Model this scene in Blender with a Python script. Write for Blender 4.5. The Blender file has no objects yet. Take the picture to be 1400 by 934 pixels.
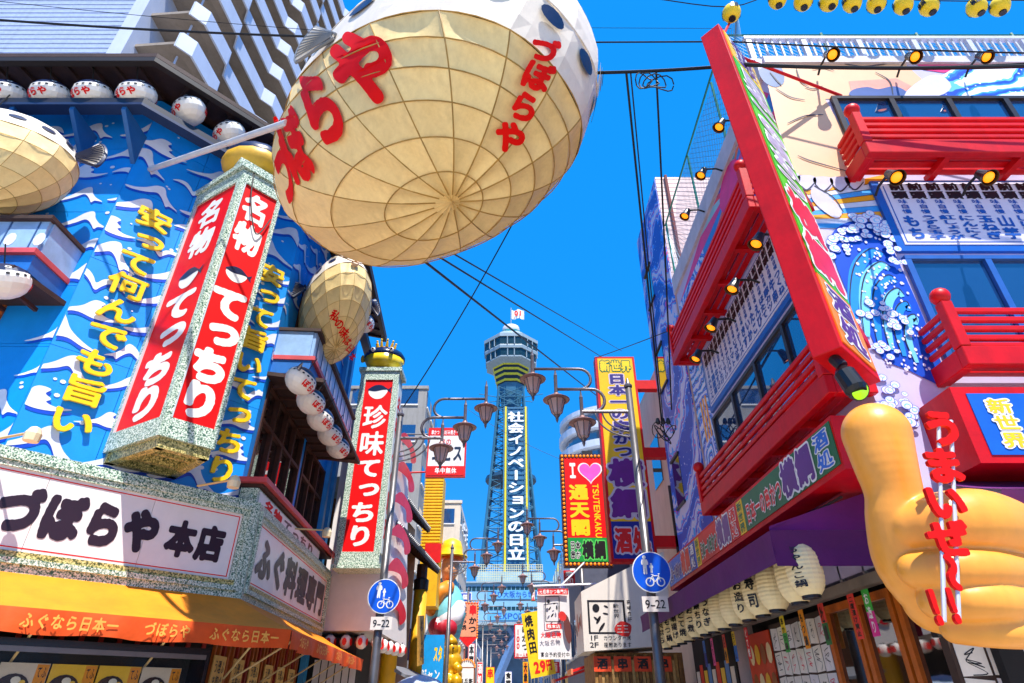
import bpy, math, random
import numpy as np
from mathutils import Vector as V, Matrix
rad = math.radians
random.seed(7)
SC = bpy.context.scene
COL = SC.collection

# ---------------------------------------------------------------- camera
FPX = 821.0                                   # focal length in photo pixels (1400 wide)
PITCH = math.atan(493 / FPX)
CAM = V((0, 0, 1.6))
cam = bpy.data.cameras.new('camera')
cam_o = bpy.data.objects.new('camera', cam)
COL.objects.link(cam_o)
cam.sensor_width = 36.0
cam.lens = 36.0 * FPX / 1400
cam.clip_start = 0.05
cam.clip_end = 3000
cam_o.location = CAM
cam_o.rotation_euler = (math.pi / 2 + PITCH, 0, 0)
SC.camera = cam_o

# ---------------------------------------------------------------- light
SUN_TO = V((0.33, -0.94, 0)).normalized() * math.cos(rad(62)) + V((0, 0, math.sin(rad(62))))
w = bpy.data.worlds.new('World'); SC.world = w; w.use_nodes = True
nt = w.node_tree
sky = nt.nodes.new('ShaderNodeTexSky'); sky.sky_type = 'NISHITA'; sky.sun_disc = False
sky.sun_elevation = rad(62)
sky.sun_rotation = math.atan2(SUN_TO.x, SUN_TO.y)
sky.air_density = 1.0; sky.dust_density = 0.25; sky.ozone_density = 3.0
hs = nt.nodes.new('ShaderNodeHueSaturation')
hs.inputs['Saturation'].default_value = 1.3
hs.inputs['Value'].default_value = 1.0
bg = nt.nodes['Background']; bg.inputs[1].default_value = 0.12
mixs = nt.nodes.new('ShaderNodeMixRGB'); mixs.inputs[0].default_value = 0.8
mixs.inputs[2].default_value = (0.0, 1.92, 6.1, 1)
nt.links.new(sky.outputs[0], hs.inputs['Color']); nt.links.new(hs.outputs[0], mixs.inputs[1]); nt.links.new(mixs.outputs[0], bg.inputs[0])
sl = bpy.data.lights.new('sun', 'SUN'); sl.energy = 5.0; sl.angle = rad(0.53); sl.color = (1, 0.955, 0.88)
so = bpy.data.objects.new('sun', sl); COL.objects.link(so)
so.rotation_euler = (-SUN_TO).to_track_quat('-Z', 'Y').to_euler()
so.location = (0, -20, 40)
SC.view_settings.view_transform = 'Standard'
SC.view_settings.look = 'None'
SC.view_settings.gamma = 1
SC.view_settings.exposure = 0.68
SC.cycles.max_bounces = 6

# ---------------------------------------------------------------- maths helpers
cP, sP = math.cos(PITCH), math.sin(PITCH)
def ray(u, v):
    x = (u - 700) / FPX; y = (467 - v) / FPX
    return V((x, cP - y * sP, sP + y * cP))
def hitY(u, v, Y):
    d = ray(u, v); return CAM + d * (Y / d.y)
class Fr:
    """A wall-like frame: a runs right as seen from in front, b up, c outwards."""
    def __init__(s, o, r, u=(0, 0, 1)):
        s.o = V(o); s.r = V(r).normalized(); s.u = V(u).normalized(); s.n = s.r.cross(s.u)
    def p(s, a, b, c=0): return s.o + s.r * a + s.u * b + s.n * c
    def px(s, u, v, c=0):
        d = ray(u, v); o = s.o + s.n * c
        t = (o - CAM).dot(s.n) / d.dot(s.n)
        q = CAM + d * t - o
        return q.dot(s.r), q.dot(s.u)
    def at(s, a, b, c=0): return Fr(s.p(a, b, c), s.r, s.u)
def ang(deg): return V((math.sin(rad(deg)), math.cos(rad(deg)), 0))

# ---------------------------------------------------------------- materials
def lin(c):
    def f(x):
        x /= 255.0
        return x / 12.92 if x <= 0.04045 else ((x + 0.055) / 1.055) ** 2.4
    return (f(c[0]), f(c[1]), f(c[2]), 1)
MATS = {}
def mat(name, rgb, rough=0.5, metal=0.0, var=0.12, vs=3.0, bump=0.0, bs=40.0, emit=0, spec=0.5, dirt=0.0, coat=0.0, streak=False, trans=0.0, orand=0.0):
    if name in MATS: return MATS[name]
    m = bpy.data.materials.new(name); m.use_nodes = True
    N = m.node_tree.nodes; L = m.node_tree.links; p = N['Principled BSDF']
    c = lin(rgb)
    p.inputs['Roughness'].default_value = rough
    p.inputs['Metallic'].default_value = metal
    p.inputs['Specular IOR Level'].default_value = spec
    p.inputs['Coat Weight'].default_value = coat
    p.inputs['Transmission Weight'].default_value = trans
    tc = N.new('ShaderNodeTexCoord')
    mp = N.new('ShaderNodeMapping'); L.new(tc.outputs['Object'], mp.inputs[0])
    if streak: mp.inputs['Scale'].default_value = (1, 1, 0.18)
    ns = N.new('ShaderNodeTexNoise'); ns.inputs['Scale'].default_value = vs; ns.inputs['Detail'].default_value = 5
    ns.inputs['Roughness'].default_value = 0.65
    L.new(mp.outputs[0], ns.inputs['Vector'])
    rp = N.new('ShaderNodeValToRGB')
    k = 1 - var * 1.6
    rp.color_ramp.elements[0].position = 0.3; rp.color_ramp.elements[1].position = 0.68
    rp.color_ramp.elements[0].color = (c[0] * k, c[1] * k, c[2] * k, 1)
    rp.color_ramp.elements[1].color = tuple(min(1, x * (1 + var * .5)) for x in c[:3]) + (1,)
    L.new(ns.outputs[0], rp.inputs[0])
    out = rp.outputs[0]
    if dirt > 0:
        n2 = N.new('ShaderNodeTexNoise'); n2.inputs['Scale'].default_value = 1.3; n2.inputs['Detail'].default_value = 8; n2.inputs['Roughness'].default_value = 0.75
        m2 = N.new('ShaderNodeMapping'); m2.inputs['Scale'].default_value = (2.2, 2.2, 0.35); L.new(tc.outputs['Object'], m2.inputs[0]); L.new(m2.outputs[0], n2.inputs['Vector'])
        r2 = N.new('ShaderNodeValToRGB'); r2.color_ramp.elements[0].position = 0.46; r2.color_ramp.elements[1].position = 0.72
        mx = N.new('ShaderNodeMixRGB'); mx.blend_type = 'MULTIPLY'; mx.inputs[2].default_value = (0.42, 0.37, 0.30, 1)
        mm = N.new('ShaderNodeMath'); mm.operation = 'MULTIPLY'; mm.inputs[1].default_value = dirt
        L.new(n2.outputs[0], r2.inputs[0]); L.new(r2.outputs[0], mm.inputs[0]); L.new(mm.outputs[0], mx.inputs[0]); L.new(out, mx.inputs[1])
        out = mx.outputs[0]
    if orand:
        oi = N.new('ShaderNodeObjectInfo'); mr = N.new('ShaderNodeMapRange'); mr.inputs['To Min'].default_value = 1 - orand; mr.inputs['To Max'].default_value = 1 + orand * .4
        vm = N.new('ShaderNodeVectorMath'); vm.operation = 'SCALE'
        L.new(oi.outputs['Random'], mr.inputs['Value']); L.new(out, vm.inputs[0]); L.new(mr.outputs[0], vm.inputs['Scale']); out = vm.outputs[0]
    L.new(out, p.inputs['Base Color'])
    if emit:
        p.inputs['Emission Color'].default_value = c; p.inputs['Emission Strength'].default_value = emit
    if bump:
        nb = N.new('ShaderNodeTexNoise'); nb.inputs['Scale'].default_value = bs; nb.inputs['Detail'].default_value = 4
        L.new(tc.outputs['Object'], nb.inputs['Vector'])
        b = N.new('ShaderNodeBump'); b.inputs['Strength'].default_value = bump; b.inputs['Distance'].default_value = 0.02
        L.new(nb.outputs[0], b.inputs['Height']); L.new(b.outputs[0], p.inputs['Normal'])
    MATS[name] = m
    return m

def mat_speckle(name, c1, c2, c3, scale=28.0, bump=0.5, stretch=(1, 1, 1)):
    """green-and-white glazed frames: speckled, knobbly"""
    if name in MATS: return MATS[name]
    m = mat(name, c1, rough=0.45, bump=0)
    N = m.node_tree.nodes; L = m.node_tree.links; p = N['Principled BSDF']
    tc = N.new('ShaderNodeTexCoord'); mp = N.new('ShaderNodeMapping'); mp.inputs['Scale'].default_value = stretch
    L.new(tc.outputs['Object'], mp.inputs[0])
    n = N.new('ShaderNodeTexNoise'); n.inputs['Scale'].default_value = scale; n.inputs['Detail'].default_value = 3; n.inputs['Distortion'].default_value = 0.6
    L.new(mp.outputs[0], n.inputs['Vector'])
    r = N.new('ShaderNodeValToRGB'); e = r.color_ramp.elements
    e[0].position = 0.40; e[0].color = lin(c2); e[1].position = 0.52; e[1].color = lin(c1)
    x = e.new(0.62); x.color = lin(c3)
    L.new(n.outputs[0], r.inputs[0]); L.new(r.outputs[0], p.inputs['Base Color'])
    b = N.new('ShaderNodeBump'); b.inputs['Strength'].default_value = bump; b.inputs['Distance'].default_value = 0.01
    L.new(n.outputs[0], b.inputs['Height']); L.new(b.outputs[0], p.inputs['Normal'])
    return m

def mat_glass(name, rgb=(40, 70, 110), rough=0.03):
    """dark reflective window pane"""
    if name in MATS: return MATS[name]
    m = mat(name, rgb, rough=rough, var=0.05, spec=1.0, coat=1.0)
    p = m.node_tree.nodes['Principled BSDF']
    p.inputs['Coat Roughness'].default_value = 0.02; p.inputs['Coat IOR'].default_value = 1.9
    N = m.node_tree.nodes; L = m.node_tree.links
    n = N.new('ShaderNodeTexNoise'); n.inputs['Scale'].default_value = 0.9
    b = N.new('ShaderNodeBump'); b.inputs['Strength'].default_value = 0.05; b.inputs['Distance'].default_value = 0.05
    L.new(n.outputs[0], b.inputs['Height']); L.new(b.outputs[0], p.inputs['Coat Normal'])
    return m

def mat_clear(name, rgb=(235, 240, 245), alpha=0.22):
    if name in MATS: return MATS[name]
    m = mat(name, rgb, rough=0.05, var=0.02); m.node_tree.nodes['Principled BSDF'].inputs['Alpha'].default_value = alpha
    return m

def mat_waves(name, stops, scale=0.55, distort=9.0, dots=0.0, dotc=(235, 240, 250), rot=0.5, detail=4.0):
    """printed mural: generic swirling bands of colour with optional spray dots"""
    if name in MATS: return MATS[name]
    m = mat(name, stops[0][1], rough=0.42)
    N = m.node_tree.nodes; L = m.node_tree.links; p = N['Principled BSDF']
    tc = N.new('ShaderNodeTexCoord'); mp = N.new('ShaderNodeMapping'); mp.inputs['Rotation'].default_value = (rot, rot * .7, rot)
    L.new(tc.outputs['Object'], mp.inputs[0])
    wv = N.new('ShaderNodeTexWave'); wv.wave_type = 'RINGS'; wv.inputs['Scale'].default_value = scale
    wv.inputs['Distortion'].default_value = distort; wv.inputs['Detail'].default_value = detail; wv.inputs['Detail Scale'].default_value = 1.6
    L.new(mp.outputs[0], wv.inputs['Vector'])
    r = N.new('ShaderNodeValToRGB'); r.color_ramp.interpolation = 'CONSTANT'
    e = r.color_ramp.elements
    e[0].position = stops[0][0]; e[0].color = lin(stops[0][1]); e[1].position = stops[1][0]; e[1].color = lin(stops[1][1])
    for pos, c in stops[2:]:
        x = e.new(pos); x.color = lin(c)
    L.new(wv.outputs['Fac'], r.inputs[0]); out = r.outputs[0]
    if dots:
        vo = N.new('ShaderNodeTexVoronoi'); vo.inputs['Scale'].default_value = 9.0
        L.new(tc.outputs['Object'], vo.inputs['Vector'])
        n2 = N.new('ShaderNodeTexNoise'); n2.inputs['Scale'].default_value = 1.6; L.new(tc.outputs['Object'], n2.inputs['Vector'])
        c1 = N.new('ShaderNodeMath'); c1.operation = 'MULTIPLY'; L.new(n2.outputs[0], c1.inputs[0]); c1.inputs[1].default_value = dots
        lt = N.new('ShaderNodeMath'); lt.operation = 'LESS_THAN'; L.new(vo.outputs['Distance'], lt.inputs[0]); L.new(c1.outputs[0], lt.inputs[1])
        mx = N.new('ShaderNodeMixRGB'); L.new(lt.outputs[0], mx.inputs[0]); L.new(out, mx.inputs[1]); mx.inputs[2].default_value = lin(dotc)
        out = mx.outputs[0]
    L.new(out, p.inputs['Base Color'])
    return m

# ---------------------------------------------------------------- objects
def tag(o, label=None, cat=None, group=None, kind=None):
    if label: o['label'] = label
    if cat: o['category'] = cat
    if group: o['group'] = group
    if kind: o['kind'] = kind
    return o
def thing(name, label, cat, loc=(0, 0, 0), group=None):
    o = bpy.data.objects.new(name, None); o.empty_display_size = 0.2
    COL.objects.link(o); o.location = V(loc)
    return tag(o, label, cat, group)
def wloc(o):
    l = V((0, 0, 0))
    while o is not None:
        l = l + o.location; o = o.parent
    return l
def copy_tree(o, parent=None):
    c = o.copy(); COL.objects.link(c)
    if parent is not None: c.parent = parent
    for ch in list(o.children): copy_tree(ch, c)
    return c

class M:
    """collects world-space faces; obj() links them as ONE mesh object"""
    def __init__(s): s.v = []; s.f = []
    def add(s, vs, fs):
        k = len(s.v); s.v.extend(tuple(x) for x in vs); s.f.extend(tuple(i + k for i in f) for f in fs); return s
    def quad(s, a, b, c, d): return s.add([a, b, c, d], [(0, 1, 2, 3)])
    def hexa(s, p):      # 8 points: 0-3 back ring, 4-7 front ring
        return s.add(p, [(3, 2, 1, 0), (4, 5, 6, 7), (0, 1, 5, 4), (1, 2, 6, 5), (2, 3, 7, 6), (3, 0, 4, 7)])
    def box(s, fr, a0, a1, b0, b1, c0, c1):
        P = fr.p
        return s.hexa([P(a0, b0, c0), P(a1, b0, c0), P(a1, b1, c0), P(a0, b1, c0), P(a0, b0, c1), P(a1, b0, c1), P(a1, b1, c1), P(a0, b1, c1)])
    def wbox(s, x0, x1, y0, y1, z0, z1):
        return s.box(WF, x0, x1, z0, z1, -y1, -y0)
    def prism(s, fr, pts, c0, c1):
        n = len(pts)
        vs = [fr.p(a, b, c1) for a, b in pts] + [fr.p(a, b, c0) for a, b in pts]
        fs = [tuple(range(n)), tuple(range(2 * n - 1, n - 1, -1))] + [(i, i + n, (i + 1) % n + n, (i + 1) % n) for i in range(n)]
        return s.add(vs, fs)
    def flat(s, fr, pts, c):
        return s.add([fr.p(a, b, c) for a, b in pts], [tuple(range(len(pts)))])
    def tube(s, pts, r, n=8, caps=True):
        pts = [V(p) for p in pts]; rs = r if isinstance(r, (list, tuple)) else [r] * len(pts)
        k = len(s.v); up = V((0, 0, 1)); ring = []
        for i, p in enumerate(pts):
            d = (pts[min(i + 1, len(pts) - 1)] - pts[max(i - 1, 0)]).normalized()
            if i == 0:
                a = up if abs(d.z) < .9 else V((1, 0, 0))
                x = d.cross(a).normalized()
            else:
                x = (x - d * x.dot(d)).normalized()
            y = d.cross(x)
            for j in range(n):
                t = 2 * math.pi * j / n
                s.v.append(tuple(p + (x * math.cos(t) + y * math.sin(t)) * rs[i]))
        for i in range(len(pts) - 1):
            for j in range(n):
                a = k + i * n + j; b = k + i * n + (j + 1) % n
                s.f.append((a, b, b + n, a + n))
        if caps:
            s.f.append(tuple(k + j for j in range(n - 1, -1, -1)))
            e = k + (len(pts) - 1) * n; s.f.append(tuple(e + j for j in range(n)))
        return s
    def lathe(s, o, prof, n=16, axis=(0, 0, 1), sx=1, sy=1):
        """prof: (radius, height) pairs from bottom to top"""
        o = V(o); z = V(axis).normalized(); x = V((1, 0, 0)) if abs(z.x) < .9 else V((0, 1, 0))
        x = (x - z * x.dot(z)).normalized(); y = z.cross(x); k = len(s.v)
        for r, h in prof:
            for j in range(n):
                t = 2 * math.pi * j / n
                s.v.append(tuple(o + x * (r * sx * math.cos(t)) + y * (r * sy * math.sin(t)) + z * h))
        for i in range(len(prof) - 1):
            for j in range(n):
                a = k + i * n + j; b = k + i * n + (j + 1) % n
                s.f.append((a, b, b + n, a + n))
        if prof[0][0] > 1e-4: s.f.append(tuple(k + j for j in range(n - 1, -1, -1)))
        if prof[-1][0] > 1e-4:
            e = k + (len(prof) - 1) * n; s.f.append(tuple(e + j for j in range(n)))
        return s
    def ball(s, o, rx, ry=None, rz=None, n=12, m=8):
        ry = ry or rx; rz = rz or rx
        pr = [(math.sin(math.pi * i / m), -math.cos(math.pi * i / m)) for i in range(m + 1)]
        k = len(s.v); s.lathe((0, 0, 0), [(max(r, 1e-5), h) for r, h in pr], n)
        for i in range(k, len(s.v)):
            x, y, z = s.v[i]; s.v[i] = (o[0] + x * rx, o[1] + y * ry, o[2] + z * rz)
        return s
    def obj(s, name, m, parent=None, label=None, cat=None, group=None, kind=None, smooth=False):
        me = bpy.data.meshes.new(name)
        if s.v:
            a = np.array(s.v, dtype=float); lo = a.min(0); hi = a.max(0)
            cen = V(((lo[0] + hi[0]) / 2, (lo[1] + hi[1]) / 2, lo[2] if parent is None else (lo[2] + hi[2]) / 2))
            a -= np.array(cen)
        else: a = np.zeros((0, 3)); cen = V((0, 0, 0))
        me.from_pydata(a.tolist(), [], s.f)
        me.materials.append(m)
        if smooth:
            me.polygons.foreach_set('use_smooth', [True] * len(me.polygons))
        o = bpy.data.objects.new(name, me); COL.objects.link(o)
        if parent is not None:
            o.parent = parent; o.location = cen - wloc(parent)
        else: o.location = cen
        return tag(o, label, cat, group, kind)
WF = Fr((0, 0, 0), (1, 0, 0))
def box(name, m, fr, a0, a1, b0, b1, c0, c1, parent=None, **k): return M().box(fr, a0, a1, b0, b1, c0, c1).obj(name, m, parent, **k)
def bevel(o, w=0.01, seg=2):
    b = o.modifiers.new('bevel', 'BEVEL'); b.width = w; b.segments = seg; b.limit_method = 'ANGLE'; b.angle_limit = rad(40); return o

def smooth_loop(pts, k=6):
    """closed Catmull-Rom through 2-D points"""
    out = []; n = len(pts)
    for i in range(n):
        p0, p1, p2, p3 = (pts[(i + j - 1) % n] for j in range(4))
        for q in range(k):
            t = q / k
            out.append(tuple(0.5 * (2 * p1[d] + (p2[d] - p0[d]) * t + (2 * p0[d] - 5 * p1[d] + 4 * p2[d] - p3[d]) * t * t + (3 * p1[d] - p0[d] - 3 * p2[d] + p3[d]) * t ** 3) for d in (0, 1)))
    return out
def smooth_path(pts, k=6):
    pts = [V(p) for p in pts]; out = []
    for i in range(len(pts) - 1):
        p0 = pts[max(i - 1, 0)]; p1 = pts[i]; p2 = pts[i + 1]; p3 = pts[min(i + 2, len(pts) - 1)]
        for q in range(k):
            t = q / k
            out.append(0.5 * (2 * p1 + (p2 - p0) * t + (2 * p0 - 5 * p1 + 4 * p2 - p3) * t * t + (3 * p1 - p0 - 3 * p2 + p3) * t ** 3))
    out.append(pts[-1]); return out

# ---------------------------------------------------------------- lettering (Blender's built-in font -> rounded bold glyph shapes)
_tri = {}; _sd = {}; _gl = {}
TMP = bpy.data.scenes.new('glyphs')
def glyph_tris(ch):
    if ch in _tri: return _tri[ch]
    c = bpy.data.curves.new('f', 'FONT'); c.body = ch; c.size = 1; c.resolution_u = 4; c.fill_mode = 'FRONT'
    o = bpy.data.objects.new('f', c); TMP.collection.objects.link(o)
    TMP.view_layers[0].update()
    me = bpy.data.meshes.new_from_object(o.evaluated_get(TMP.view_layers[0].depsgraph))
    bpy.data.objects.remove(o); bpy.data.curves.remove(c)
    me.calc_loop_triangles()
    co = np.array([v.co[:2] for v in me.vertices]) if len(me.vertices) else np.zeros((0, 2))
    t = np.array([list(x.vertices) for x in me.loop_triangles], dtype=int) if len(me.vertices) else np.zeros((0, 3), int)
    bpy.data.meshes.remove(me)
    _tri[ch] = (co, t); return _tri[ch]
def glyph_sd(ch, res):
    """signed distance (in em) on a grid covering -0.2..1.2"""
    k = (ch, res)
    if k in _sd: return _sd[k]
    co, t = glyph_tris(ch)
    latin = ord(ch) < 0x2000
    n = int(res * 1.4) + 1
    im = np.zeros((n, n), bool)
    if len(co):
        if latin:
            x0 = (co[:, 0].min() + co[:, 0].max()) / 2; co = co - np.array([x0 - .5, 0]); co = (co - np.array([.5, .36])) * 1.18 + .5
        else:
            x0 = (co[:, 0].min() + co[:, 0].max()) / 2; y0 = 0.375
            cx = 0.5 if 0.25 < x0 < 0.75 else x0
            co = co + np.array([0.5 - cx if cx != 0.5 else 0, .5 - y0])
            co = (co - .5) * 0.98 + .5
        g = (co + 0.2) * res
        for a, b, c in g[t]:
            lx = max(0, int(math.floor(min(a[0], b[0], c[0])))); hx = min(n, int(math.ceil(max(a[0], b[0], c[0]))) + 1)
            ly = max(0, int(math.floor(min(a[1], b[1], c[1])))); hy = min(n, int(math.ceil(max(a[1], b[1], c[1]))) + 1)
            if hx <= lx or hy <= ly: continue
            X, Y = np.meshgrid(np.arange(lx, hx), np.arange(ly, hy))
            d1 = (X - b[0]) * (a[1] - b[1]) - (a[0] - b[0]) * (Y - b[1])
            d2 = (X - c[0]) * (b[1] - c[1]) - (b[0] - c[0]) * (Y - c[1])
            d3 = (X - a[0]) * (c[1] - a[1]) - (c[0] - a[0]) * (Y - a[1])
            e = 0.02
            ins = ((d1 >= -e) & (d2 >= -e) & (d3 >= -e)) | ((d1 <= e) & (d2 <= e) & (d3 <= e))
            im[ly:hy, lx:hx] |= ins
    R = max(3, int(res * 0.17))
    def edt(mask):
        d = np.where(mask, 0.0, 1e4)
        for axis in (0, 1):
            p = np.pad(d, R, constant_values=1e4); best = d.copy()
            for s in range(-R, R + 1):
                if axis == 0: q = p[R + s:R + s + n, R:R + n]
                else: q = p[R:R + n, R + s:R + s + n]
                best = np.minimum(best, q + s * s)
            d = best
        return np.sqrt(np.minimum(d, (R * 1.5) ** 2))
    sd = (edt(im) - edt(~im))
    for _ in range(2):
        p = np.pad(sd, 1, mode='edge'); sd = (p[:-2, 1:-1] + p[2:, 1:-1] + p[1:-1, :-2] + p[1:-1, 2:] + 2 * sd) / 6
    _sd[k] = sd / res; return _sd[k]
def glyph(ch, bold, res):
    """flat polygons (2-D verts in a unit cell, faces) of a glyph thickened by bold"""
    key = (ch, round(bold, 4), res)
    if key in _gl: return _gl[key]
    f = glyph_sd(ch, res) - bold
    n = f.shape[0]; vs = []; fs = []; idx = {}
    def vert(k, x, y):
        if k not in idx:
            idx[k] = len(vs); vs.append((x / res - 0.2, y / res - 0.2))
        return idx[k]
    I = f < 0
    full = I[:-1, :-1] & I[:-1, 1:] & I[1:, :-1] & I[1:, 1:]
    part = (I[:-1, :-1] | I[:-1, 1:] | I[1:, :-1] | I[1:, 1:]) & ~full
    for y in np.nonzero(full.any(1))[0]:
        row = np.concatenate(([0], full[y].astype(np.int8), [0])); d = np.diff(row)
        for x0, x1 in zip(np.nonzero(d == 1)[0], np.nonzero(d == -1)[0]):
            fs.append((vert((x0, y), x0, y), vert((x1, y), x1, y), vert((x1, y + 1), x1, y + 1), vert((x0, y + 1), x0, y + 1)))
    for y, x in zip(*np.nonzero(part)):
        cs = [(x, y), (x + 1, y), (x + 1, y + 1), (x, y + 1)]; poly = []
        for i in range(4):
            p = cs[i]; q = cs[(i + 1) % 4]; a = f[p[1], p[0]]; b = f[q[1], q[0]]
            if a < 0: poly.append(vert(p, p[0], p[1]))
            if (a < 0) != (b < 0):
                t = a / (a - b); kk = ('e',) + (min(p, q) + max(p, q))
                poly.append(vert(kk, p[0] + (q[0] - p[0]) * t, p[1] + (q[1] - p[1]) * t))
        if len(poly) > 2: fs.append(tuple(poly))
    _gl[key] = (np.array(vs).reshape(-1, 2), fs); return _gl[key]
ROT = set('ー〜～-―')
def txt(P, rect, s, mode='h', c=0.004, bold=0.025, res=44, fill=0.96, m=None, shear=0.0, jit=0.0):
    """lettering into rect (a0,b0,a1,b1) of mapping P(a,b,c); vertical columns run right to left"""
    FRM = P if isinstance(P, Fr) else None
    if FRM is not None: OO, RR, UU, NN = (np.array(x) for x in (P.o, P.r, P.u, P.n))
    P = P.p if isinstance(P, Fr) else P
    m = m or M(); a0, b0, a1, b1 = rect
    lines = s.split('|'); nl = len(lines); nc = max(len(l) for l in lines)
    for li, l in enumerate(lines):
        for ci, ch in enumerate(l):
            if ch in ' 　': continue
            if mode == 'v':
                nn = len(l) if len(l) < nc and nl > 1 else nc
                cw = (a1 - a0) / nl; chh = (b1 - b0) / nn
                x = a1 - (li + .5) * cw; y = b1 - (ci + .5) * chh
            else:
                cw = (a1 - a0) / nc; chh = (b1 - b0) / nl
                x = a0 + (ci + .5) * cw; y = b1 - (li + .5) * chh
            g, fs = glyph(ch, bold, res)
            if not len(g): continue
            q = g - .5
            if mode == 'v' and ch in ROT: q = np.stack([q[:, 1], -q[:, 0]], 1)
            if mode == 'v' and ch in 'っょゃゅッャュョ': q = q + np.array([.1, .12])
            if mode == 'h' and ord(ch) < 0x2000:
                lo = q[:, 0].min(); hi = q[:, 0].max()
                if hi - lo > .3: q = q * np.array([.92 / (hi - lo), 1.1]); q[:, 0] -= (q[:, 0].min() + q[:, 0].max()) / 2
                else: q = q * np.array([1.5, 1.1])
            if jit:
                r = random.uniform(-jit, jit); q = np.stack([q[:, 0] * math.cos(r) - q[:, 1] * math.sin(r), q[:, 0] * math.sin(r) + q[:, 1] * math.cos(r)], 1)
            A = x + q[:, 0] * cw * fill + shear * q[:, 1] * chh; B = y + q[:, 1] * chh * fill
            cc = c + (ci % 2) * 0.0007 + (li % 2) * 0.0014
            if FRM is not None:
                co = np.outer(A, RR) + np.outer(B, UU) + (OO + NN * cc)
                k = len(m.v); m.v.extend(map(tuple, co.tolist())); m.f.extend(tuple(i + k for i in f) for f in fs)
            else: m.add([P(float(a), float(b), cc) for a, b in zip(A, B)], fs)
    return m
def lettering(P, rect, s, material, parent, mode='h', c=0.006, bold=0.025, res=44, name='lettering', outline=None, ob=0.05, **k):
    """fill plus optional outline(s): list of (material, extra bold), farthest first"""
    n = len(outline) if outline else 0
    st = random.getstate()
    for i, (om, e) in enumerate(outline or []):
        random.setstate(st)
        txt(P, rect, s, mode, c + 0.003 * i, bold + e, res, **k).obj('letter_outline', om, parent)
    random.setstate(st)
    return txt(P, rect, s, mode, c + 0.003 * n, bold, res, **k).obj(name, material, parent)

# ================================================================ shared materials
RED = mat('red_paint', (216, 0, 12), 0.45, var=0.14, dirt=0.35, spec=.35, bump=.06, bs=20, orand=.12)
REDS = mat('red_sign_sheet', (230, 0, 6), 0.5, var=0.05, spec=.25)
WHITE = mat('white_paint', (232, 230, 226), 0.45, var=0.06, dirt=0.12)
WHT = mat('white_letter', (240, 238, 232), 0.4, var=0.05, dirt=.15)
BLK = mat('black_letter', (22, 18, 20), 0.4, var=0.1)
YEL = mat('yellow_letter', (250, 205, 0), 0.4, var=0.06)
NAVY = mat('navy_paint', (16, 34, 74), 0.35, var=0.15)
BLUE = mat('mural_blue', (0, 146, 240), 0.45, var=0.10, vs=1.2, dirt=0.10, bump=0.05, bs=30, orand=.06)
DBLUE = mat('mural_deep_blue', (0, 70, 200), 0.42, var=0.2, vs=2)
WAVEW = mat('mural_wave_white', (226, 230, 244), 0.45, var=0.10, vs=2.5, orand=.08)
FRAMEG = mat_speckle('speckled_green_glaze', (190, 208, 186), (40, 92, 70), (236, 240, 226), 46, 0.7)
FRAMEY = mat_speckle('speckled_ochre_glaze', (186, 170, 96), (70, 76, 34), (228, 210, 140), 40, 0.7)
CREAM = mat('lantern_skin_cream', (252, 220, 150), 0.55, var=0.10, vs=4, dirt=0.3, bump=0.2, bs=14, orand=.10)
CREAMW = mat('lantern_skin_white', (240, 228, 210), 0.5, var=0.07, dirt=0.12, bump=0.05)
SMALLW = mat('small_lantern_white', (240, 234, 224), 0.35, var=0.05)
RIB = mat('rib_stain', (178, 136, 56), 0.6, var=0.25)
REDT = mat('lantern_red_letter', (232, 8, 0), 0.6, var=0.08, spec=.15)
WOOD = mat('dark_timber', (70, 34, 18), 0.6, var=0.3, vs=8, bump=0.2)
WOODO = mat('orange_timber', (176, 88, 24), 0.5, var=0.25, vs=8, bump=0.2)
BROWN = mat('brown_eave', (62, 40, 34), 0.7, var=0.3, bump=0.2)
PINK = mat('weathered_red_trim', (206, 78, 84), 0.5, var=0.15)
STEEL = mat('steel_pole', (122, 118, 118), 0.38, 0.65, var=0.15, dirt=0.25)
DSTEEL = mat('dark_steel', (44, 44, 48), 0.45, 0.3, var=0.2)
PIPE = mat('white_pipe', (206, 208, 210), 0.4, var=0.08, dirt=0.2)
GLASS = mat_glass('window_glass', (26, 62, 110))
DGLASS = mat_glass('dark_window_glass', (20, 16, 14))
CABLE = mat('black_cable', (14, 15, 16), 0.55, var=0.1)
BULB = mat('warm_bulb', (255, 140, 20), 0.3, emit=1.1)
ORANGEC = mat('orange_awning_cloth', (246, 140, 0), 0.7, var=0.14, vs=2, bump=0.2, bs=12)
ORANGED = mat('orange_valance_cloth', (232, 82, 4), 0.7, var=0.14, vs=2, bump=0.2, bs=12)
SIGNW = mat('white_sign_sheet', (236, 228, 224), 0.3, var=0.04)
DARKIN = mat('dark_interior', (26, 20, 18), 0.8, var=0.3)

# ================================================================ ground
asph = mat('street_paving', (176, 170, 160), 0.9, var=0.25, vs=6, bump=0.4, bs=60)
pave = mat('paving', (190, 180, 164), 0.85, var=0.2, vs=5, bump=0.2)
M().wbox(-900, 900, -300, 1500, -0.4, -0.16).obj('ground', mat('ground_grey', (120, 116, 110), 0.9), kind='structure')
M().wbox(-2.75, 2.75, -30, 150, -0.15, 0.0).obj('street', asph, kind='structure')
M().wbox(-40, -2.75, -30, 150, -0.15, 0.12).obj('pavement', pave, kind='structure')
M().wbox(2.75, 40, -30, 150, -0.15, 0.12).obj('pavement', pave, kind='structure')

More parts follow.
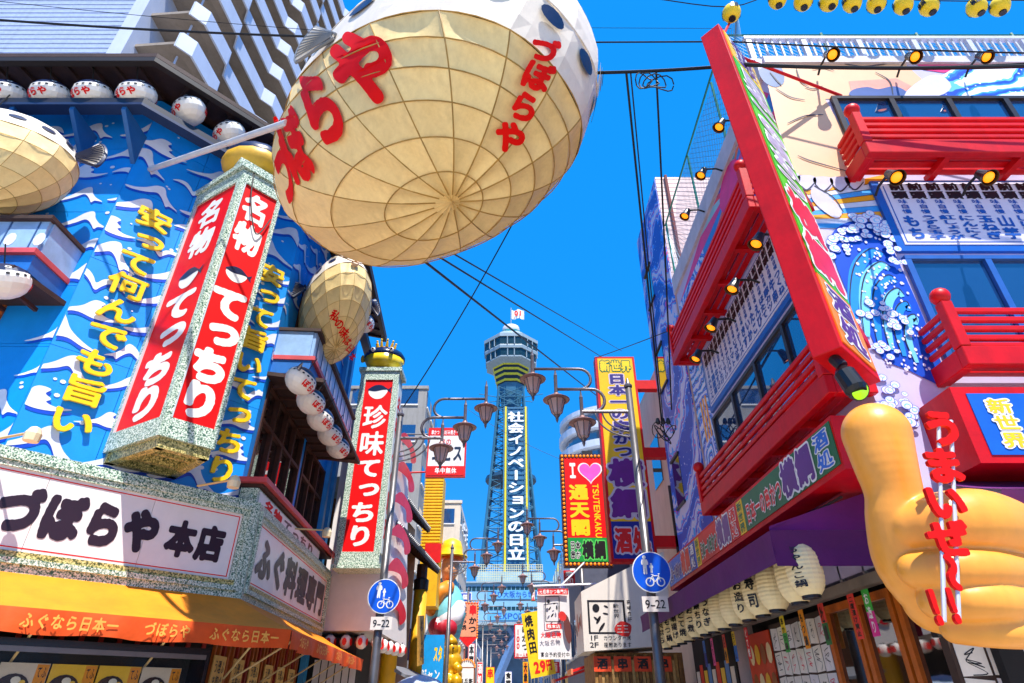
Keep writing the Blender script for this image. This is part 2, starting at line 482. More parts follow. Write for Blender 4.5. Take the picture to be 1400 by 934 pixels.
# ================================================================ left restaurant building
FA = Fr((-7.06, 7.89, 0), ang(44)); FB = Fr((-4.75, 10.3, 0), ang(-3.8)); F0 = Fr((-7.06, 7.89, 0), (1, 0, 0))
LB_A = 3.34; LB_B = 6.6
PLAN = [V((-15, 7.89, 0)), V((-7.06, 7.89, 0)), FB.p(0, 0), FB.p(LB_B, 0)]
NRM = [F0.n, FA.n, FB.n]
def off(c):
    out = []
    for i, p in enumerate(PLAN):
        if i == 0: out.append(p + NRM[0] * c)
        elif i == 3: out.append(p + NRM[2] * c)
        else:
            n1, n2 = NRM[i - 1], NRM[i]; b = (n1 + n2).normalized(); out.append(p + b * (c / b.dot(n1)))
    return out
def band(i, c0, c1, z0, z1, m=None, z1b=None):
    """slab following facade segment i between offsets c0 and c1; z1b lowers the outer edge"""
    m = m or M(); I, O = off(c0), off(c1); zz = (z1 if z1b is None else z1b)
    up = lambda p, z: V((p.x, p.y, z))
    d = z1 - zz
    return m.hexa([up(I[i], z0), up(I[i + 1], z0), up(O[i + 1], z0 - d), up(O[i], z0 - d), up(I[i], z1), up(I[i + 1], z1), up(O[i + 1], zz), up(O[i], zz)])
bld = thing('restaurant_building', 'tall blue corner restaurant painted with white waves, left of the street', 'building', (-6, 12, 0))
SEG = [(F0, -7.9, 0), (FA, 0, LB_A), (FB, 0, LB_B)]
core = M()
pl = PLAN + [V((-15, 17.3, 0))]
zz0, zz1 = 0.12, 12.3
n = len(pl)
inn = [p for p in off(-0.12)]; inn += [V((-15, inn[-1].y, 0))]
core.add([V((p.x, p.y, zz0)) for p in inn] + [V((p.x, p.y, zz1)) for p in inn], [tuple(range(n)), tuple(range(n, 2 * n))] + [(i, (i + 1) % n, (i + 1) % n + n, i + n) for i in range(n)])
core.obj('wall_core', DARKIN, bld)
# openings in the facades: (frame index, a0, a1, b0, b1)
OPEN = [(2, 0.25, 3.1, 4.95, 7.0), (2, 3.45, 5.6, 4.95, 7.0), (2, 1.0, 5.4, 7.9, 9.9), (0, -7.9, -1.0, 6.25, 7.4)]
def panels(k, fr, a0, a1, rows, wid):
    na = max(1, round((a1 - a0) / wid))
    xs = [a0 + (a1 - a0) * i / na for i in range(na + 1)]
    for o in OPEN:
        if o[0] == k: xs += [o[1], o[2]]
    xs = sorted(set(round(x, 5) for x in xs if a0 - 1e-6 <= x <= a1 + 1e-6)); ys = list(rows)
    for o in OPEN:
        if o[0] == k: ys += [o[3], o[4]]
    ys = sorted(set(ys))
    for i in range(len(xs) - 1):
        for j in range(len(ys) - 1):
            mx, my = (xs[i] + xs[i + 1]) / 2, (ys[j] + ys[j + 1]) / 2
            if any(o[0] == k and o[1] < mx < o[2] and o[3] < my < o[4] for o in OPEN): continue
            if xs[i + 1] - xs[i] < .03 or ys[j + 1] - ys[j] < .03: continue
            box('wall_panel', BLUE, fr, xs[i] + .004, xs[i + 1] - .004, ys[j] + .004, ys[j + 1] - .004, -.1, random.uniform(-.004, 0), bld)
panels(1, FA, 0, LB_A, [4.55, 6.3, 8.0, 9.7, 11.0, 12.0], 1.1)
panels(2, FB, 0, LB_B, [4.55, 6.3, 8.0, 9.9, 12.0], 1.3)
panels(0, F0, -7.9, 0, [4.55, 6.3, 7.45, 9.0, 10.6, 12.0], 1.4)
# painted waves
W1 = smooth_loop([(0, .08), (.18, .14), (.35, .26), (.5, .42), (.62, .47), (.68, .42), (.73, .28), (.84, .14), (1, .02), (.84, .05), (.78, .00), (.72, .09), (.64, .2), (.55, .25), (.42, .17), (.25, .09), (.1, .05)], 4)
W2 = smooth_loop([(0, .2), (.15, .31), (.3, .33), (.42, .24), (.5, .14), (.6, .26), (.75, .31), (.9, .27), (1, .13), (.85, .2), (.7, .2), (.6, .1), (.52, 0), (.4, .12), (.28, .21), (.14, .22)], 4)
W3 = smooth_loop([(0, 0), (.2, .08), (.4, .2), (.52, .36), (.6, .4), (.7, .38), (.66, .3), (.74, .24), (.7, .18), (.82, .14), (1, .16), (.84, .08), (.62, .05), (.4, .08), (.2, .02)], 4)
def waves(fr, a0, a1, b0, b1, skip, seed):
    rnd = random.Random(seed); b = b0; row = 0; drops = M()
    while b < b1:
        a = a0 - rnd.uniform(0, .6)
        while a < a1:
            wd = rnd.uniform(.7, 1.2); T = rnd.choice([W1, W1, W1, W2, W3, W3]); h = wd * rnd.uniform(.85, 1.1); fl = rnd.random() < .12
            if not any(s[0] < a + wd and a < s[1] and s[2] < b + h * .5 and b < s[3] for s in skip):
                pts = [(min(a1, max(a0, a + (1 - x if fl else x) * wd)), b + y * h) for x, y in T]
                M().flat(fr, [(min(a1, x + .02 * wd), y - .055 * h) for x, y in pts], .005).obj('painted_shadow', DBLUE, bld)
                M().flat(fr, pts, .009).obj('painted_wave', WAVEW, bld)
                for _ in range(rnd.randint(1, 4)):
                    cx = a + wd * rnd.uniform(.65, 1.1); cy = b + h * rnd.uniform(.3, .62); r = rnd.uniform(.015, .045)
                    if cx + r > a1 or cx - r < a0: continue
                    drops.flat(fr, [(cx + r * math.cos(t * .785), cy + r * .8 * math.sin(t * .785)) for t in range(8)], .007 + rnd.random() * .001)
            a += wd * rnd.uniform(.95, 1.12)
        b += rnd.uniform(.5, .64); row += 1
    drops.obj('painted_spray', WAVEW, bld, kind='stuff')
waves(FA, 0.02, LB_A, 4.6, 11.2, [], 3)
waves(FB, 0.02, LB_B, 4.6, 11.6, [(o[1], o[2], o[3], o[4]) for o in OPEN if o[0] == 2], 5)
waves(F0, -5.2, 0, 7.45, 11.0, [(o[1], o[2], o[3], o[4]) for o in OPEN if o[0] == 0], 9)
waves(F0, -5.2, 0, 4.6, 7.3, [(-8, -.9, 6.1, 7.6)], 11)
# yellow raised letters
def raised(fr, rect, s, material, parent, depth, **k):
    a0, b0, a1, b1 = rect; h = (b1 - b0) / len(s)
    for i, ch in enumerate(s):
        o = lettering(fr, (a0, b1 - (i + 1) * h, a1, b1 - i * h), ch, material, parent, name='raised_letter', **k)
        sd = o.modifiers.new('depth', 'SOLIDIFY'); sd.thickness = depth; sd.offset = 0
raised(FA, (0.30, 4.95, 0.98, 9.45), '安って何んでも旨い', YEL, bld, .05, mode='v', c=.06, bold=.032, res=56, fill=.94)
raised(FA, (2.62, 4.75, 3.24, 9.45), '安って旨いてっちり', YEL, bld, .05, mode='v', c=.06, bold=.032, res=48, fill=.94)
# eaves, shelf and rafters
for i in range(3):
    band(i, -.1, 1.05, 12.16, 12.26, z1b=11.98).obj('eave_roof', BROWN, bld)
    band(i, .93, 1.05, 11.76, 11.87).obj('eave_fascia', mat('eave_edge', (30, 24, 26), .6), bld)
    band(i, .52, .75, 10.92, 10.98).obj('lantern_shelf', mat('shelf_navy', (20, 44, 84), .5), bld)
    band(i, .68, .75, 10.98, 11.1).obj('shelf_edge', mat('shelf_edge', (24, 30, 46), .5), bld)
    fr, s0, s1 = SEG[i]
    k = s0 + .2
    while k < s1:
        M().hexa([fr.p(k, 12.02, 0), fr.p(k + .07, 12.02, 0), fr.p(k + .07, 12.14, 0), fr.p(k, 12.14, 0), fr.p(k, 11.86, .92), fr.p(k + .07, 11.86, .92), fr.p(k + .07, 11.96, .92), fr.p(k, 11.96, .92)]).obj('rafter', BROWN, bld)
        k += .45
for a in (-2.1, -1.0, -.05):
    M().hexa([F0.p(a, 10.2, 0), F0.p(a + .08, 10.2, 0), F0.p(a + .08, 10.92, 0), F0.p(a, 10.92, 0), F0.p(a, 10.84, .7), F0.p(a + .08, 10.84, .7), F0.p(a + .08, 10.92, .7), F0.p(a, 10.92, .7)]).obj('shelf_bracket', mat('bracket_blue', (26, 96, 160), .5), bld)
# street-side windows
def timber_window(fr, a0, a1, b0, b1, nv, parent, wm=WOOD, depth=.1, gl=DGLASS, rows=(.62,)):
    wdw = M().box(fr, a0, a1, b0, b1, -.11, -.06).obj('window', gl, parent)
    for i in range(nv + 1):
        x = a0 + (a1 - a0) * i / nv
        box('frame_post', wm, fr, x - .04, x + .04, b0, b1, -.058, depth * .3, wdw)
    for y in (b0 + .04, b1 - .04) + tuple(b0 + (b1 - b0) * r for r in rows):
        box('frame_rail', wm, fr, a0, a1, y - .035, y + .035, -.056, depth * .26, wdw)
    return wdw
timber_window(FB, .25, 3.1, 4.95, 7.0, 4, bld)
timber_window(FB, 3.45, 5.6, 4.95, 7.0, 3, bld)
timber_window(FB, 1.0, 5.4, 7.9, 9.9, 5, bld)
timber_window(F0, -7.9, -1.0, 6.25, 7.4, 10, bld, WOODO)
# sills, small roofs and balcony of the street side
box('window_sill', PINK, FB, -.2, 6.2, 4.86, 4.95, 0, .5, bld)
box('under_sill_board', WOOD, FB, -.1, 6.1, 4.80, 4.858, 0, .42, bld)  # dark timber board just below the sill
def balcony(fr, a0, a1, b, parent):
    box('balcony_floor', PINK, fr, a0, a1, b, b + .09, 0, .82, parent)
    box('balcony_skirt', mat('balcony_blue', (36, 110, 190), .45, var=.15), fr, a0 + .03, a1 - .03, b - .3, b - .002, .0, .75, parent)
    box('balcony_panel', mat('balcony_pale', (150, 186, 226), .4, var=.15), fr, a0 + .05, a1 - .05, b + .092, b + .66, .7, .76, parent)
    box('balcony_panel', MATS['balcony_pale'], fr, a0 + .02, a0 + .07, b + .092, b + .66, 0, .698, parent)
    box('balcony_panel', MATS['balcony_pale'], fr, a1 - .07, a1 - .02, b + .092, b + .66, 0, .698, parent)
    box('balcony_rail', BROWN, fr, a0 - .02, a1 + .02, b + .662, b + .73, -.02, .84, parent)
    k = a0 + .25
    while k < a1 - .1:
        box('panel_seam', mat('seam_blue', (58, 92, 140), .5), fr, k, k + .02, b + .1, b + .65, .762, .772, parent)
        M().flat(fr, [(k + .12 + .09 * math.cos(t * .6283), b + .3 + .13 * math.sin(t * .6283)) for t in range(10)], .7655).obj('painted_bubble', WAVEW, parent)
        k += .45
    M().hexa([fr.p(a0 - .1, b - .42, 0), fr.p(a1 + .1, b - .42, 0), fr.p(a1 + .1, b - .34, 0), fr.p(a0 - .1, b - .34, 0), fr.p(a0 - .1, b - .54, 1.1), fr.p(a1 + .1, b - .54, 1.1), fr.p(a1 + .1, b - .46, 1.1), fr.p(a0 - .1, b - .46, 1.1)]).obj('lantern_canopy', BROWN, parent)
    k = a0 + .1
    while k < a1:
        box('canopy_batten', WOOD, fr, k, k + .05, b - .6, b - .54, .1, 1.05, parent)
        k += .5
balcony(FB, .1, 4.6, 7.45, bld)
balcony(F0, -6, -.15, 7.42, bld)
box('corner_pilaster', mat('pilaster_blue', (60, 160, 226), .45), FB, 5.75, 5.95, 4.6, 11.9, .0, .12, bld)
box('corner_pilaster', MATS['pilaster_blue'], FB, 6.3, 6.58, .2, 11.9, .0, .14, bld)

# ---------------------------------------------------------------- painted puffer fish (flat print)
def flat_fish(fr, a, b, w, c, parent, flip=1):
    q = lambda pts: [(a + flip * x * w, b + y * w) for x, y in pts]
    M().flat(fr, q(smooth_loop([(-.36, .02), (-.3, -.16), (-.1, -.3), (.14, -.28), (.3, -.1), (.34, .05), (.2, .16), (0, .2), (-.2, .16)], 3)), c).obj('painted_fish_belly', WHT, parent)
    M().flat(fr, q(smooth_loop([(-.40, .06), (-.3, .16), (-.12, .26), (.1, .26), (.26, .16), (.36, .08), (.16, .06), (-.1, .0), (-.28, .02)], 3)), c + .003).obj('painted_fish_back', NAVY, parent)
    M().flat(fr, q([(.32, .06), (.5, .2), (.46, .06), (.5, -.08)]), c + .0015).obj('painted_fish_tail', NAVY, parent)

# ---------------------------------------------------------------- corner box sign
bs = thing('corner_box_sign', 'tall red two-faced box sign on the blue wall left of the big fish lantern', 'sign', FA.p(1.6, 4.9, .7))
zb, zt = 4.86, 10.2
PN = [(1.22, 0.0), (1.53, 1.34), (2.27, 1.32), (2.27, 0.0)]       # plan: left back, near corner, right, right back
pw = [FA.p(a, 0, c) for a, c in PN]
M().hexa([V((q.x, q.y, zb)) for q in pw] + [V((q.x, q.y, zt)) for q in pw]).obj('sign_box', mat('box_side_grey', (150, 160, 150), .5), bs)
FBX = Fr(pw[1], pw[2] - pw[1]); FSD = Fr(pw[0], pw[1] - pw[0])
for fr, wd, hw in ((FBX, (pw[2] - pw[1]).length, .3), (FSD, (pw[1] - pw[0]).length, .42)):
    t = .05 if wd < 1 else .08
    box('red_face', REDS, fr, t, wd - t, zb + .3, zt - .3, 0, .02, bs)
    box('frame_strip', FRAMEG, fr, -.03, t, zb, zt, 0, .05, bs)
    box('frame_strip', FRAMEG, fr, wd - t, wd + .03, zb, zt, 0, .052, bs)
    box('frame_strip', FRAMEG, fr, t, wd - t, zb, zb + .3, 0, .054, bs)
    box('frame_strip', FRAMEG, fr, t, wd - t, zt - .3, zt, 0, .054, bs)
    box('silver_edge', PIPE, fr, t - .001, t + .018, zb + .3, zt - .3, .02, .056, bs)
    mid = wd / 2
    lettering(fr, (mid - hw * .88, 8.4, mid + hw * .88, 9.8), '名物', WHT, bs, 'v', c=.024, bold=.05, res=56)
    flat_fish(fr, mid, 7.95, hw * 1.75, .024, bs)
    lettering(fr, (mid - hw, 5.25, mid + hw, 7.65), 'てっちり', WHT, bs, 'v', c=.024, bold=.075, res=60, fill=1.05)
def ringpts(k): return [FA.p(a + (-k if i in (0, 1) else k), 0, c + (k if i in (1, 2) else 0)) for i, (a, c) in enumerate(PN)]
for k, z0, z1 in ((.1, zt + .002, zt + .12), (.05, zt + .122, zt + .22)):
    q = ringpts(k); M().hexa([V((v.x, v.y, z0)) for v in q] + [V((v.x, v.y, z1)) for v in q]).obj('top_moulding', FRAMEG, bs)
# underside brackets, top moulding
for i in range(4):
    q0, q1 = pw[i], pw[(i + 1) % 4]; fb = Fr(q0, q1 - q0)
    M().box(fb, .0, (q1 - q0).length - .002, zb - .16, zb - .002, -.12, -.001 * i).obj('base_beam', FRAMEY, bs)
for t in (.35, .7):
    q0, q1 = pw[0].lerp(pw[1], t), pw[3].lerp(pw[2], t); fb = Fr(q0, q1 - q0); M().box(fb, .1, (q1 - q0).length - .1, zb - .12, zb - .002, -.1, 0).obj('base_beam', FRAMEY, bs)
cabl = smooth_path([FBX.p(*FBX.px(348, 232, .07), .07), FBX.p(*FBX.px(343, 275, .08), .08), FBX.p(*FBX.px(350, 320, .08), .08), FBX.p(*FBX.px(370, 300, .07), .07)])
M().tube(cabl, .012, 6).obj('power_cord', CABLE, bs)

# ---------------------------------------------------------------- big signboards above the awning
SA = Fr((-4.3, 10.2, 0), ang(42)); SB = Fr((-4.3, 10.2, 0), ang(-3.8))
def signboard(name, label, fr, a0, a1, b0, b1, texts, back, cut=None):
    t = thing(name, label, 'sign', fr.p((a0 + a1) / 2, b0, 0))
    box('board_box', mat('board_side', (120, 126, 118), .6), fr, a0 + .02, a1 - .02, b0 + .02, b1 - .02, -back, -.05, t)
    steps = [(0, .10, -.05, .0), (.10, .17, -.05, .045), (.17, .25, -.05, .015)]
    for k, (p, q, z0, z1) in enumerate(steps):
        mm = FRAMEG if k != 1 else mat('frame_silver', (208, 210, 204), .35, .2, var=.12)
        if k == 1: mm = FRAMEG
        box('frame_moulding', mm, fr, a0 + p, a1 - p, b1 - q, b1 - p, z0, z1, t)
        box('frame_moulding', FRAMEY if k == 2 else mm, fr, a0 + p, a1 - p, b0 + p, b0 + q, z0, z1, t)
        box('frame_moulding', mm, fr, a0 + p, a0 + q, b0 + q, b1 - q, z0, z1 - .001, t)
        box('frame_moulding', mm, fr, a1 - q, a1 - p, b0 + q, b1 - q, z0, z1 - .001, t)
    e = .25
    nseg = max(2, round((a1 - a0 - 2 * e) / 1.45))
    for i in range(nseg):
        x0 = a0 + e + (a1 - a0 - 2 * e) * i / nseg; x1 = a0 + e + (a1 - a0 - 2 * e) * (i + 1) / nseg
        box('sign_sheet', SIGNW, fr, x0, x1 - .006, b0 + e, b1 - e, -.05, -.02, t)
    l = .04; ln = .014
    for (x0, x1, y0, y1) in ((a0 + e + l, a1 - e - l, b1 - e - l - ln, b1 - e - l), (a0 + e + l, a1 - e - l, b0 + e + l, b0 + e + l + ln), (a0 + e + l, a0 + e + l + ln, b0 + e + l + ln, b1 - e - l - ln), (a1 - e - l - ln, a1 - e - l, b0 + e + l + ln, b1 - e - l - ln)):
        box('red_line', REDT, fr, x0, x1, y0, y1, -.02, -.016, t)
    for rect, s, mm, bold in texts:
        lettering(fr, rect, s, mm, t, 'h', c=-.013, bold=bold, res=64)
    return t
SUMI = mat('brush_ink', (44, 22, 36), .4, var=.1)
signboard('main_signboard', 'wide white signboard with black brush lettering in a speckled green frame', SA, -4.6, 0.02, 3.0, 4.52,
          [((-3.42, 3.42, -1.42, 4.08), 'づぼらや', SUMI, .08), ((-1.32, 3.45, -.42, 4.02), '本店', SUMI, .065)], .8)
signboard('side_signboard', 'white street-side signboard reading fugu cuisine in black, above the orange awning', SB, 0.06, 6.35, 3.0, 4.52,
          [((.45, 3.38, 6.0, 4.14), 'ふぐ料理専門', SUMI, .065)], .4)
sg = thing('upper_signboard', 'narrow white strip sign with red and black lettering under the timber windows', 'sign', SB.p(2.5, 4.5, -.1))
FU = Fr(FB.p(0, 0, .36), FB.r)
box('board_back', FRAMEG, FU, -.1, 5.0, 4.42, 4.78, -.3, 0, sg)
box('sign_sheet', SIGNW, FU, 0, 4.9, 4.46, 4.75, 0, .012, sg)
lettering(FU, (.3, 4.47, 1.5, 4.74), '名物', REDT, sg, c=.016, bold=.05, res=40)
lettering(FU, (1.6, 4.47, 4.3, 4.74), 'てっちり', SUMI, sg, c=.016, bold=.05, res=40)

# ---------------------------------------------------------------- orange awning
aw = thing('orange_awning', 'orange cloth awning running round the corner under the white signboards', 'awning', SA.p(-.5, 2.2, .8))
def aw_pts(c):
    p1 = SA.p(-6.0, 0, c)
    n1, n2 = SA.n, SB.n; bb = (n1 + n2).normalized(); p2 = V((-4.3, 10.2, 0)) + bb * (c / bb.dot(n1))
    p3 = SB.p(6.9, 0, c); return [p1, p2, p3]
I, O = aw_pts(.0), aw_pts(1.0)
Z = lambda p, z: V((p.x, p.y, z))
def cloth(i, nseg, z_in, z_out):
    m = M(); vs = []; fs = []
    for k in range(nseg + 1):
        t = k / nseg; a = I[i].lerp(I[i + 1], t); b = O[i].lerp(O[i + 1], t)
        for j in range(5):
            s = j / 4; p = a.lerp(b, s); z = z_in + (z_out - z_in) * s - .06 * math.sin(math.pi * s) * (1 if k % 2 else .45)
            vs.append(Z(p, z))
    for k in range(nseg):
        for j in range(4):
            q = k * 5 + j; fs.append((q, q + 5, q + 6, q + 1))
    return m.add(vs, fs)
def valance(i, nseg, z0, z1):
    m = M(); vs = []; fs = []; n = nseg * 6
    d = (O[i + 1] - O[i]).normalized(); nn = V((d.y, -d.x, 0))
    for k in range(n + 1):
        t = k / n; p = O[i].lerp(O[i + 1], t); wv = .022 * math.sin(k * .9) + .015 * math.sin(k * 2.3)
        vs += [Z(p + nn * .005, z1), Z(p + nn * (.02 + wv), (z0 + z1) / 2), Z(p + nn * (.012 + wv * 1.6), z0 + .012 * math.sin(k * .7))]
    for k in range(n):
        for j in range(2): fs.append((k * 3 + j, k * 3 + 3 + j, k * 3 + 4 + j, k * 3 + 1 + j))
    return m.add(vs, fs)
for i, ns in ((0, 8), (1, 9)):
    cloth(i, ns, 3.0, 2.52).obj('awning_sheet', ORANGEC, aw, smooth=True)
    valance(i, ns, 2.26, 2.52).obj('valance', ORANGED, aw, smooth=True)
VA = Fr(O[1] - V((0, 0, 0)), SA.r); VB = Fr(O[1], SB.r)
AWL = mat('awning_letter', (246, 170, 70), .6)
for x, s in ((-5.3, 'ふぐなら日本一'), (-3.35, 'ふぐなら日本一'), (-2.05, 'づぼらや'), (-1.22, 'ふぐなら日本一')):
    lettering(VA, (x, 2.3, x + .145 * len(s), 2.48), s, AWL, aw, c=.062, bold=.03, res=36)
for x, s in ((.35, 'づぼらや'), (1.6, 'ふぐなら日本一'), (3.4, 'づぼらや'), (4.6, 'ふぐなら日本一')):
    lettering(VB, (x, 2.3, x + .15 * len(s), 2.48), s, AWL, aw, c=.062, bold=.03, res=36)
for fr, L in ((VA, (-4.6, -3.1, -1.6, -.4)), (VB, (.7, 2.2, 3.7, 5.2, 6.6))):
    for x in L:
        M().tube([fr.p(x, 2.5, -.02), fr.p(x - .02, 1.9, -.95)], .016, 6).obj('awning_arm', mat('arm_cream', (222, 190, 130), .5), aw)

# ground floor front and the menu display case
gf = thing('timber_street_front', 'dark timber ground floor front with red slats under the orange awning', 'shop front', SA.p(-1, .12, -.5))
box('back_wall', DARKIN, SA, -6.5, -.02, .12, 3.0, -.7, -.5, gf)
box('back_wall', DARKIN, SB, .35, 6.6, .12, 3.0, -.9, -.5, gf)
for i in range(26):
    x = -6.2 + i * .24
    if x < -.1: box('slat', mat('red_slat', (150, 30, 20), .5, var=.2), SA, x, x + .06, .3, 2.9, -.495, -.46, gf)
for i in range(27):
    x = .5 + i * .22
    box('slat', (WOODO if i % 3 else MATS['red_slat']), SB, x, x + .08, .3, 2.9, -.495, -.45, gf)
for i in range(8):
    x = -5.5 + i * .62
    box('hanging_tag', mat('tag_red', (206, 44, 24), .6), SA, x, x + .34, 2.34, 2.42, .1, .16, gf)
for i in range(6):
    box('notice_board', mat('notice_cream', (230, 190, 110), .6), SB, .7 + i * .95, 1.25 + i * .95, 1.5, 2.25, -.44, -.42, gf)
    lettering(SB, (.74 + i * .95, 1.55, 1.21 + i * .95, 2.2), 'ふぐ料|理御膳|うまい', BLK, gf, 'v', c=-.414, bold=.02, res=24)
dc = thing('menu_display_case', 'long glass menu case with dish photographs below the orange awning', 'display case', SA.p(-2, 1, .4))
box('case_back', DSTEEL, SA, -5.5, -.55, .9, 2.24, .05, .12, dc)
box('case_roof', mat('case_black', (24, 20, 26), .25), SA, -5.52, -.53, 2.16, 2.24, .12, .62, dc)
box('case_rail', mat('case_grey', (120, 112, 112), .3, .5), SA, -5.5, -.55, 2.1, 2.158, .58, .61, dc)
box('case_end', MATS['case_black'], SA, -.57, -.53, .9, 2.158, .12, .62, dc)
FD = Fr(SA.p(0, 0, .3), SA.r)
DY = mat('menu_yellow', (250, 196, 40), .4); DCR = mat('menu_cream', (226, 206, 176), .4)
for i in range(9):
    x0 = -5.4 + i * .52
    pc = box('menu_card', (DY if i % 3 != 2 else DCR), FD, x0, x0 + .5, 1.2, 2.0, 0, .01, dc)
    box('menu_strip', mat('menu_orange', (244, 150, 10), .4), FD, x0 + .37, x0 + .495, 1.2, 1.99, .01, .014, pc)
    lettering(FD, (x0 + .38, 1.4, x0 + .485, 1.98), 'ふぐ御膳|てっちり', BLK, pc, 'v', c=.018, bold=.02, res=24)
    M().flat(FD, [(x0 + .18 + .17 * math.cos(t * .3927), 1.74 + .15 * math.sin(t * .3927)) for t in range(16)], .014).obj('dish_tray', mat('tray_dark', (50, 24, 14), .3), pc)
    for q, (dx, dy, r, col) in enumerate(((.1, 1.72, .07, (240, 150, 30)), (.2, 1.82, .05, (236, 226, 200)), (.26, 1.72, .05, (200, 40, 20)), (.17, 1.64, .05, (120, 160, 60)), (.27, 1.8, .03, (250, 200, 60)))):
        M().flat(FD, [(x0 + dx + r * math.cos(t * .628), dy + r * .8 * math.sin(t * .628)) for t in range(10)], .017 + q * .001).obj('dish', mat('dish_%d' % q, col, .4), pc)
box('case_glass', mat_clear('clear_glass', (30, 30, 34), .10), SA, -5.5, -.58, .92, 2.098, .59, .6, dc)
# ================================================================ puffer fish lanterns
def rotm(y, p, r): return Matrix.Rotation(y, 3, 'Z') @ Matrix.Rotation(p, 3, 'Y') @ Matrix.Rotation(r, 3, 'X')
class Egg:
    """fat ellipsoid; its ribs may meet off-axis and its waterline may be tilted"""
    def __init__(s, L, W, H, p=2.0):
        s.L, s.W, s.H, s.p = L, W, H, p; s.R = Matrix.Identity(3); s.c = V((0, 0, 0)); s.pole = None
    def e(s, lon, lat):
        if s.pole is None: return V((math.cos(lat) * math.cos(lon), math.cos(lat) * math.sin(lon), math.sin(lat)))
        n, k = s.pl; x = V((1, 0, 0)); x = (x - n * x.dot(n)).normalized(); y = n.cross(x); r = math.sqrt(1 - k * k)
        b = n * k + (x * math.cos(lon) + y * math.sin(lon)) * r; l0 = s.wl
        def slerp(a, c, t):
            w = math.acos(max(-1, min(1, a.dot(c)))); return (a * math.sin((1 - t) * w) + c * math.sin(t * w)) / math.sin(w)
        if lat <= l0: return slerp(s.pole, b, (lat + math.pi / 2) / (l0 + math.pi / 2))
        return slerp(b, n, min(.999, (lat - l0) / (math.pi / 2 - l0)))
    def S(s, lon, lat, k=1.0):
        e = s.e(lon, lat); p = s.p
        f = 1.0 if p == 2 else (abs(e.x) ** p + abs(e.y) ** p + abs(e.z) ** p) ** (-1 / p)
        return s.c + s.R @ (V((s.L * e.x, s.W * e.y, s.H * e.z)) * (k * f))
    def set_skin(s, u, v, n, k, wl):
        """ribs meet where the photo shows them meeting; plane n.e = k is the edge of the cream belly"""
        p = s.R.transposed() @ (s.hit(u, v) - s.c); s.pole = V((p.x / s.L, p.y / s.W, p.z / s.H)).normalized(); s.pl = (V(n).normalized(), k); s.wl = wl
    def fan(s, lon, lat, du, dv, k=1.0):
        return s.S(lon + du / max(.2, math.cos(lat)), lat + dv, k)
    def hit(s, u, v, k=1.0):
        Ri = s.R.transposed(); o = Ri @ (CAM - s.c); d = Ri @ ray(u, v)
        q = V((s.L * k, s.W * k, s.H * k)); o = V((o.x / q.x, o.y / q.y, o.z / q.z)); d = V((d.x / q.x, d.y / q.y, d.z / q.z))
        f = lambda t: abs(o.x + d.x * t) ** s.p + abs(o.y + d.y * t) ** s.p + abs(o.z + d.z * t) ** s.p - 1
        tm = -o.dot(d) / d.dot(d); lo, hi = 0.0, tm
        if f(tm) > 0: return CAM + ray(u, v) * tm
        for _ in range(32):
            m = (lo + hi) / 2
            if f(m) > 0: lo = m
            else: hi = m
        return CAM + ray(u, v) * hi
def skin_patch(E, lo0, lo1, la0, la1, nu, nv, sag, m=None):
    m = m or M(); vs = []; fs = []
    for j in range(nv + 1):
        for i in range(nu + 1):
            s, t = i / nu, j / nv
            k = 1 - sag * math.sin(math.pi * s) * (0.35 + 0.65 * math.sin(math.pi * t))
            vs.append(E.S(lo0 + (lo1 - lo0) * s, la0 + (la1 - la0) * t, k))
    for j in range(nv):
        for i in range(nu):
            q = j * (nu + 1) + i; fs.append((q, q + 1, q + nu + 2, q + nu + 1))
    return m.add(vs, fs)
def disc(E, lon, lat, ru, rv, k, n=14, m=None):
    m = m or M()
    c = E.S(lon, lat, k); vs = [c]; fs = []
    for ring, q in ((1, .5), (2, 1.0)):
        for t in range(n):
            a = 2 * math.pi * t / n; vs.append(E.fan(lon, lat, ru * q * math.cos(a), rv * q * math.sin(a), k))
    for t in range(n):
        fs.append((0, 1 + t, 1 + (t + 1) % n)); fs.append((1 + t, 1 + n + t, 1 + n + (t + 1) % n, 1 + (t + 1) % n))
    return m.add(vs, fs)
def fan_fin(root, base, d, up, ln, spread, th, name, mm, rim, nr=9):
    base = V(base); d = V(d).normalized(); up = V(up).normalized(); nn = d.cross(up).normalized()
    def pt(t, r, o): a = (t - .5) * spread; return base + (d * math.cos(a) + up * math.sin(a)) * r + nn * o
    vs = []; fs = []; N = nr * 2
    for i in range(N + 1):
        t = i / N; r = ln * (1 - .08 * abs(math.cos(nr * math.pi * t))); o = th * (.5 if i % 2 else .9)
        vs += [pt(t, ln * .12, th * .4), pt(t, r, o), pt(t, r, -o), pt(t, ln * .12, -th * .4)]
    for i in range(N):
        q = i * 4
        for j in range(4): fs.append((q + j, q + (j + 1) % 4, q + 4 + (j + 1) % 4, q + 4 + j))
    fs += [(0, 1, 2, 3), (4 * N, 4 * N + 3, 4 * N + 2, 4 * N + 1)]
    f = M().add(vs, fs).obj(name, mm, root)
    for i in range(1, nr):
        t = i / nr
        M().tube([pt(t, ln * .14, th), pt(t, ln * .95, th)], th * .35, 4).obj('fin_ray', rim, f)
        M().tube([pt(t, ln * .14, -th), pt(t, ln * .95, -th)], th * .35, 4).obj('fin_ray', rim, f)
    ed = [pt(i / 16, ln, 0) for i in range(17)]
    M().tube([pt(0, ln * .1, 0)] + ed + [pt(1, ln * .1, 0)], th * .8, 5).obj('fin_edge', rim, f)
    return f
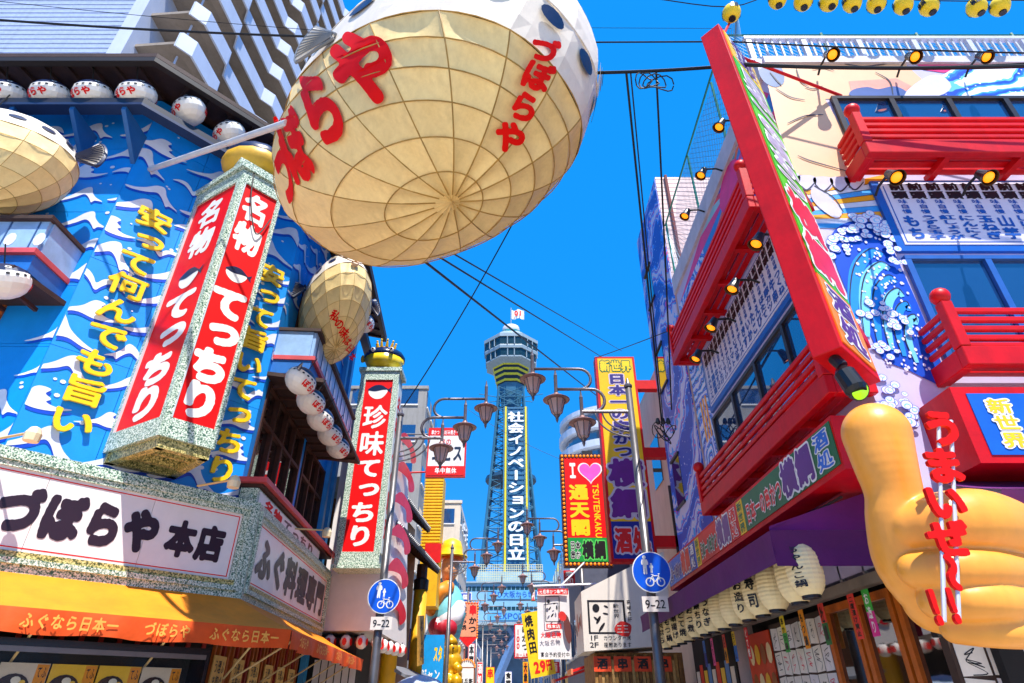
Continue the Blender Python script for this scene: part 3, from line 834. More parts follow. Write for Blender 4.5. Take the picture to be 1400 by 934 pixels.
def big_fish(E, root, NM=16, tail=None):
    tp = -4 if tail else 7; b2, b3 = tp + 19, tp + 39
    lats = [rad(-90 + (90 + tp) * x) for x in (0, .185, .36, .525, .68, .835, 1)]
    for i in range(NM):
        l0, l1 = 2 * math.pi * i / NM, 2 * math.pi * (i + 1) / NM
        for j in range(len(lats) - 1):
            skin_patch(E, l0, l1, lats[j], lats[j + 1], 5, 4, .026).obj('skin_panel', CREAM, root, smooth=True)
        pts = [E.S(l0, rad(-86 + (86 + tp) * q / 14), 1.0) for q in range(15)]
        M().tube(pts, .009 * E.L / 2.9, 5).obj('frame_rib', RIB, root)
        up = M(); skin_patch(E, l0, l1, rad(tp), rad(b2), 4, 3, .012, up); up.obj('upper_panel', CREAMW, root)
        up = M(); skin_patch(E, l0, l1, rad(b2), rad(b3), 4, 3, .012, up); up.obj('upper_panel', CREAMW, root)
        skin_patch(E, l0, l1, rad(b3), rad(89.5), 4, 5, .01).obj('back_panel', NAVY, root)
    for la in lats[1:]:
        M().tube([E.S(2 * math.pi * q / 64, la, 1.0) for q in range(65)], .008 * E.L / 2.9, 5, caps=False).obj('frame_hoop', RIB, root)
    M().tube([E.S(2 * math.pi * q / 64, rad(b2), 1.0) for q in range(65)], .009 * E.L / 2.9, 5, caps=False).obj('frame_hoop', CREAMW, root)
    for i in range(NM):
        disc(E, 2 * math.pi * (i + .5) / NM, rad(tp + 14), .10, .055, 1.006).obj('navy_spot', NAVY, root)
    for s in (1, -1):
        e = disc(E, s * rad(32), rad(tp + 26), .11, .10, 1.008).obj('eye', mat('eye_white', (244, 240, 230), .3), root)
        disc(E, s * rad(32), rad(tp + 26), .075, .07, 1.016).obj('iris', mat('eye_gold', (200, 170, 110), .3), e)
        disc(E, s * rad(32), rad(tp + 26), .045, .042, 1.022).obj('pupil', NAVY, e)
        if not tail: fan_fin(root, E.S(s * rad(78), rad(12), 1.0), E.R @ V((-.5, s * .9, .1)), E.R @ V((0, 0, 1)), E.L * .28, 1.5, .03, 'side_fin', CREAMW, NAVY)
    if tail: fan_fin(root, E.hit(*tail), V((-1, .45, .3)), V((.25, -.1, 1)), E.L * .24, 1.1, .03, 'tail_fin', CREAMW, mat('fin_grey', (120, 124, 130), .5), 10)
    else: fan_fin(root, E.S(math.pi, rad(14), .95), E.R @ V((-1, 0, .25)), E.R @ V((.2, 0, 1)), E.L * .36, 1.3, .04, 'tail_fin', CREAMW, NAVY, 10)
    if not tail: M().lathe(E.S(0, rad(4), .99), [(.13 * E.L / 2.9, 0), (.17 * E.L / 2.9, .04), (.15 * E.L / 2.9, .1), (.06 * E.L / 2.9, .1), (.05 * E.L / 2.9, .02)], 14, E.R @ V((1, 0, 0))).obj('mouth', mat('lip', (226, 190, 160), .5), root)
def decal(E, chars, material, root, k=1.006, bold=.04, res=64):
    """chars: (char, u, v, w, h, rotation deg) projected on the skin"""
    for ch, u, v, wd, ht, rot in chars:
        g, fs = glyph(ch, bold, res); q = g - .5; r = rad(rot); m = M()
        vs = []
        for x, y in q:
            X, Y = x * wd, -y * ht
            vs.append(E.hit(u + X * math.cos(r) - Y * math.sin(r), v + X * math.sin(r) + Y * math.cos(r), k))
        m.add(vs, fs).obj('lettering', material, root)
def hang_fish(name, label, L, W, H, c, yaw, pitch, roll, pole=None, tail=None, **k):
    E = Egg(L, W, H); E.c = V(c); E.R = rotm(yaw, pitch, roll)
    if pole: E.p = 2.35; E.set_skin(*pole)
    root = thing(name, label, 'lantern', c, 'large puffer fish lanterns'); big_fish(E, root, tail=tail, **k); return E, root
E1, big = hang_fish('puffer_fish_lantern', 'huge cream puffer fish lantern with red lettering hanging over the street', 2.98, 1.74, 2.06, (-1.393, 6.3, 9.277), -.743, .248, -.046, pole=(618, 276, (.159, .083, .984), -.127, rad(-4)), tail=(462, 48))
decal(E1, [('や', 498, 92, 92, 116, -24), ('ら', 438, 148, 58, 112, -22), ('ぼ', 402, 200, 36, 112, -20), ('づ', 388, 236, 20, 104, -14)], REDT, big, bold=.06)
decal(E1, [('づ', 744, 68, 40, 40, 26), ('ぼ', 735, 104, 42, 44, 22), ('ら', 717, 146, 42, 44, 22), ('や', 697, 188, 44, 46, 22)], REDT, big, bold=.06)
# stays of the big lantern
M().tube([FA.p(*FA.px(205, 232)), E1.hit(392, 168)], .05, 8).obj('support_pipe', PIPE, label='white diagonal support pipe from the blue wall to the huge fish lantern', cat='pipe')
for dx, dy in ((-.9, .2), (.9, -.3)):
    M().tube([E1.c + V((dx, dy, 1.6)), E1.c + V((dx * .9, dy, 9))], .012, 5).obj('hanging_wire', CABLE, big)
E2, lf = hang_fish('puffer_fish_lantern', 'cream puffer fish lantern at the left edge with its tail towards the wall fold', 1.4, .85, 1.0, (-8.75, 7.0, 9.25), math.pi + .1, .05, .1)
M().tube([E2.c + V((-.5, 0, 1.0)), E2.c + V((-.5, .2, 2.3))], .012, 5).obj('hanging_wire', CABLE, lf)
E3, rf = hang_fish('puffer_fish_lantern', 'cream puffer fish lantern with a slogan hanging beside the street-side timber windows', 1.4, .72, 1.12, (-4.0, 11.25, 9.15), -1.05, -.25, .1)
decal(E3, [('私', 458, 432, 14, 17, 30), ('の', 464, 443, 13, 16, 34), ('味', 470, 455, 13, 17, 38), ('は', 475, 466, 11, 15, 42), ('日', 479, 477, 10, 14, 45), ('本', 482, 488, 8, 13, 48)], REDT, rf, bold=.03, res=40)
M().tube([E3.c + V((0, 0, 1.0)), E3.c + V((-.1, .1, 2.4))], .012, 5).obj('hanging_wire', CABLE, rf)

# small lanterns under the eaves: one prototype, copied
ES = Egg(.36, .30, .26)
def small_fish():
    r = thing('fish_lantern', '', 'lantern')
    m = M()
    for i in range(12): skin_patch(ES, i * math.pi / 6, (i + 1) * math.pi / 6, rad(-90), rad(25), 2, 6, .012, m)
    m.obj('belly', SMALLW, r)
    m = M()
    for i in range(12): skin_patch(ES, i * math.pi / 6, (i + 1) * math.pi / 6, rad(25), rad(90), 2, 4, .0, m)
    m.obj('back', NAVY, r)
    for i in range(18): disc(ES, i * math.pi / 9, rad(14), .085, .075, 1.012, 8).obj('spot', BLK, r)
    for s in (1, -1):
        e = disc(ES, s * rad(38), rad(40), .12, .1, 1.012, 10).obj('eye', WHT, r); disc(ES, s * rad(38), rad(40), .06, .05, 1.024, 8).obj('pupil', BLK, e)
    fan_fin(r, ES.S(math.pi, rad(20), .9), (-1, 0, .3), (.3, 0, 1), .16, 1.2, .012, 'tail_fin', SMALLW, NAVY, 5)
    for s in (-1, 1):
        P = lambda a, b, c: ES.S(s * math.pi / 2 + s * -a * -1 * s, b, 1.02 + c)
        lettering(P, (-.95, rad(-34), .55, rad(2)), 'ぼらや', REDT, r, 'h', c=0, bold=.05, res=32)
    M().tube([(0, 0, ES.H * .9), (0, 0, ES.H + .3)], .01, 5).obj('cord', CABLE, r)
    return r
sf = small_fish(); first = [True]
def put_fish(p, rz, label, group, sc=1.0):
    o = sf if first[0] else copy_tree(sf); first[0] = False
    o.location = p; o.rotation_euler = (.42, 0, rz); o.scale = (sc, sc, sc); tag(o, label, 'lantern', group); return o
G1 = 'small fish lanterns under the top eave'
names = ['at the far left edge', 'second from the left', 'third from the left', 'last before the wall fold', 'first round the wall fold', 'nearest the huge fish lantern']
pos = [(F0, -2.42), (F0, -1.6), (F0, -.8), (F0, .03), (FA, .42), (FA, 1.22)]
for (fr, a), nm in zip(pos, names):
    put_fish(fr.p(a, 11.36 if fr is F0 else 11.52, .62), rad(-8) if fr is F0 else rad(44 - 90 + 6) * -1 * -1, 'small white fish lantern under the left eave, ' + nm, G1)
for j, nm in enumerate(('uppermost', 'middle', 'lowest')):
    p = FB.p(2.0 + 1.2 * j, 11.1, .72); put_fish(p, rad(94), 'small fish lantern on the street-side eave, %s of three beside the sky' % nm, G1, 1.05)
for j, nm in enumerate(('nearest and highest', 'second from the camera', 'middle one', 'fourth from the camera', 'farthest and lowest')):
    u, v = ((411, 521), (425, 549), (438, 573), (451, 594), (462, 612))[j]
    a, b = FB.px(u, v, .92); put_fish(FB.p(a, b, .92), rad(96), 'small fish lantern under the street-side balcony, ' + nm, 'small fish lanterns under the balcony canopy', .92)
a, b = F0.px(5, 385, .9); put_fish(F0.p(a, b, .9), rad(-8), 'small white fish lantern under the left balcony at the frame edge', 'small fish lanterns under the balcony canopy')

# fish ornament behind the box sign, yellow and navy
of = thing('roof_fish_ornament', 'yellow and navy fish ornament on top of the corner box sign', 'ornament', FA.p(1.7, 10.38, 1.0))
o = FA.p(1.75, 10.75, .95)
M().ball(o, .62, .5, .36, 14, 9).obj('body', mat('gold_body', (226, 176, 50), .4), of, smooth=True)
M().ball(o + V((0, 0, .12)), .6, .48, .36, 14, 9).obj('back', NAVY, of, smooth=True)
fan_fin(of, o + V((.45, .3, .3)), (.6, .3, .8), (-.4, 0, 1), .42, 1.1, .03, 'tail_fin', mat('gold_fin', (236, 190, 30), .4), mat('gold_rim', (190, 120, 10), .4), 6)
box('stand', FRAMEG, FA, 1.4, 2.1, 10.375, 10.5, .6, 1.3, of)

# ================================================================ red vertical street sign with crowned fish
vs_ = thing('vertical_sign', 'tall red vertical sign with white lettering and green speckled frame beside the street lamp', 'sign', (-3.95, 16, 4.5))
FV = Fr((0, 15.75, 0), (1, 0, 0))
x0, x1 = FV.px(460, 770)[0], FV.px(527, 775)[0]; x0 = -4.42; x1 = -3.36
box('sign_box', mat('box_side_grey', (150, 160, 150), .5), FV, x0, x1, 4.55, 10.0, -.7, 0, vs_)
for (a, b, c, d, e) in ((x0 - .03, x0 + .13, 4.55, 10.0, .05), (x1 - .13, x1 + .03, 4.55, 10.0, .05), (x0 + .13, x1 - .13, 4.55, 4.85, .052), (x0 + .13, x1 - .13, 9.72, 10.0, .052)):
    box('frame_strip', FRAMEG, FV, a, b, c, d, 0, e, vs_)
box('top_moulding', FRAMEG, FV, x0 - .1, x1 + .1, 10.002, 10.12, -.75, .1, vs_)
box('bottom_moulding', FRAMEG, FV, x0 - .08, x1 + .08, 4.45, 4.548, -.72, .08, vs_)
box('red_face', REDS, FV, x0 + .13, x1 - .13, 4.85, 9.72, 0, .02, vs_)
xm = (x0 + x1) / 2
flat_fish(FV, xm, 9.35, .78, .024, vs_)
lettering(FV, (xm - .37, 7.35, xm + .37, 8.95), '珍味', WHT, vs_, 'v', c=.024, bold=.03, res=52)
lettering(FV, (xm - .38, 4.95, xm + .38, 7.35), 'てっちり', WHT, vs_, 'v', c=.024, bold=.05, res=52)
FVS = Fr((x1 + .02, 15.75, 0), (0, 1, 0))
box('side_face', mat('side_pale', (220, 226, 216), .5), FVS, .08, .62, 4.85, 9.72, -.02, .012, vs_)
lettering(FVS, (.12, 5.1, .58, 9.4), '名物ふぐ料理', REDT, vs_, 'v', c=.016, bold=.03, res=32)
cf = thing('crowned_fish_ornament', 'glossy navy and yellow fish wearing a gold crown on top of the red vertical sign', 'ornament', (xm, 16.05, 10.12))
ce = V((xm, 16.0, 10.5)); GOLD = mat('gold_paint', (226, 168, 20), .28, .3, var=.15); GLY = mat('gloss_yellow', (240, 204, 40), .25, var=.06)
pr = [(.05, -.36), (.32, -.34), (.46, -.2), (.55, 0.0)]
M().lathe(ce, pr, 18, sx=1.1).obj('belly', GLY, cf, smooth=True)
M().lathe(ce, [(.55, 0), (.56, .1), (.5, .22), (.3, .3), (.01, .33)], 18, sx=1.12).obj('back', mat('gloss_navy', (22, 40, 80), .2, var=.1), cf, smooth=True)
fan_fin(cf, ce + V((-.5, 0, .05)), (-1, 0, .2), (0, 0, 1), .22, 1.2, .02, 'tail_fin', GLY, GOLD, 5)
for s in (-.25, .3):
    e = M().ball(ce + V((s, -.52, .12)), .07).obj('eye', WHT, cf, smooth=True); M().ball(ce + V((s, -.575, .12)), .035).obj('pupil', BLK, e, smooth=True)
cr = M(); N = 10; z0 = ce.z + .3
M().lathe((ce.x, ce.y, z0), [(.24, 0), (.27, .06), (.25, .08)], 16).obj('crown_band', GOLD, cf, smooth=True)
for i in range(N):
    t = 2 * math.pi * i / N; b = V((ce.x + .25 * math.cos(t), ce.y + .25 * math.sin(t), z0 + .07)); tp = V((ce.x + .3 * math.cos(t), ce.y + .3 * math.sin(t), z0 + .3))
    k = M().tube([b, b.lerp(tp, .6), tp], [.05, .04, .012], 6).obj('crown_point', GOLD, cf); M().ball(tp, .035, n=8, m=6).obj('crown_pearl', GLY, k, smooth=True)

# ================================================================ street lamps
LHAT = mat('lamp_hat', (140, 104, 100), .45, .3, var=.2); LGLS = mat('lamp_glass', (250, 214, 206), .35, var=.05, trans=.55); LDK = mat('lamp_metal', (112, 106, 112), .4, .5, var=.2)
def street_lamp(s):
    r = thing('street_lamp', '', 'street lamp')
    M().tube([(0, 0, 0), (0, 0, 1.2), (0, 0, 7.1)], [.1, .085, .065], 12).obj('pole', STEEL, r, smooth=True)
    M().lathe((0, 0, 7.1), [(.08, 0), (.085, .04), (.05, .08), (.02, .2)], 10).obj('pole_cap', LDK, r)
    M().lathe((0, 0, 0), [(.2, 0), (.2, .25), (.12, .4)], 12).obj('pole_base', LDK, r)
    z = (6.57, 7.06, 7.52); x = (.96, 1.45, 1.91)
    def bend(cx, za, zb):
        rr = (zb - za) / 2; return [(s * (cx - rr * math.sin(t)), 0, (za + zb) / 2 - rr * math.cos(t)) for t in [math.pi * i / 10 for i in range(11)]]
    M().tube([(0, 0, z[0]), (s * x[0], 0, z[0])], .035, 8).obj('arm', LDK, r)
    M().tube(bend(.74, z[0], z[1]) + [(s * x[1], 0, z[1])], .033, 8).obj('arm', LDK, r, smooth=True)
    M().tube(bend(.97, z[1], z[2]) + [(s * x[2], 0, z[2])], .031, 8).obj('arm', LDK, r, smooth=True)
    for q in (.42, .56, .7):
        M().tube([(s * q * math.cos(t), 0, z[0] - q * .75 * math.sin(t)) for t in [math.pi / 2 * i / 10 for i in range(11)]], .017, 6).obj('scroll', LDK, r, smooth=True)
    for xx, zz in zip(x, z):
        ln = M().lathe((s * xx, 0, zz - .56), [(.05, 0), (.1, .04), (.17, .32)], 8).obj('lantern', LGLS, r)
        M().tube([(s * xx, 0, zz - .2), (s * xx, 0, zz + .3)], .036, 8).obj('stem', LDK, ln)
        M().lathe((s * xx, 0, zz + .3), [(.04, 0), (.025, .05), (.008, .16)], 8).obj('finial', LDK, ln)
        M().lathe((s * xx, 0, zz - .25), [(.26, 0), (.27, .015), (.2, .06), (.08, .1), (.05, .16)], 16).obj('hat', LHAT, ln)
        M().lathe((s * xx, 0, zz - .72), [(.008, 0), (.03, .06), (.03, .1), (.065, .15)], 8).obj('drop', LDK, ln)
        for k in range(8):
            t = 2 * math.pi * k / 8
            M().tube([(s * xx + .052 * math.cos(t), .052 * math.sin(t), zz - .56), (s * xx + .102 * math.cos(t), .102 * math.sin(t), zz - .52), (s * xx + .172 * math.cos(t), .172 * math.sin(t), zz - .245)], .009, 4).obj('glazing_bar', LDK, ln)
    return r
LR = street_lamp(-1); LL = street_lamp(1)
def ordl(i): return ('nearest', 'second', 'third', 'fourth', 'fifth', 'sixth', 'seventh', 'eighth', 'ninth', 'tenth')[i]
RY = [10.2, 21.2, 31.2, 41, 51, 61, 72, 84]; LY = [12.4, 26, 37, 47, 57, 68, 80]
def drop_parts(o, kinds):
    for ch in list(o.children):
        drop_parts(ch, kinds)
        if ch.name.split('.')[0] in kinds: bpy.data.objects.remove(ch)
for side, proto, YS, X in (('right', LR, RY, 2.33), ('left', LL, LY, -2.5)):
    src = proto
    for i, y in enumerate(YS):
        o = proto if i == 0 else copy_tree(proto)
        if i > 2: drop_parts(o, {'glazing_bar', 'finial'})
        o.location = (X if not (side == 'right' and i == 0) else 2.2, y, 0.0)
        if side == 'right' and i == 0: o.scale = (.945, .945, .945)
        tag(o, 'grey three-lantern street lamp, %s from the camera on the %s side' % (ordl(i), side), 'street lamp', 'three-lantern street lamps')

# pedestrian / bicycle signs on the two nearest poles
TBL = mat('traffic_blue', (0, 84, 206), .35, var=.04); PLT = mat('plate_white', (226, 214, 204), .4, var=.05)
def traffic_sign(c, side, label):
    fr = Fr(c, (1, 0, 0)); t = thing('traffic_sign', label, 'sign', c + V((0, .1, -.6)), 'round blue pedestrian and bicycle signs')
    circ = lambda r, a=0, b=0, n=32: [(a + r * math.cos(2 * math.pi * i / n), b + r * math.sin(2 * math.pi * i / n)) for i in range(n)]
    M().prism(fr, circ(.31), -.012, 0).obj('disc_rim', WHT, t); M().flat(fr, circ(.295), .003).obj('disc_face', TBL, t)
    def person(x, y, h):
        M().flat(fr, circ(h * .11, x, y + h * .42, 10), .006).obj('pictogram_head', WHT, t)
        M().flat(fr, smooth_loop([(x - h * .16, y + h * .28), (x + h * .16, y + h * .28), (x + h * .2, y - h * .02), (x + h * .11, y - .02 * h), (x + h * .1, y - h * .5), (x + h * .02, y - h * .5), (x, y - .1 * h), (x - .02 * h, y - h * .5), (x - h * .12, y - h * .5), (x - h * .11, y - .02 * h), (x - h * .2, y)], 2), .006).obj('pictogram_body', WHT, t)
    person(-.1, .11, .27); person(.0, .06, .14)
    cy = (.04, -.15); PALE = mat('picto_pale', (90, 150, 230), .4)
    def ring(x, y, r, w=.009):
        m = M(); n = 20; vs = []; fs = []
        for i in range(n):
            a = 2 * math.pi * i / n; vs += [fr.p(x + (r - w) * math.cos(a), y + (r - w) * math.sin(a), .006), fr.p(x + (r + w) * math.cos(a), y + (r + w) * math.sin(a), .006)]
        for i in range(n): j = (i + 1) % n; fs.append((2 * i, 2 * i + 1, 2 * j + 1, 2 * j))
        m.add(vs, fs).obj('pictogram_wheel', WHT, t)
    ring(-.045, -.15, .06); ring(.125, -.15, .06)
    def bar(x0, y0, x1, y1, z=.0075):
        M().tube([fr.p(x0, y0, z), fr.p(x1, y1, z)], .006, 4).obj('pictogram_bar', WHT, t)
    bar(-.045, -.15, .0, -.06); bar(.0, -.06, .1, -.06); bar(.1, -.06, .125, -.15); bar(.0, -.07, .035, -.15); bar(.035, -.15, .1, -.07); bar(-.02, -.04, .02, -.04); bar(.09, -.03, .12, -.03); bar(.1, -.06, .1, -.03)
    box('time_plate', PLT, fr, -.2, .2, -.58, -.36, -.01, 0, t)
    lettering(fr, (-.16, -.54, .16, -.4), '9-22', BLK, t, c=.004, bold=.02, res=44)
    M().lathe(c + V((0, .1, .1)), [(.1, 0), (.1, .06)], 12).obj('clamp', DSTEEL, t); M().lathe(c + V((0, .1, -.5)), [(.1, 0), (.1, .06)], 12).obj('clamp', DSTEEL, t)
traffic_sign(hitY(525, 815, 12.27), 'left', 'round blue pedestrian and bicycle sign on the left lamp post')
traffic_sign(hitY(891, 782, 10.05), 'right', 'round blue pedestrian and bicycle sign on the right lamp post')

# ================================================================ tower
TX, TY = -.3, 155.0
TF = Fr((0, TY, 0), (1, 0, 0))
tz = lambda v: hitY(700, v, TY).z
td = lambda v: TY / ray(700, v).y / FPX          # metres per pixel at row v
tw = thing('observation_tower', 'tall steel lattice observation tower with white vertical lettering at the street end', 'tower', (TX, TY, 0))
TSTEEL = mat('tower_steel', (62, 118, 146), .45, .1, var=.15, vs=.3); TDK = mat('tower_steel_dark', (52, 92, 120), .5, .1, var=.15); TWH = mat('tower_white', (150, 168, 176), .4, var=.08, vs=.3); TYL = mat('tower_yellow', (236, 214, 40), .4)
TGL = mat('tower_glass', (30, 62, 74), .2, var=.3, vs=1.5); TBK = mat('tower_black', (26, 30, 36), .4)
zA, zB = tz(790), tz(536); hA, hB = 7.2, 3.5
hw = lambda z: hB + (hA - hB) * ((zB - z) / (zB - zA)) ** 1.25 if z < zB else hB
NL = 11; lev = [zA + (zB - zA) * (1 - (1 - i / NL) ** 1.15) for i in range(NL + 1)]
cn = lambda i, z: V((TX + hw(z) * (1 if i in (0, 1) else -1), TY + hw(z) * (1 if i in (1, 2) else -1), z))
for i in range(4):
    M().tube([cn(i, z) for z in lev], .33, 4).obj('corner_leg', TSTEEL, tw)
for f in range(4):
    m = M()
    for k in range(NL):
        a0, a1 = cn(f, lev[k]), cn(f, lev[k + 1]); b0, b1 = cn((f + 1) % 4, lev[k]), cn((f + 1) % 4, lev[k + 1])
        m.tube([a0, b1], .14, 4); m.tube([b0, a1], .14, 4); m.tube([a0, b0], .16, 4)
        am, bm = a0.lerp(a1, .5), b0.lerp(b1, .5); m.tube([am, bm], .09, 4)
        m.tube([a0.lerp(b0, .5), am], .08, 4); m.tube([a0.lerp(b0, .5), bm], .08, 4)
        m.tube([a0.lerp(b0, .25), a1.lerp(b1, .25)], .08, 4); m.tube([a0.lerp(b0, .75), a1.lerp(b1, .75)], .08, 4)
    m.obj('lattice_face', TSTEEL, tw, kind='stuff')
m = M()
for zz in (tz(660),):
    M().lathe((TX, TY, zz), [(hw(zz) * 1.05, 0), (hw(zz) * 1.3, .2), (hw(zz) * 1.3, 1.1), (hw(zz) * 1.22, 1.1), (hw(zz) * 1.22, .4), (hw(zz) * 1.0, .4)], 16).obj('ring_gallery', TDK, tw)
# stair and lift shaft
M().wbox(TX - 2.0, TX + 2.0, TY - 2.0, TY + 2.0, tz(795), tz(536)).obj('lift_shaft', mat('shaft_blue', (56, 108, 140), .5, var=.2, vs=.5), tw)
# sign column on the front
ys = TY - 7.4; FT = Fr((0, ys, 0), (1, 0, 0))
sx0, sx1 = FT.px(691, 660)[0], FT.px(720, 660)[0]; st, sbm = FT.px(700, 556)[1], FT.px(700, 790)[1]
sgn = M().box(FT, sx0 + .45, sx1 - .45, sbm, st, -.6, -.3).obj('sign_column', mat('sign_column_blue', (54, 112, 150), .45, var=.2, vs=.6), tw)
for a in (sx0, sx1):
    M().box(FT, a - .22, a + .22, sbm, st, -.5, .1).obj('sign_edge', TYL, tw)
    M().box(FT, a - .62, a - .3, sbm, st, -.6, -.1).obj('sign_edge', TSTEEL, tw); M().box(FT, a + .3, a + .62, sbm, st, -.6, -.1).obj('sign_edge', TSTEEL, tw)
k = sbm; m = M()
while k < st:
    m.box(FT, sx0 + .2, sx1 - .2, k, k + .12, -.28, -.1); k += 1.3
for q in range(1, 5): m.box(FT, sx0 + (sx1 - sx0) * q / 5 - .06, sx0 + (sx1 - sx0) * q / 5 + .06, sbm, st, -.32, -.2)
m.obj('sign_grid', TSTEEL, tw, kind='stuff')
lettering(FT, (FT.px(693, 660)[0], FT.px(700, 767)[1], FT.px(718, 660)[0], FT.px(700, 563)[1]), '社会イノベーションの日立', mat('tower_letter', (244, 246, 246), .4), tw, 'v', c=.3, bold=.045, res=40)
# observation decks (octagonal)
def octa(rows, mm, name, n=8, **k):
    prof = [(h * td(v), tz(v)) for v, h in rows]; rot = math.pi / n
    m = M(); m.lathe((0, 0, 0), prof, n); cs, sn = math.cos(rot), math.sin(rot)
    m.v = [(TX + (x * cs - y * sn), TY + (x * sn + y * cs), z) for x, y, z in m.v]
    return m.obj(name, mm, tw, **k)
octa([(566, 12), (548, 15), (536, 17), (530, 19)], TSTEEL, 'neck')
octa([(530, 20), (526, 20.5), (526, 21), (509, 25), (507, 26)], TBK, 'striped_drum')
for v in (528, 521, 514.5, 508.5): octa([(v + 1, 20.5 + (529 - v) * .25), (v - 1.6, 21.2 + (529 - v) * .27), (v - 1.6, 15)], TYL, 'yellow_stripe')
octa([(508, 26), (503.5, 36), (502, 36)], TWH, 'lower_soffit')
octa([(502, 35), (492.5, 36)], TGL, 'window_band')
octa([(492.5, 37.5), (489, 38), (488, 37.5)], TWH, 'deck_ledge')
octa([(488, 37.5), (478, 37.5)], TGL, 'window_band')
octa([(478, 39), (474, 39), (466, 27), (464, 24)], TWH, 'deck_roof')
octa([(464, 17), (458.5, 17.5), (458, 16)], mat('parapet_green', (50, 150, 150), .3), 'roof_parapet')
octa([(461, 12), (452, 12), (448.5, 11), (446.6, 7), (446.3, .1)], mat('dome_white', (216, 214, 214), .4), 'dome', n=16, smooth=True)
for ring, (va, vb, h) in enumerate(((502, 492.5, 35.6), (488, 478, 37.7))):
    for kk in range(24):
        t = 2 * math.pi * (kk + .5) / 24; R = h * td(va) * math.cos(math.pi / 8) / math.cos(((t) % (math.pi / 4)) - math.pi / 8)
        M().tube([(TX + R * math.cos(t), TY + R * math.sin(t), tz(va)), (TX + R * math.cos(t), TY + R * math.sin(t), tz(vb))], .16, 4).obj('mullion', TWH, tw)
M().tube([(TX, TY, tz(447)), (TX, TY, tz(421))], .14, 6).obj('mast', TWH, tw)
for s in (-1, 1):
    for v0, v1, ln in ((548, 545, 9), (552, 556, 6)):
        M().tube([(TX + s * 3, TY - 2, tz(v0)), (TX + s * ln, TY - 3, tz(v1))], .12, 5).obj('outrigger', TSTEEL, tw)
fl = thing('tower_flag', 'white flag with a red emblem flying from the tower mast', 'flag', (TX, TY, tz(434)))
vs = []; fs = []; x0 = TX + .2; wd = 17 * td(428)
for i in range(13):
    for j in range(2): vs.append((x0 + wd * i / 12, TY + .35 * math.sin(i * .8), (tz(435.5) if j == 0 else tz(423.5)) - .35 * (i / 12) ** 2 - .25 * math.sin(i * .55)))
for i in range(12): fs.append((2 * i, 2 * i + 2, 2 * i + 3, 2 * i + 1))
M().add(vs, fs).obj('flag_cloth', WHT, fl, smooth=True)
FF = Fr((x0, TY - .5, 0), (1, 0, 0)); lettering(FF, (wd * .2, tz(433.3), wd * .85, tz(426)), '01', REDT, fl, c=.1, bold=.06, res=32)
# base building of the tower
bsb = thing('podium_building', 'pale blue tower base building with netting on its roof and lettered banners', 'building', (0, 138, 0))
FBB = Fr((0, 138, 0), (1, 0, 0)); bx = lambda u, v: FBB.px(u, v)
BB = mat('base_blue', (132, 182, 212), .5, var=.1, vs=.3); BBD = mat('base_dark_blue', (58, 84, 116), .6, var=.15, vs=.3)
x0, x1 = bx(612, 810)[0], bx(775, 810)[0]; zt_, zb_ = bx(700, 796)[1], bx(700, 853)[1]
box('hall', BB, FBB, x0, x1, zb_, zt_, -18, 0, bsb)
for i in range(26):
    a = x0 + .5 + (x1 - x0 - 1) * i / 26
    box('window', TGL, FBB, a, a + (x1 - x0) / 26 * .8, bx(700, 808)[1], bx(700, 802)[1], 0, .08, bsb)
    box('window', TGL, FBB, a, a + (x1 - x0) / 26 * .8, bx(700, 834)[1], bx(700, 829.5)[1], 0, .08, bsb)
BNB = mat('banner_blue', (96, 172, 214), .5)
b1 = box('banner', BNB, FBB, bx(667, 812)[0], bx(740, 812)[0], bx(700, 819)[1], bx(700, 807)[1], .1, .2, bsb)
DBL = mat('banner_letter', (28, 88, 180), .5)
lettering(FBB, (bx(671, 812)[0], bx(700, 818)[1], bx(738, 812)[0], bx(700, 808)[1]), '再び大阪から世界', DBL, b1, c=.22, bold=.03, res=32)
b2 = box('banner', BNB, FBB, bx(667, 842)[0], bx(745, 842)[0], bx(700, 848)[1], bx(700, 836.5)[1], .1, .2, bsb)
lettering(FBB, (bx(679, 842)[0], bx(700, 847)[1], bx(738, 842)[0], bx(700, 838)[1]), 'EXPO2025', DBL, b2, c=.22, bold=.03, res=32)
box('ledge', TWH, FBB, x0 - .5, x1 + .5, bx(700, 855)[1], bx(700, 851)[1], -1, .8, bsb)
box('ledge', TWH, FBB, x0 - .3, x1 + .3, bx(700, 797.5)[1], bx(700, 795.5)[1], -1, .5, bsb)
m = M(); nz0, nz1 = bx(700, 795)[1], bx(700, 772)[1]; nx0, nx1 = bx(652, 785)[0], bx(742, 785)[0]
for i in range(31): a = nx0 + (nx1 - nx0) * i / 30; m.box(FBB, a - .05, a + .05, nz0, nz1, -.1, 0)
for i in range(8): b = nz0 + (nz1 - nz0) * i / 7; m.box(FBB, nx0, nx1, b - .06, b + .06, -.12, -.02)
m.obj('roof_netting', mat('net_cream', (208, 206, 170), .6), bsb, kind='stuff')
box('roof_plant', mat('plant_blue', (150, 190, 210), .5, var=.2, vs=.5), FBB, nx0, nx1, nz0, nz1 - 1.2, -3, -2, bsb)
for s in (-1, 1):
    M().tube([(s * 9.5, 139, 0), (s * 9, 140, zb_)], 1.3, 4).obj('pier', BBD, bsb)
M().tube([(-5, 139, 1), (1.5, 139, zb_ - .5)], .9, 4).obj('arch_brace', mat('brace_blue', (96, 130, 176), .5), bsb)
M().tube([(8, 139, 3), (-.5, 139, zb_ - .5)], .8, 4).obj('arch_brace', MATS['brace_blue'], bsb)
for q, v in enumerate((862, 871, 880)): box('beam', BBD, FBB, -10, 10, bx(700, v + 3)[1], bx(700, v)[1], -3 - q, -1 - q, bsb)
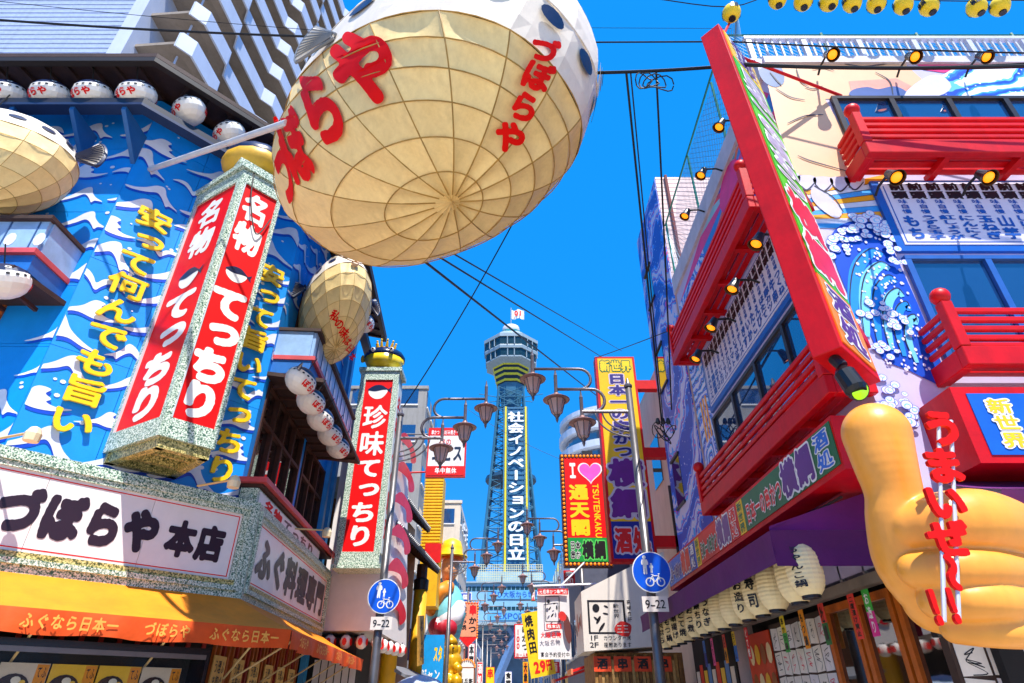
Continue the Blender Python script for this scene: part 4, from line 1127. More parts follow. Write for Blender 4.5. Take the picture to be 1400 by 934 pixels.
box('far_wall', mat('far_wall_blue', (96, 128, 160), .6, var=.2, vs=.4), FBB, -16, 16, 0, zb_ - .1, -16, -15, bsb)
# ================================================================ right mural building
RF = Fr((3.6, 5.4, 0), (1, 0, 0)); RS = Fr((3.6, 5.4, 0), (0, -1, 0))
LILAC = mat('mural_lilac', (200, 192, 228), .42, var=.05, vs=1.5, dirt=.12)
PEACH = mat('mural_peach', (238, 192, 150), .42, var=.06, vs=1.2)
INK = mat('mural_ink', (32, 36, 62), .45)
MW1 = mat_waves('mural_surf', [(0, (236, 238, 250)), (.22, (96, 190, 240)), (.36, (12, 72, 190)), (.62, (16, 110, 224)), (.78, (70, 170, 240)), (.9, (240, 242, 252))], .5, 7.0, .30)
MW2 = mat_waves('mural_foam', [(0, (214, 208, 232)), (.42, (120, 200, 240)), (.56, (28, 52, 130)), (.6, (214, 208, 232)), (.84, (140, 206, 240))], 1.1, 14.0, .0, rot=1.1)
MW3 = mat_waves('mural_surf_fine', [(0, (222, 218, 240)), (.12, (0, 110, 236)), (.38, (190, 200, 240)), (.46, (0, 44, 170)), (.76, (60, 170, 246)), (.93, (224, 222, 244))], .8, 9.0, .30, rot=.2)
rb = thing('mural_building', 'right corner building covered in printed murals with red balconies', 'building', (4.5, 8, 0))
M().wbox(3.6, 11, 5.4, 10.75, 2.75, 9.66).obj('wall', LILAC, rb)
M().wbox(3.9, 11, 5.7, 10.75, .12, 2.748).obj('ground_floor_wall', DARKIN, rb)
def poly(fr, px, c, mm, name='mural_area', parent=None, sm=0):
    pts = [fr.px(u, v) for u, v in px]
    if sm: pts = smooth_loop(pts, sm)
    return M().flat(fr, pts, c).obj(name, mm, parent or rb)
def ribbon(fr, px, wd, c, mm, name='ink_line', parent=None, k=6):
    pts = smooth_path([V((*fr.px(u, v), 0)) for u, v in px], k); vs = []; n = len(pts)
    for i, p in enumerate(pts):
        d = (pts[min(i + 1, n - 1)] - pts[max(i - 1, 0)]).normalized(); h = wd * (.35 + .65 * math.sin(math.pi * (i + .5) / n))
        vs += [fr.p(p.x - d.y * h, p.y + d.x * h, c), fr.p(p.x + d.y * h, p.y - d.x * h, c)]
    return M().add(vs, [(2 * i, 2 * i + 1, 2 * i + 3, 2 * i + 2) for i in range(n - 1)]).obj(name, mm, parent or rb)
# front mural
poly(RF, [(1042, 84), (1230, 82), (1262, 110), (1240, 133), (1128, 136), (1150, 175), (1180, 240), (1130, 246), (1085, 238), (1062, 170)], .006, PEACH)
poly(RF, [(1160, 112), (1225, 108), (1245, 118), (1232, 133), (1165, 133)], .010, mat('mural_dusk', (236, 160, 140), .42))
poly(RF, [(1165, 124), (1185, 120), (1200, 123), (1222, 119), (1238, 126), (1236, 133), (1166, 133)], .013, mat('mural_dusk_blue', (70, 96, 160), .42), sm=3)
poly(RF, [(1038, 95), (1066, 92), (1072, 112), (1060, 120), (1044, 112)], .010, mat('mural_hair', (96, 120, 160), .42), sm=4)
poly(RF, [(1245, 82), (1400, 82), (1400, 92), (1330, 93), (1290, 100), (1262, 96)], .007, mat('mural_magenta', (232, 40, 130), .42))
poly(RF, [(1240, 133), (1275, 112), (1310, 90), (1370, 92), (1420, 92), (1420, 133)], .011, MW1)
poly(RF, [(1235, 133), (1262, 108), (1285, 104), (1300, 120), (1280, 133)], .014, mat('mural_sleeve', (216, 214, 232), .42), sm=3)
for pts in ([(1060, 122), (1080, 134), (1100, 138)], [(1088, 95), (1094, 112), (1105, 120)], [(1076, 170), (1100, 160), (1125, 158)], [(1052, 100), (1062, 112), (1068, 118)], [(1090, 214), (1110, 222), (1160, 236)], [(1196, 100), (1215, 112), (1220, 131)], [(1110, 96), (1126, 94), (1140, 98)], [(1150, 88), (1180, 92), (1215, 88)], [(1100, 120), (1112, 123), (1124, 119)]):
    ribbon(RF, pts, .012, .017, INK)
for u, v in ((1080, 246), (1102, 250), (1125, 252), (1148, 252), (1168, 250)):
    poly(RF, [(u - 13, v - 8), (u + 10, v - 8), (u + 13, v + 3), (u + 2, v + 11), (u - 10, v + 4)], .014, mat('mural_rope', (206, 200, 224), .42), 'rope_lobe', sm=4); ribbon(RF, [(u - 12, v), (u, v + 11), (u + 12, v)], .01, .018, INK)
rays = [(1098, 262), (1150, 262), (1210, 262)]
cols = [mat('mural_orange', (248, 166, 10), .42), mat('mural_ray_white', (214, 220, 240), .42), mat('mural_ray_blue', (60, 160, 236), .42)]
for i in range(9):
    y0 = 240 + i * 8.5; y1 = y0 + 8.5; f = lambda y: 1150 + (y - 150) * .02
    poly(RF, [(1100, 262 + i * 5.5), (1215, y0 - 2), (1222, y1 - 2), (1104, 267.5 + i * 5.5)], .008, cols[i % 3], 'mural_ray')
poly(RF, [(1112, 256), (1135, 272), (1150, 290), (1142, 300), (1120, 286), (1108, 270)], .020, MATS['mural_rope'], 'rope_tassel', sm=3)
ribbon(RF, [(1112, 256), (1138, 272), (1152, 292)], .012, .024, INK)
DEEP = mat('mural_sea', (0, 74, 196), .42, var=.08); SEA2 = mat('mural_sea_light', (24, 140, 240), .42, var=.06); SEA3 = mat('mural_sea_pale', (116, 204, 246), .42, var=.05); FOAM = mat('mural_foam_white', (224, 220, 240), .42, var=.04)
poly(RF, [(1136, 322), (1160, 304), (1196, 306), (1214, 330), (1234, 372), (1264, 440), (1292, 524), (1240, 506), (1205, 490), (1188, 455), (1160, 405), (1140, 355)], .009, DEEP, sm=3)
for k in range(6):
    ribbon(RF, [(1168 + 17 * k, 452 + 9 * k), (1166 + 15 * k, 405 + 12 * k), (1172 + 14 * k, 366 + 15 * k), (1190 + 12 * k, 346 + 18 * k), (1206 + 9 * k, 350 + 19 * k)], .075 - .006 * k, .0125 + .0007 * k, SEA2 if k % 2 == 0 else SEA3, 'mural_stripe')
    ribbon(RF, [(1164 + 17 * k, 450 + 9 * k), (1161 + 15 * k, 403 + 12 * k), (1168 + 14 * k, 362 + 15 * k), (1189 + 12 * k, 341 + 18 * k), (1208 + 9 * k, 347 + 19 * k)], .008, .0178, INK)
rnd_ = random.Random(5); dm = M()
def in_sea(u, v): return 1150 + (v - 330) * .36 < u < 1206 + (v - 310) * .40 and 322 < v < 508
for k in range(300):
    u, v = rnd_.uniform(1140, 1290), rnd_.uniform(320, 515)
    if not in_sea(u, v): continue
    a, b = RF.px(u, v); r0 = rnd_.uniform(.008, .02); dm.flat(RF, [(a + r0 * math.cos(t * 1.047), b + r0 * 1.3 * math.sin(t * 1.047)) for t in range(6)], .0182 + rnd_.random() * .001)
dm.obj('mural_spray', FOAM, rb, kind='stuff')
def foam(path, n, r, seed):
    rr_ = random.Random(seed); P = smooth_path([V((u, v, 0)) for u, v in path], 8)
    for k in range(n):
        p = P[int(k * (len(P) - 1) / max(1, n - 1))]; a, b = RF.px(p.x + rr_.uniform(-9, 9), p.y + rr_.uniform(-9, 9)); s = r * rr_.uniform(.7, 1.3); an = rr_.uniform(0, 6.28); c = .020 + .001 * k
        circ = lambda q, dx=0, dy=0: [(a + dx + q * math.cos(t * .524) * 1.15, b + dy + q * math.sin(t * .524)) for t in range(12)]
        M().flat(RF, circ(s * 1.12), c).obj('foam_outline', DEEP, rb); M().flat(RF, circ(s), c + .0003).obj('foam_lobe', FOAM, rb)
        M().flat(RF, circ(s * .62, s * .3 * math.cos(an), s * .3 * math.sin(an)), c + .0006).obj('foam_shade', SEA3, rb); M().flat(RF, circ(s * .46, s * .42 * math.cos(an), s * .42 * math.sin(an)), c + .0009).obj('foam_curl', FOAM, rb)
foam([(1142, 345), (1148, 325), (1164, 308), (1182, 300), (1200, 305), (1212, 322), (1220, 345), (1230, 362)], 40, .042, 1)
foam([(1150, 340), (1165, 322), (1182, 318), (1200, 325)], 18, .034, 2)
foam([(1176, 440), (1188, 424), (1204, 426), (1220, 440), (1238, 450)], 22, .034, 3)
foam([(1190, 470), (1205, 474), (1218, 482)], 10, .03, 6)
foam([(1196, 520), (1215, 535), (1205, 560), (1230, 548), (1250, 570), (1235, 600), (1212, 590)], 34, .036, 4)
# street-side mural: sunburst above, surf below, all generic
ctr = RS.px(992, 232); CC = [(240, 20, 130), (30, 130, 220), (240, 110, 60), (16, 170, 190), (210, 200, 190), (60, 60, 190), (236, 60, 90), (150, 206, 220)]
A0, A1, B0, B1 = -5.3, -.02, 7.78, 9.2
nr = 34
def edge(t):
    dx, dy = math.cos(t), math.sin(t); k = 1e9
    if dx > 1e-6: k = min(k, (A1 - ctr[0]) / dx)
    if dx < -1e-6: k = min(k, (A0 - ctr[0]) / dx)
    if dy > 1e-6: k = min(k, (B1 - ctr[1]) / dy)
    if dy < -1e-6: k = min(k, (B0 - ctr[1]) / dy)
    return (ctr[0] + dx * k, ctr[1] + dy * k)
ctr = (max(A0 + .5, min(A1 - .5, ctr[0])), max(B0 + .3, min(B1 - .3, ctr[1])))
for i in range(nr):
    t0, t1 = 2 * math.pi * i / nr, 2 * math.pi * (i + 1) / nr
    M().flat(RS, [ctr, edge(t0), edge(t1)], .006).obj('sunburst_ray', mat('burst_%d' % (i % 8), CC[i % 8], .42), rb)
M().flat(RS, [(ctr[0] + .5 * math.cos(t * .35), ctr[1] + .36 * math.sin(t * .35)) for t in range(18)], .010).obj('sunburst_disc', mat('burst_0', CC[0], .42), rb)
box('mural_surf_panel', MW3, RS, -5.3, -3.4, 7.8, 8.9, 0, .012, rb)
box('mural_strip', MW3, RS, -5.33, -4.5, 2.9, 7.7, 0, .008, rb)
for a in (-5.05, -4.9, -4.75):
    box('mural_gold_bar', cols[0], RS, a, a + .08, 5.7, 6.5, .008, .012, rb)
box('roof_edge', mat('roof_white', (206, 200, 206), .5), RS, -5.35, .0, 9.25, 9.66, 0, .05, rb)
box('roof_edge', MATS['roof_white'], RF, .052, 7.3, 9.52, 9.66, 0, .05, rb)
# windows
ALU = mat('window_frame', (70, 66, 66), .4, .6, var=.1); ALB = mat('window_frame_blue', (40, 96, 176), .4)
def win(fr, a0, a1, b0, b1, n, parent, fm=ALU):
    wdw = M().box(fr, a0, a1, b0, b1, -.02, .015).obj('window', GLASS, parent)
    for i in range(n + 1):
        x = a0 + (a1 - a0) * i / n; box('frame_post', fm, fr, x - .035, x + .035, b0, b1, .015, .06, wdw)
    box('frame_rail', fm, fr, a0 - .03, a1 + .03, b0 - .05, b0, -.02, .062, wdw); box('frame_rail', fm, fr, a0 - .03, a1 + .03, b1, b1 + .05, -.02, .062, wdw)
win(RF, .82, 6.3, 7.5, 8.7, 7, rb); win(RF, .88, 6.3, 4.6, 5.9, 6, rb, ALB)
win(RS, -4.4, -.25, 4.5, 5.86, 4, rb); win(RS, -4.6, -.3, 7.45, 7.74, 4, rb)
# menu boards: rank charts in kanji
BBL = mat('board_blue', (16, 92, 184), .4, var=.05); BTX = mat('board_text_blue', (14, 84, 176), .45); BGR = mat('board_ground', (216, 212, 232), .4, var=.04)
ITEMS = ['もち', 'うずら玉子', '紅しょうが', 'にんにく', '玉ねぎ', '山芋', 'ししとう', 'れんこん', '鶏唐揚', 'なすび', 'しいたけ', 'ソーセージ', 'アスパラ', 'トマト', 'じゃが芋', 'チーズ', 'きす', 'いか', 'たこ', 'えび', 'ほたて', '豚カツ', '牛串', 'つくね', 'うなぎ', 'ハムカツ', 'みそかつ']
def menu_board(label, fr, a0, a1, b0, b1, n, it0, big):
    t = thing('menu_board', label, 'menu board', fr.p((a0 + a1) / 2, b0, .05), 'kanji menu boards')
    box('frame', BBL, fr, a0, a1, b0, b1, 0, .05, t); e = .09
    box('board_face', BGR, fr, a0 + e, a1 - e, b0 + e, b1 - .03, .05, .058, t)
    l = .03
    for r in ((a0 + e + l, a1 - e - l, b0 + e + l, b0 + e + l + .012), (a0 + e + l, a0 + e + l + .012, b0 + e + l + .012, b1 - .1), (a1 - e - l - .012, a1 - e - l, b0 + e + l + .012, b1 - .1)):
        box('border_line', BTX, fr, *r, .058, .061, t)
    A, B = a0 + e + .08, a1 - e - .08; cw = (B - A) / n; m1, m2, m3 = M(), M(), M()
    H = b1 - b0
    for i in range(n):
        x = A + i * cw; s = ITEMS[(it0 + i) % len(ITEMS)]
        txt(fr, (x + cw * .04, b1 - .02 - H * .27, x + cw * .96, b1 - .04), '前頭', 'v', .0625, .05, 28, .98, m1)
        txt(fr, (x + cw * .22, b1 - H * .50, x + cw * .78, b1 - H * .285), '味自慢', 'v', .0625, .03, 22, .96, m2)
        txt(fr, (x + cw * .05, b0 + .16, x + cw * .95, b1 - H * .515), s, 'v', .0625, .055, 32, 1.0, m3)
    m1.obj('rank_lettering', BLK, t); m2.obj('small_lettering', BTX, t, kind='stuff'); m3.obj('item_lettering', BTX, t)
    return t
menu_board('wide kanji menu board on the sunlit front between the two red balconies', RF, .83, 5.6, 6.02, 7.13, 20, 0, 1)
menu_board('shaded kanji menu board on the street side above the windows', RS, -4.45, -.15, 6.02, 7.13, 20, 7, 0)

# red balconies
def red_balcony(label, fr, a0, a1, b, parent_name, ends=(1, 1), pr=.5, h=.68):
    t = thing('red_balcony', label, 'balcony', fr.p((a0 + a1) / 2, b, pr / 2), 'red timber balconies')
    def slab(nm, *a): return bevel(box(nm, RED, fr, *a, t), .008, 1)
    slab('bottom_beam', a0, a1, b, b + .2, pr - .09, pr)
    slab('kick_beam', a0 + .05, a1 - .05, b + .205, b + .25, pr - .16, pr - .02)
    for i in range(4):
        y = b + .28 + i * .105; slab('slat', a0 + .05, a1 - .05, y, y + .055, pr - .075, pr - .02)
    for k, a in enumerate((a0, a1)):
        if not ends[k]: continue
        s = 1 if k == 0 else -1
        x0, x1 = sorted((a, a + s * .08))
        slab('end_beam', x0, x1, b, b + .2, 0, pr - .092)
        for i in range(4):
            y = b + .28 + i * .105; slab('end_slat', x0 + .015, x1 - .015, y, y + .055, 0.02, pr - .08)
        q = a + s * .05
        slab('corner_post', q - .055, q + .055, b + .205, b + h + .04, pr - .11, pr + .003)
        p = M().ball(fr.p(q, b + h + .12, pr - .055), .092, n=16, m=10).obj('post_ball', RED, t, smooth=True)
    n = int((a1 - a0) / 1.0) + 1
    for i in range(n + 1):
        x = a0 + .1 + (a1 - a0 - .2) * i / n; box('floor_joist', RED, fr, x - .04, x + .04, b + .02, b + .1, 0, pr - .095, t)
    for c in (.04, .16, .28): box('floor_plank', RED, fr, a0 + .09, a1 - .09, b + .105, b + .135, c, c + .09, t)
    return t
red_balcony('upper red balcony on the sunlit front above the menu board', RF, .6, 6.2, 7.14, rb, (1, 0))
red_balcony('lower red balcony on the sunlit front beneath the blue windows', RF, .66, 6.2, 4.3, rb, (1, 0))
red_balcony('upper red balcony on the shaded street side beneath the sunburst mural', RS, -4.75, -.42, 7.15, rb)
red_balcony('lower red balcony on the shaded street side above the banner', RS, -4.45, .1, 4.2, rb)

# roof railing, net fence, yellow lanterns
rr = thing('roof_railing', 'white metal railing along the right roof edge', 'railing', RF.p(3, 9.66, -.1))
RW = mat('railing_white', (206, 210, 220), .4, .2, var=.08)
box('top_rail', RW, RF, -.05, 7.3, 10.3, 10.36, -.16, -.08, rr); box('bottom_rail', RW, RF, -.05, 7.3, 9.78, 9.82, -.14, -.1, rr)
for i in range(60):
    x = .0 + i * .12; box('baluster', RW, RF, x, x + .025, 9.66 if i % 7 == 0 else 9.82, 10.3, -.135, -.105, rr) if i % 7 else box('railing_post', RW, RF, x - .025, x + .05, 9.66, 10.3, -.15, -.09, rr)
nf = thing('net_fence', 'green wire net fence on the right roof behind the white railing', 'fence', RF.p(3, 9.66, -.6))
GRN = mat('fence_green', (20, 120, 96), .5); m = M()
for i in range(70):
    for s in (1, -1):
        x = .02 + i * .1; x2 = min(7, max(0, x + s * 1.5)); m.tube([RF.p(x, 9.7, -.6), RF.p(x2, 9.7 + abs(x2 - x), -.6)], .004, 3, False)
m.obj('wire_mesh', mat('wire_grey', (120, 150, 170), .5, .4), nf, kind='stuff')
for x in (-.05, 1.6, 3.2, 4.8, 6.4): M().tube([RF.p(x, 9.66, -.6), RF.p(x, 11.25, -.6)], .025, 6).obj('fence_post', GRN, nf)
M().tube([RF.p(-.05, 11.2, -.6), RF.p(7, 11.2, -.6)], .02, 6).obj('fence_rail', GRN, nf)
for y0 in (0,):
    M().tube([RF.p(-.05, 11.2, -.6), V((3.6, 10.7, 11.2))], .02, 6).obj('fence_rail', GRN, nf)
    for y in (6.9, 8.6, 10.6): M().tube([(3.6, y, 9.66), (3.6, y, 11.2)], .022, 6).obj('fence_post', GRN, nf)
    m = M()
    for i in range(40):
        for s in (1, -1): y = 5.8 + i * .13; m.tube([(3.6, y, 9.7), (3.6, min(10.7, max(5.5, y + s * 1.4)), 11.15)], .004, 3, False)
    m.obj('wire_mesh', MATS['wire_grey'], nf, kind='stuff')
yl = thing('yellow_lantern', '', 'lantern')
M().lathe((0, 0, -.13), [(.045, 0), (.1, .03), (.13, .1), (.13, .16), (.1, .23), (.045, .26)], 14).obj('globe', mat('lantern_yellow', (250, 214, 30), .35, var=.05), yl, smooth=True)
M().lathe((0, 0, -.155), [(.05, 0), (.05, .03)], 10).obj('bottom_ring', BLK, yl); M().lathe((0, 0, .125), [(.05, 0), (.05, .03)], 10).obj('top_ring', BLK, yl)
for s in range(3):
    P = lambda a, b, c, s=s: V((math.sin(a + s * 2.1) * (.134 + c), -math.cos(a + s * 2.1) * (.134 + c), b))
    txt(P, (-.5, -.05, .5, .07), '横綱', 'h', .002, .05, 24).obj('lettering', BLK, yl)
UV = [(1000, 18), (1063, -1), (1098, 2), (1133, 3), (1165, 4), (1198, 5), (1235, 7), (1270, 9), (1335, 10), (1367, 9)]
lastp = None; wire = []
for i, (u, v) in enumerate(UV):
    o = yl if i == 0 else copy_tree(yl); p = RF.p(*RF.px(u, v, .35), .35); o.location = p; o.rotation_euler = (0.12 * math.sin(i), .1 * math.cos(i * 2), i * .7); wire.append(p + V((0, 0, .16)))
    tag(o, 'round yellow paper lantern strung above the right roof, number %s from the left' % ('one two three four five six seven eight nine ten'.split()[i]), 'lantern', 'yellow lanterns above the roof')
M().tube(smooth_path([wire[0] + V((-1, 0, .2))] + wire + [wire[-1] + V((1, 0, 0))], 4), .008, 5).obj('lantern_string', CABLE, label='thin black string carrying the yellow lanterns above the roof', cat='cable')

# ---------------------------------------------------------------- clip-on spotlights
sp = thing('spotlight', '', 'spotlight')
M().tube([(0, 0, 0), (0, -.1, .05), (0, -.3, .04)], .016, 6).obj('arm', CABLE, sp)
ax_ = V((0, -.5, -.86)); q0 = V((0, -.3, .04))
M().lathe(q0, [(.025, -.02), (.05, .0), (.062, .08), (.075, .14), (.095, .19), (.088, .19), (.066, .12), (.02, .1)], 14, ax_).obj('head', mat('spot_black', (20, 18, 20), .35), sp)
q1 = q0 + ax_.normalized() * .165
M().lathe(q1, [(.062, .0), (.05, .012), (.001, .018)], 14, ax_).obj('bulb', BULB, sp, smooth=True)
fs1 = [True]
def spot(fr, u, v, c, label):
    a, b = fr.px(u, v, c + .35); o = sp if fs1[0] else copy_tree(sp); fs1[0] = False
    o.location = fr.p(a, b + .04, c); o.rotation_euler = (0, 0, math.atan2(-fr.n.x, fr.n.y) + math.pi); tag(o, label, 'spotlight', 'small black spotlights')
for i, (u, v) in enumerate(((1135, 74), (1247, 77), (1344, 77))): spot(RF, u, v, .05, 'black spotlight under the white roof railing, %s on the front' % ('left', 'middle', 'right')[i])
for i, (u, v) in enumerate(((1221, 240), (1346, 240))): spot(RF, u, v, .3, 'black spotlight over the front menu board, %s one' % ('left', 'right')[i])
for i, (u, v) in enumerate(((985, 170), (960, 236), (938, 292))): spot(RS, u, v, .05, 'black spotlight over the sunburst mural, %s from the camera' % ordl(i))
for i, (u, v) in enumerate(((1036, 328), (1003, 390), (974, 443), (953, 486))): spot(RS, u, v, .35, 'black spotlight over the street-side menu board, %s from the camera' % ordl(i))

# ---------------------------------------------------------------- leaning red corner sign
nb = V((2.74, 4.3, 4.13)); rdir = V((.72, .69, 0)).normalized(); ud = V((-.20, 0.02, 4.62)).normalized()
FSN = Fr(nb, rdir, ud); HS = 4.64; WS = .92; TS = .25
rs = thing('corner_banner_sign', 'long leaning red box sign jutting from the right building corner', 'sign', nb)
bevel(box('sign_box', RED, FSN, 0, WS, 0, HS, -TS, 0, rs), .01, 2)
GRNS = mat('sign_green', (70, 200, 30), .35); ORS = mat('sign_orange', (246, 140, 20), .35); YLS = mat('sign_yellow', (244, 196, 20), .35)
PUR = mat('sign_purple', (92, 40, 130), .35); CRIM = mat('sign_crimson', (230, 20, 60), .35); SILV = mat('sign_lilac', (186, 170, 200), .35)
box('sign_panel', GRNS, FSN, .07, WS - .07, .82, HS - .6, 0, .012, rs); box('sign_panel', ORS, FSN, .07, WS - .07, .08, .81, 0, .012, rs); box('sign_panel', YLS, FSN, .07, WS - .07, HS - .59, HS - .07, 0, .012, rs)
OW = [(WHT, .06)]
lettering(FSN, (.14, HS - .55, WS - .14, HS - .1), '新世界', PUR, rs, 'v', c=.016, bold=.03, res=36, outline=OW)
lettering(FSN, (.12, 2.05, WS - .12, HS - .66), '日本一の串かつ', SILV, rs, 'v', c=.016, bold=.05, res=40, outline=[(PUR, .05), (WHT, .09)])
lettering(FSN, (.08, .86, WS - .08, 2.02), '横綱', CRIM, rs, 'v', c=.016, bold=.06, res=44, outline=OW)
lettering(FSN, (.16, .12, WS - .16, .78), '酒処', PUR, rs, 'v', c=.016, bold=.04, res=36, outline=OW)
for b in (.7, 2.6):
    M().hexa([FSN.p(WS, b, -.2), FSN.p(WS + .5, b - .1, -.2), FSN.p(WS + .5, b + .02, -.2), FSN.p(WS, b + .35, -.2), FSN.p(WS, b, -.06), FSN.p(WS + .5, b - .1, -.06), FSN.p(WS + .5, b + .02, -.06), FSN.p(WS, b + .35, -.06)]).obj('bracket', RED, rs)
M().tube([FSN.p(.3, HS - .15, -.1), RF.p(*RF.px(1150, 131))], .022, 8).obj('brace_rod', RED, rs)
M().tube([FSN.p(.2, HS - .05, -.12), RF.p(-.1, 10.9, -.1)], .02, 8).obj('brace_rod', RED, rs)
fx = thing('floodlight', 'black floodlight with a green lens under the leaning red sign', 'floodlight', FSN.p(.1, 0, -.12))
q = FSN.p(.12, -.01, -.12)
M().tube([q, q + V((.03, -.04, -.1))], .05, 8).obj('bracket', BLK, fx); M().lathe(q + V((.02, -.03, -.12)), [(.05, 0), (.085, -.05), (.09, -.22), (.07, -.26)], 14, (-.15, .25, 1)).obj('housing', mat('flood_black', (16, 18, 22), .3), fx)
M().lathe(q + V((.07, -.1, -.36)), [(.05, .1), (.085, .05), (.085, 0.0)], 14, (-.1, .75, .6)).obj('lens_hood', MATS['flood_black'], fx); M().lathe(q + V((.07, -.1, -.36)), [(.072, -.004), (.0, -.02)], 14, (-.1, .75, .6)).obj('lens', mat('lens_green', (150, 230, 30), .15, emit=.5), fx)

# ---------------------------------------------------------------- long banner over the street-side awning
bn = thing('street_banner_box', 'long red box banner with coloured lettering above the purple awning', 'sign', RS.p(-3, 3.42, .3))
box('banner_box', RED, RS, -6.75, .18, 3.40, 3.92, .0, .60, bn)
BGN = mat('banner_green', (16, 110, 66), .4); BRD = mat('banner_red', (222, 20, 22), .4); BLU = mat('banner_bluep', (20, 96, 200), .4); BYL = mat('banner_yellow', (246, 200, 20), .4)
LGR = mat('letter_green', (10, 110, 60), .4); LBL = mat('letter_blue', (20, 110, 210), .4); LRD = mat('letter_red', (226, 24, 20), .4)
FBN = Fr(RS.p(0, 0, .60), RS.r)
for (x0, x1, mm) in ((-6.7, -4.75, BLU), (-4.5, -2.62, BRD), (-2.38, .14, BGN)): box('banner_panel', mm, FBN, x0, x1, 3.46, 3.88, 0, .01, bn)
for (x0, x1, mm) in ((-4.74, -4.51, BYL), (-2.61, -2.39, BYL), (-6.74, -6.71, BYL)): box('banner_panel', mm, FBN, x0, x1, 3.46, 3.88, 0, .0105, bn)
for x0 in (-4.72, -2.6): lettering(FBN, (x0, 3.47, x0 + .19, 3.87), '新世界', LGR, bn, 'v', c=.014, bold=.03, res=28)
for (x0, x1, L1, L2, L3) in ((-6.6, -4.8, PUR, LRD, WHT), (-4.45, -2.66, LGR, PUR, LRD), (-2.3, .1, LRD, PUR, LBL)):
    wd = x1 - x0
    lettering(FBN, (x0, 3.50, x0 + wd * .48, 3.78), '日本一の串かつ', L1, bn, c=.014, bold=.035, res=32, outline=OW)
    lettering(FBN, (x0 + wd * .49, 3.47, x0 + wd * .83, 3.88), '横綱', L2, bn, c=.014, bold=.05, res=40, outline=OW)
    lettering(FBN, (x0 + wd * .85, 3.48, x0 + wd * .99, 3.87), '酒処', L3, bn, 'v', c=.014, bold=.03, res=28, outline=[(WHT if L3 is not WHT else PUR, .06)])
fsn = thing('front_box_sign', 'blue lettered red box sign above the right-hand purple awning', 'sign', RF.p(2, 3.37, .25))
box('sign_box', RED, RF, .38, 4.5, 3.34, 4.06, .0, .5, fsn)
FFS = Fr(RF.p(0, 0, .5), RF.r)
box('sign_panel', BLU, FFS, .5, 4.4, 3.41, 3.99, 0, .01, fsn)
lettering(FFS, (.62, 3.46, .86, 3.94), '新世界', BYL, fsn, 'v', c=.014, bold=.03, res=36, outline=[(LGR, .04), (WHT, .08)])
lettering(FFS, (.95, 3.46, 3.4, 3.94), '日本一の串かつ', PUR, fsn, c=.014, bold=.04, res=40, outline=OW)

# ---------------------------------------------------------------- purple awnings
PURP = mat('purple_cloth', (104, 12, 104), .75, var=.15, vs=2, bump=.25, bs=10); PURD = mat('purple_cloth_valance', (88, 12, 90), .75, var=.15, vs=2, bump=.25, bs=10)
pa = thing('purple_awning', 'purple cloth awning along the shaded street front above the paper lanterns', 'awning', RS.p(-3.5, 2.8, .9))
def sheet(P00, P10, P11, P01, nu, nv, sag, m=None):
    m = m or M(); vs = []; fs = []
    nrm = (P10 - P00).cross(P01 - P00).normalized()
    for j in range(nv + 1):
        for i in range(nu + 1):
            s, t = i / nu, j / nv; p = P00.lerp(P10, s).lerp(P01.lerp(P11, s), t)
            vs.append(p - nrm * sag * math.sin(math.pi * t) * (.6 + .4 * math.sin(s * nu * .8)))
    for j in range(nv):
        for i in range(nu): q = j * (nu + 1) + i; fs.append((q, q + 1, q + nu + 2, q + nu + 1))
    return m.add(vs, fs)
sheet(RS.p(-7.3, 3.02, 1.12), RS.p(-.5, 3.02, 1.12), RS.p(-.5, 3.40, .3), RS.p(-7.3, 3.40, .3), 20, 5, .03).obj('awning_sheet', PURP, pa, smooth=True)
sheet(RS.p(-7.3, 2.74, 1.11), RS.p(-.5, 2.72, 1.11), RS.p(-.5, 3.015, 1.12), RS.p(-7.3, 3.015, 1.12), 60, 4, .02).obj('valance', PURD, pa, smooth=True)
sheet(RS.p(-.495, 3.02, 1.12), RS.p(-.495, 3.02, -.02), RS.p(-.495, 3.42, -.02), RS.p(-.495, 3.06, 1.11), 6, 3, .02).obj('end_sheet', PURP, pa, smooth=True)
sheet(RS.p(-.49, 2.69, 1.12), RS.p(-.49, 2.69, -.02), RS.p(-.49, 3.018, -.02), RS.p(-.49, 3.018, 1.12), 16, 4, .03).obj('end_valance', PURD, pa, smooth=True)
for i in range(8): M().tube([RS.p(-.55 - i * .95, 3.36, .3), RS.p(-.55 - i * .95, 2.99, 1.09)], .015, 6).obj('awning_arm', STEEL, pa)
pb = thing('purple_awning', 'purple cloth awning on the sunlit front right of the thumb sculpture', 'awning', RF.p(2, 2.7, .6))
sheet(RF.p(.08, 2.98, .95), RF.p(4.5, 2.98, .95), RF.p(4.5, 3.34, .0), RF.p(.3, 3.34, .0), 14, 4, .03).obj('awning_sheet', PURP, pb, smooth=True)
sheet(RF.p(.08, 2.66, .94), RF.p(4.5, 2.66, .94), RF.p(4.5, 2.975, .95), RF.p(.08, 2.975, .95), 40, 4, .03).obj('valance', PURD, pb, smooth=True)

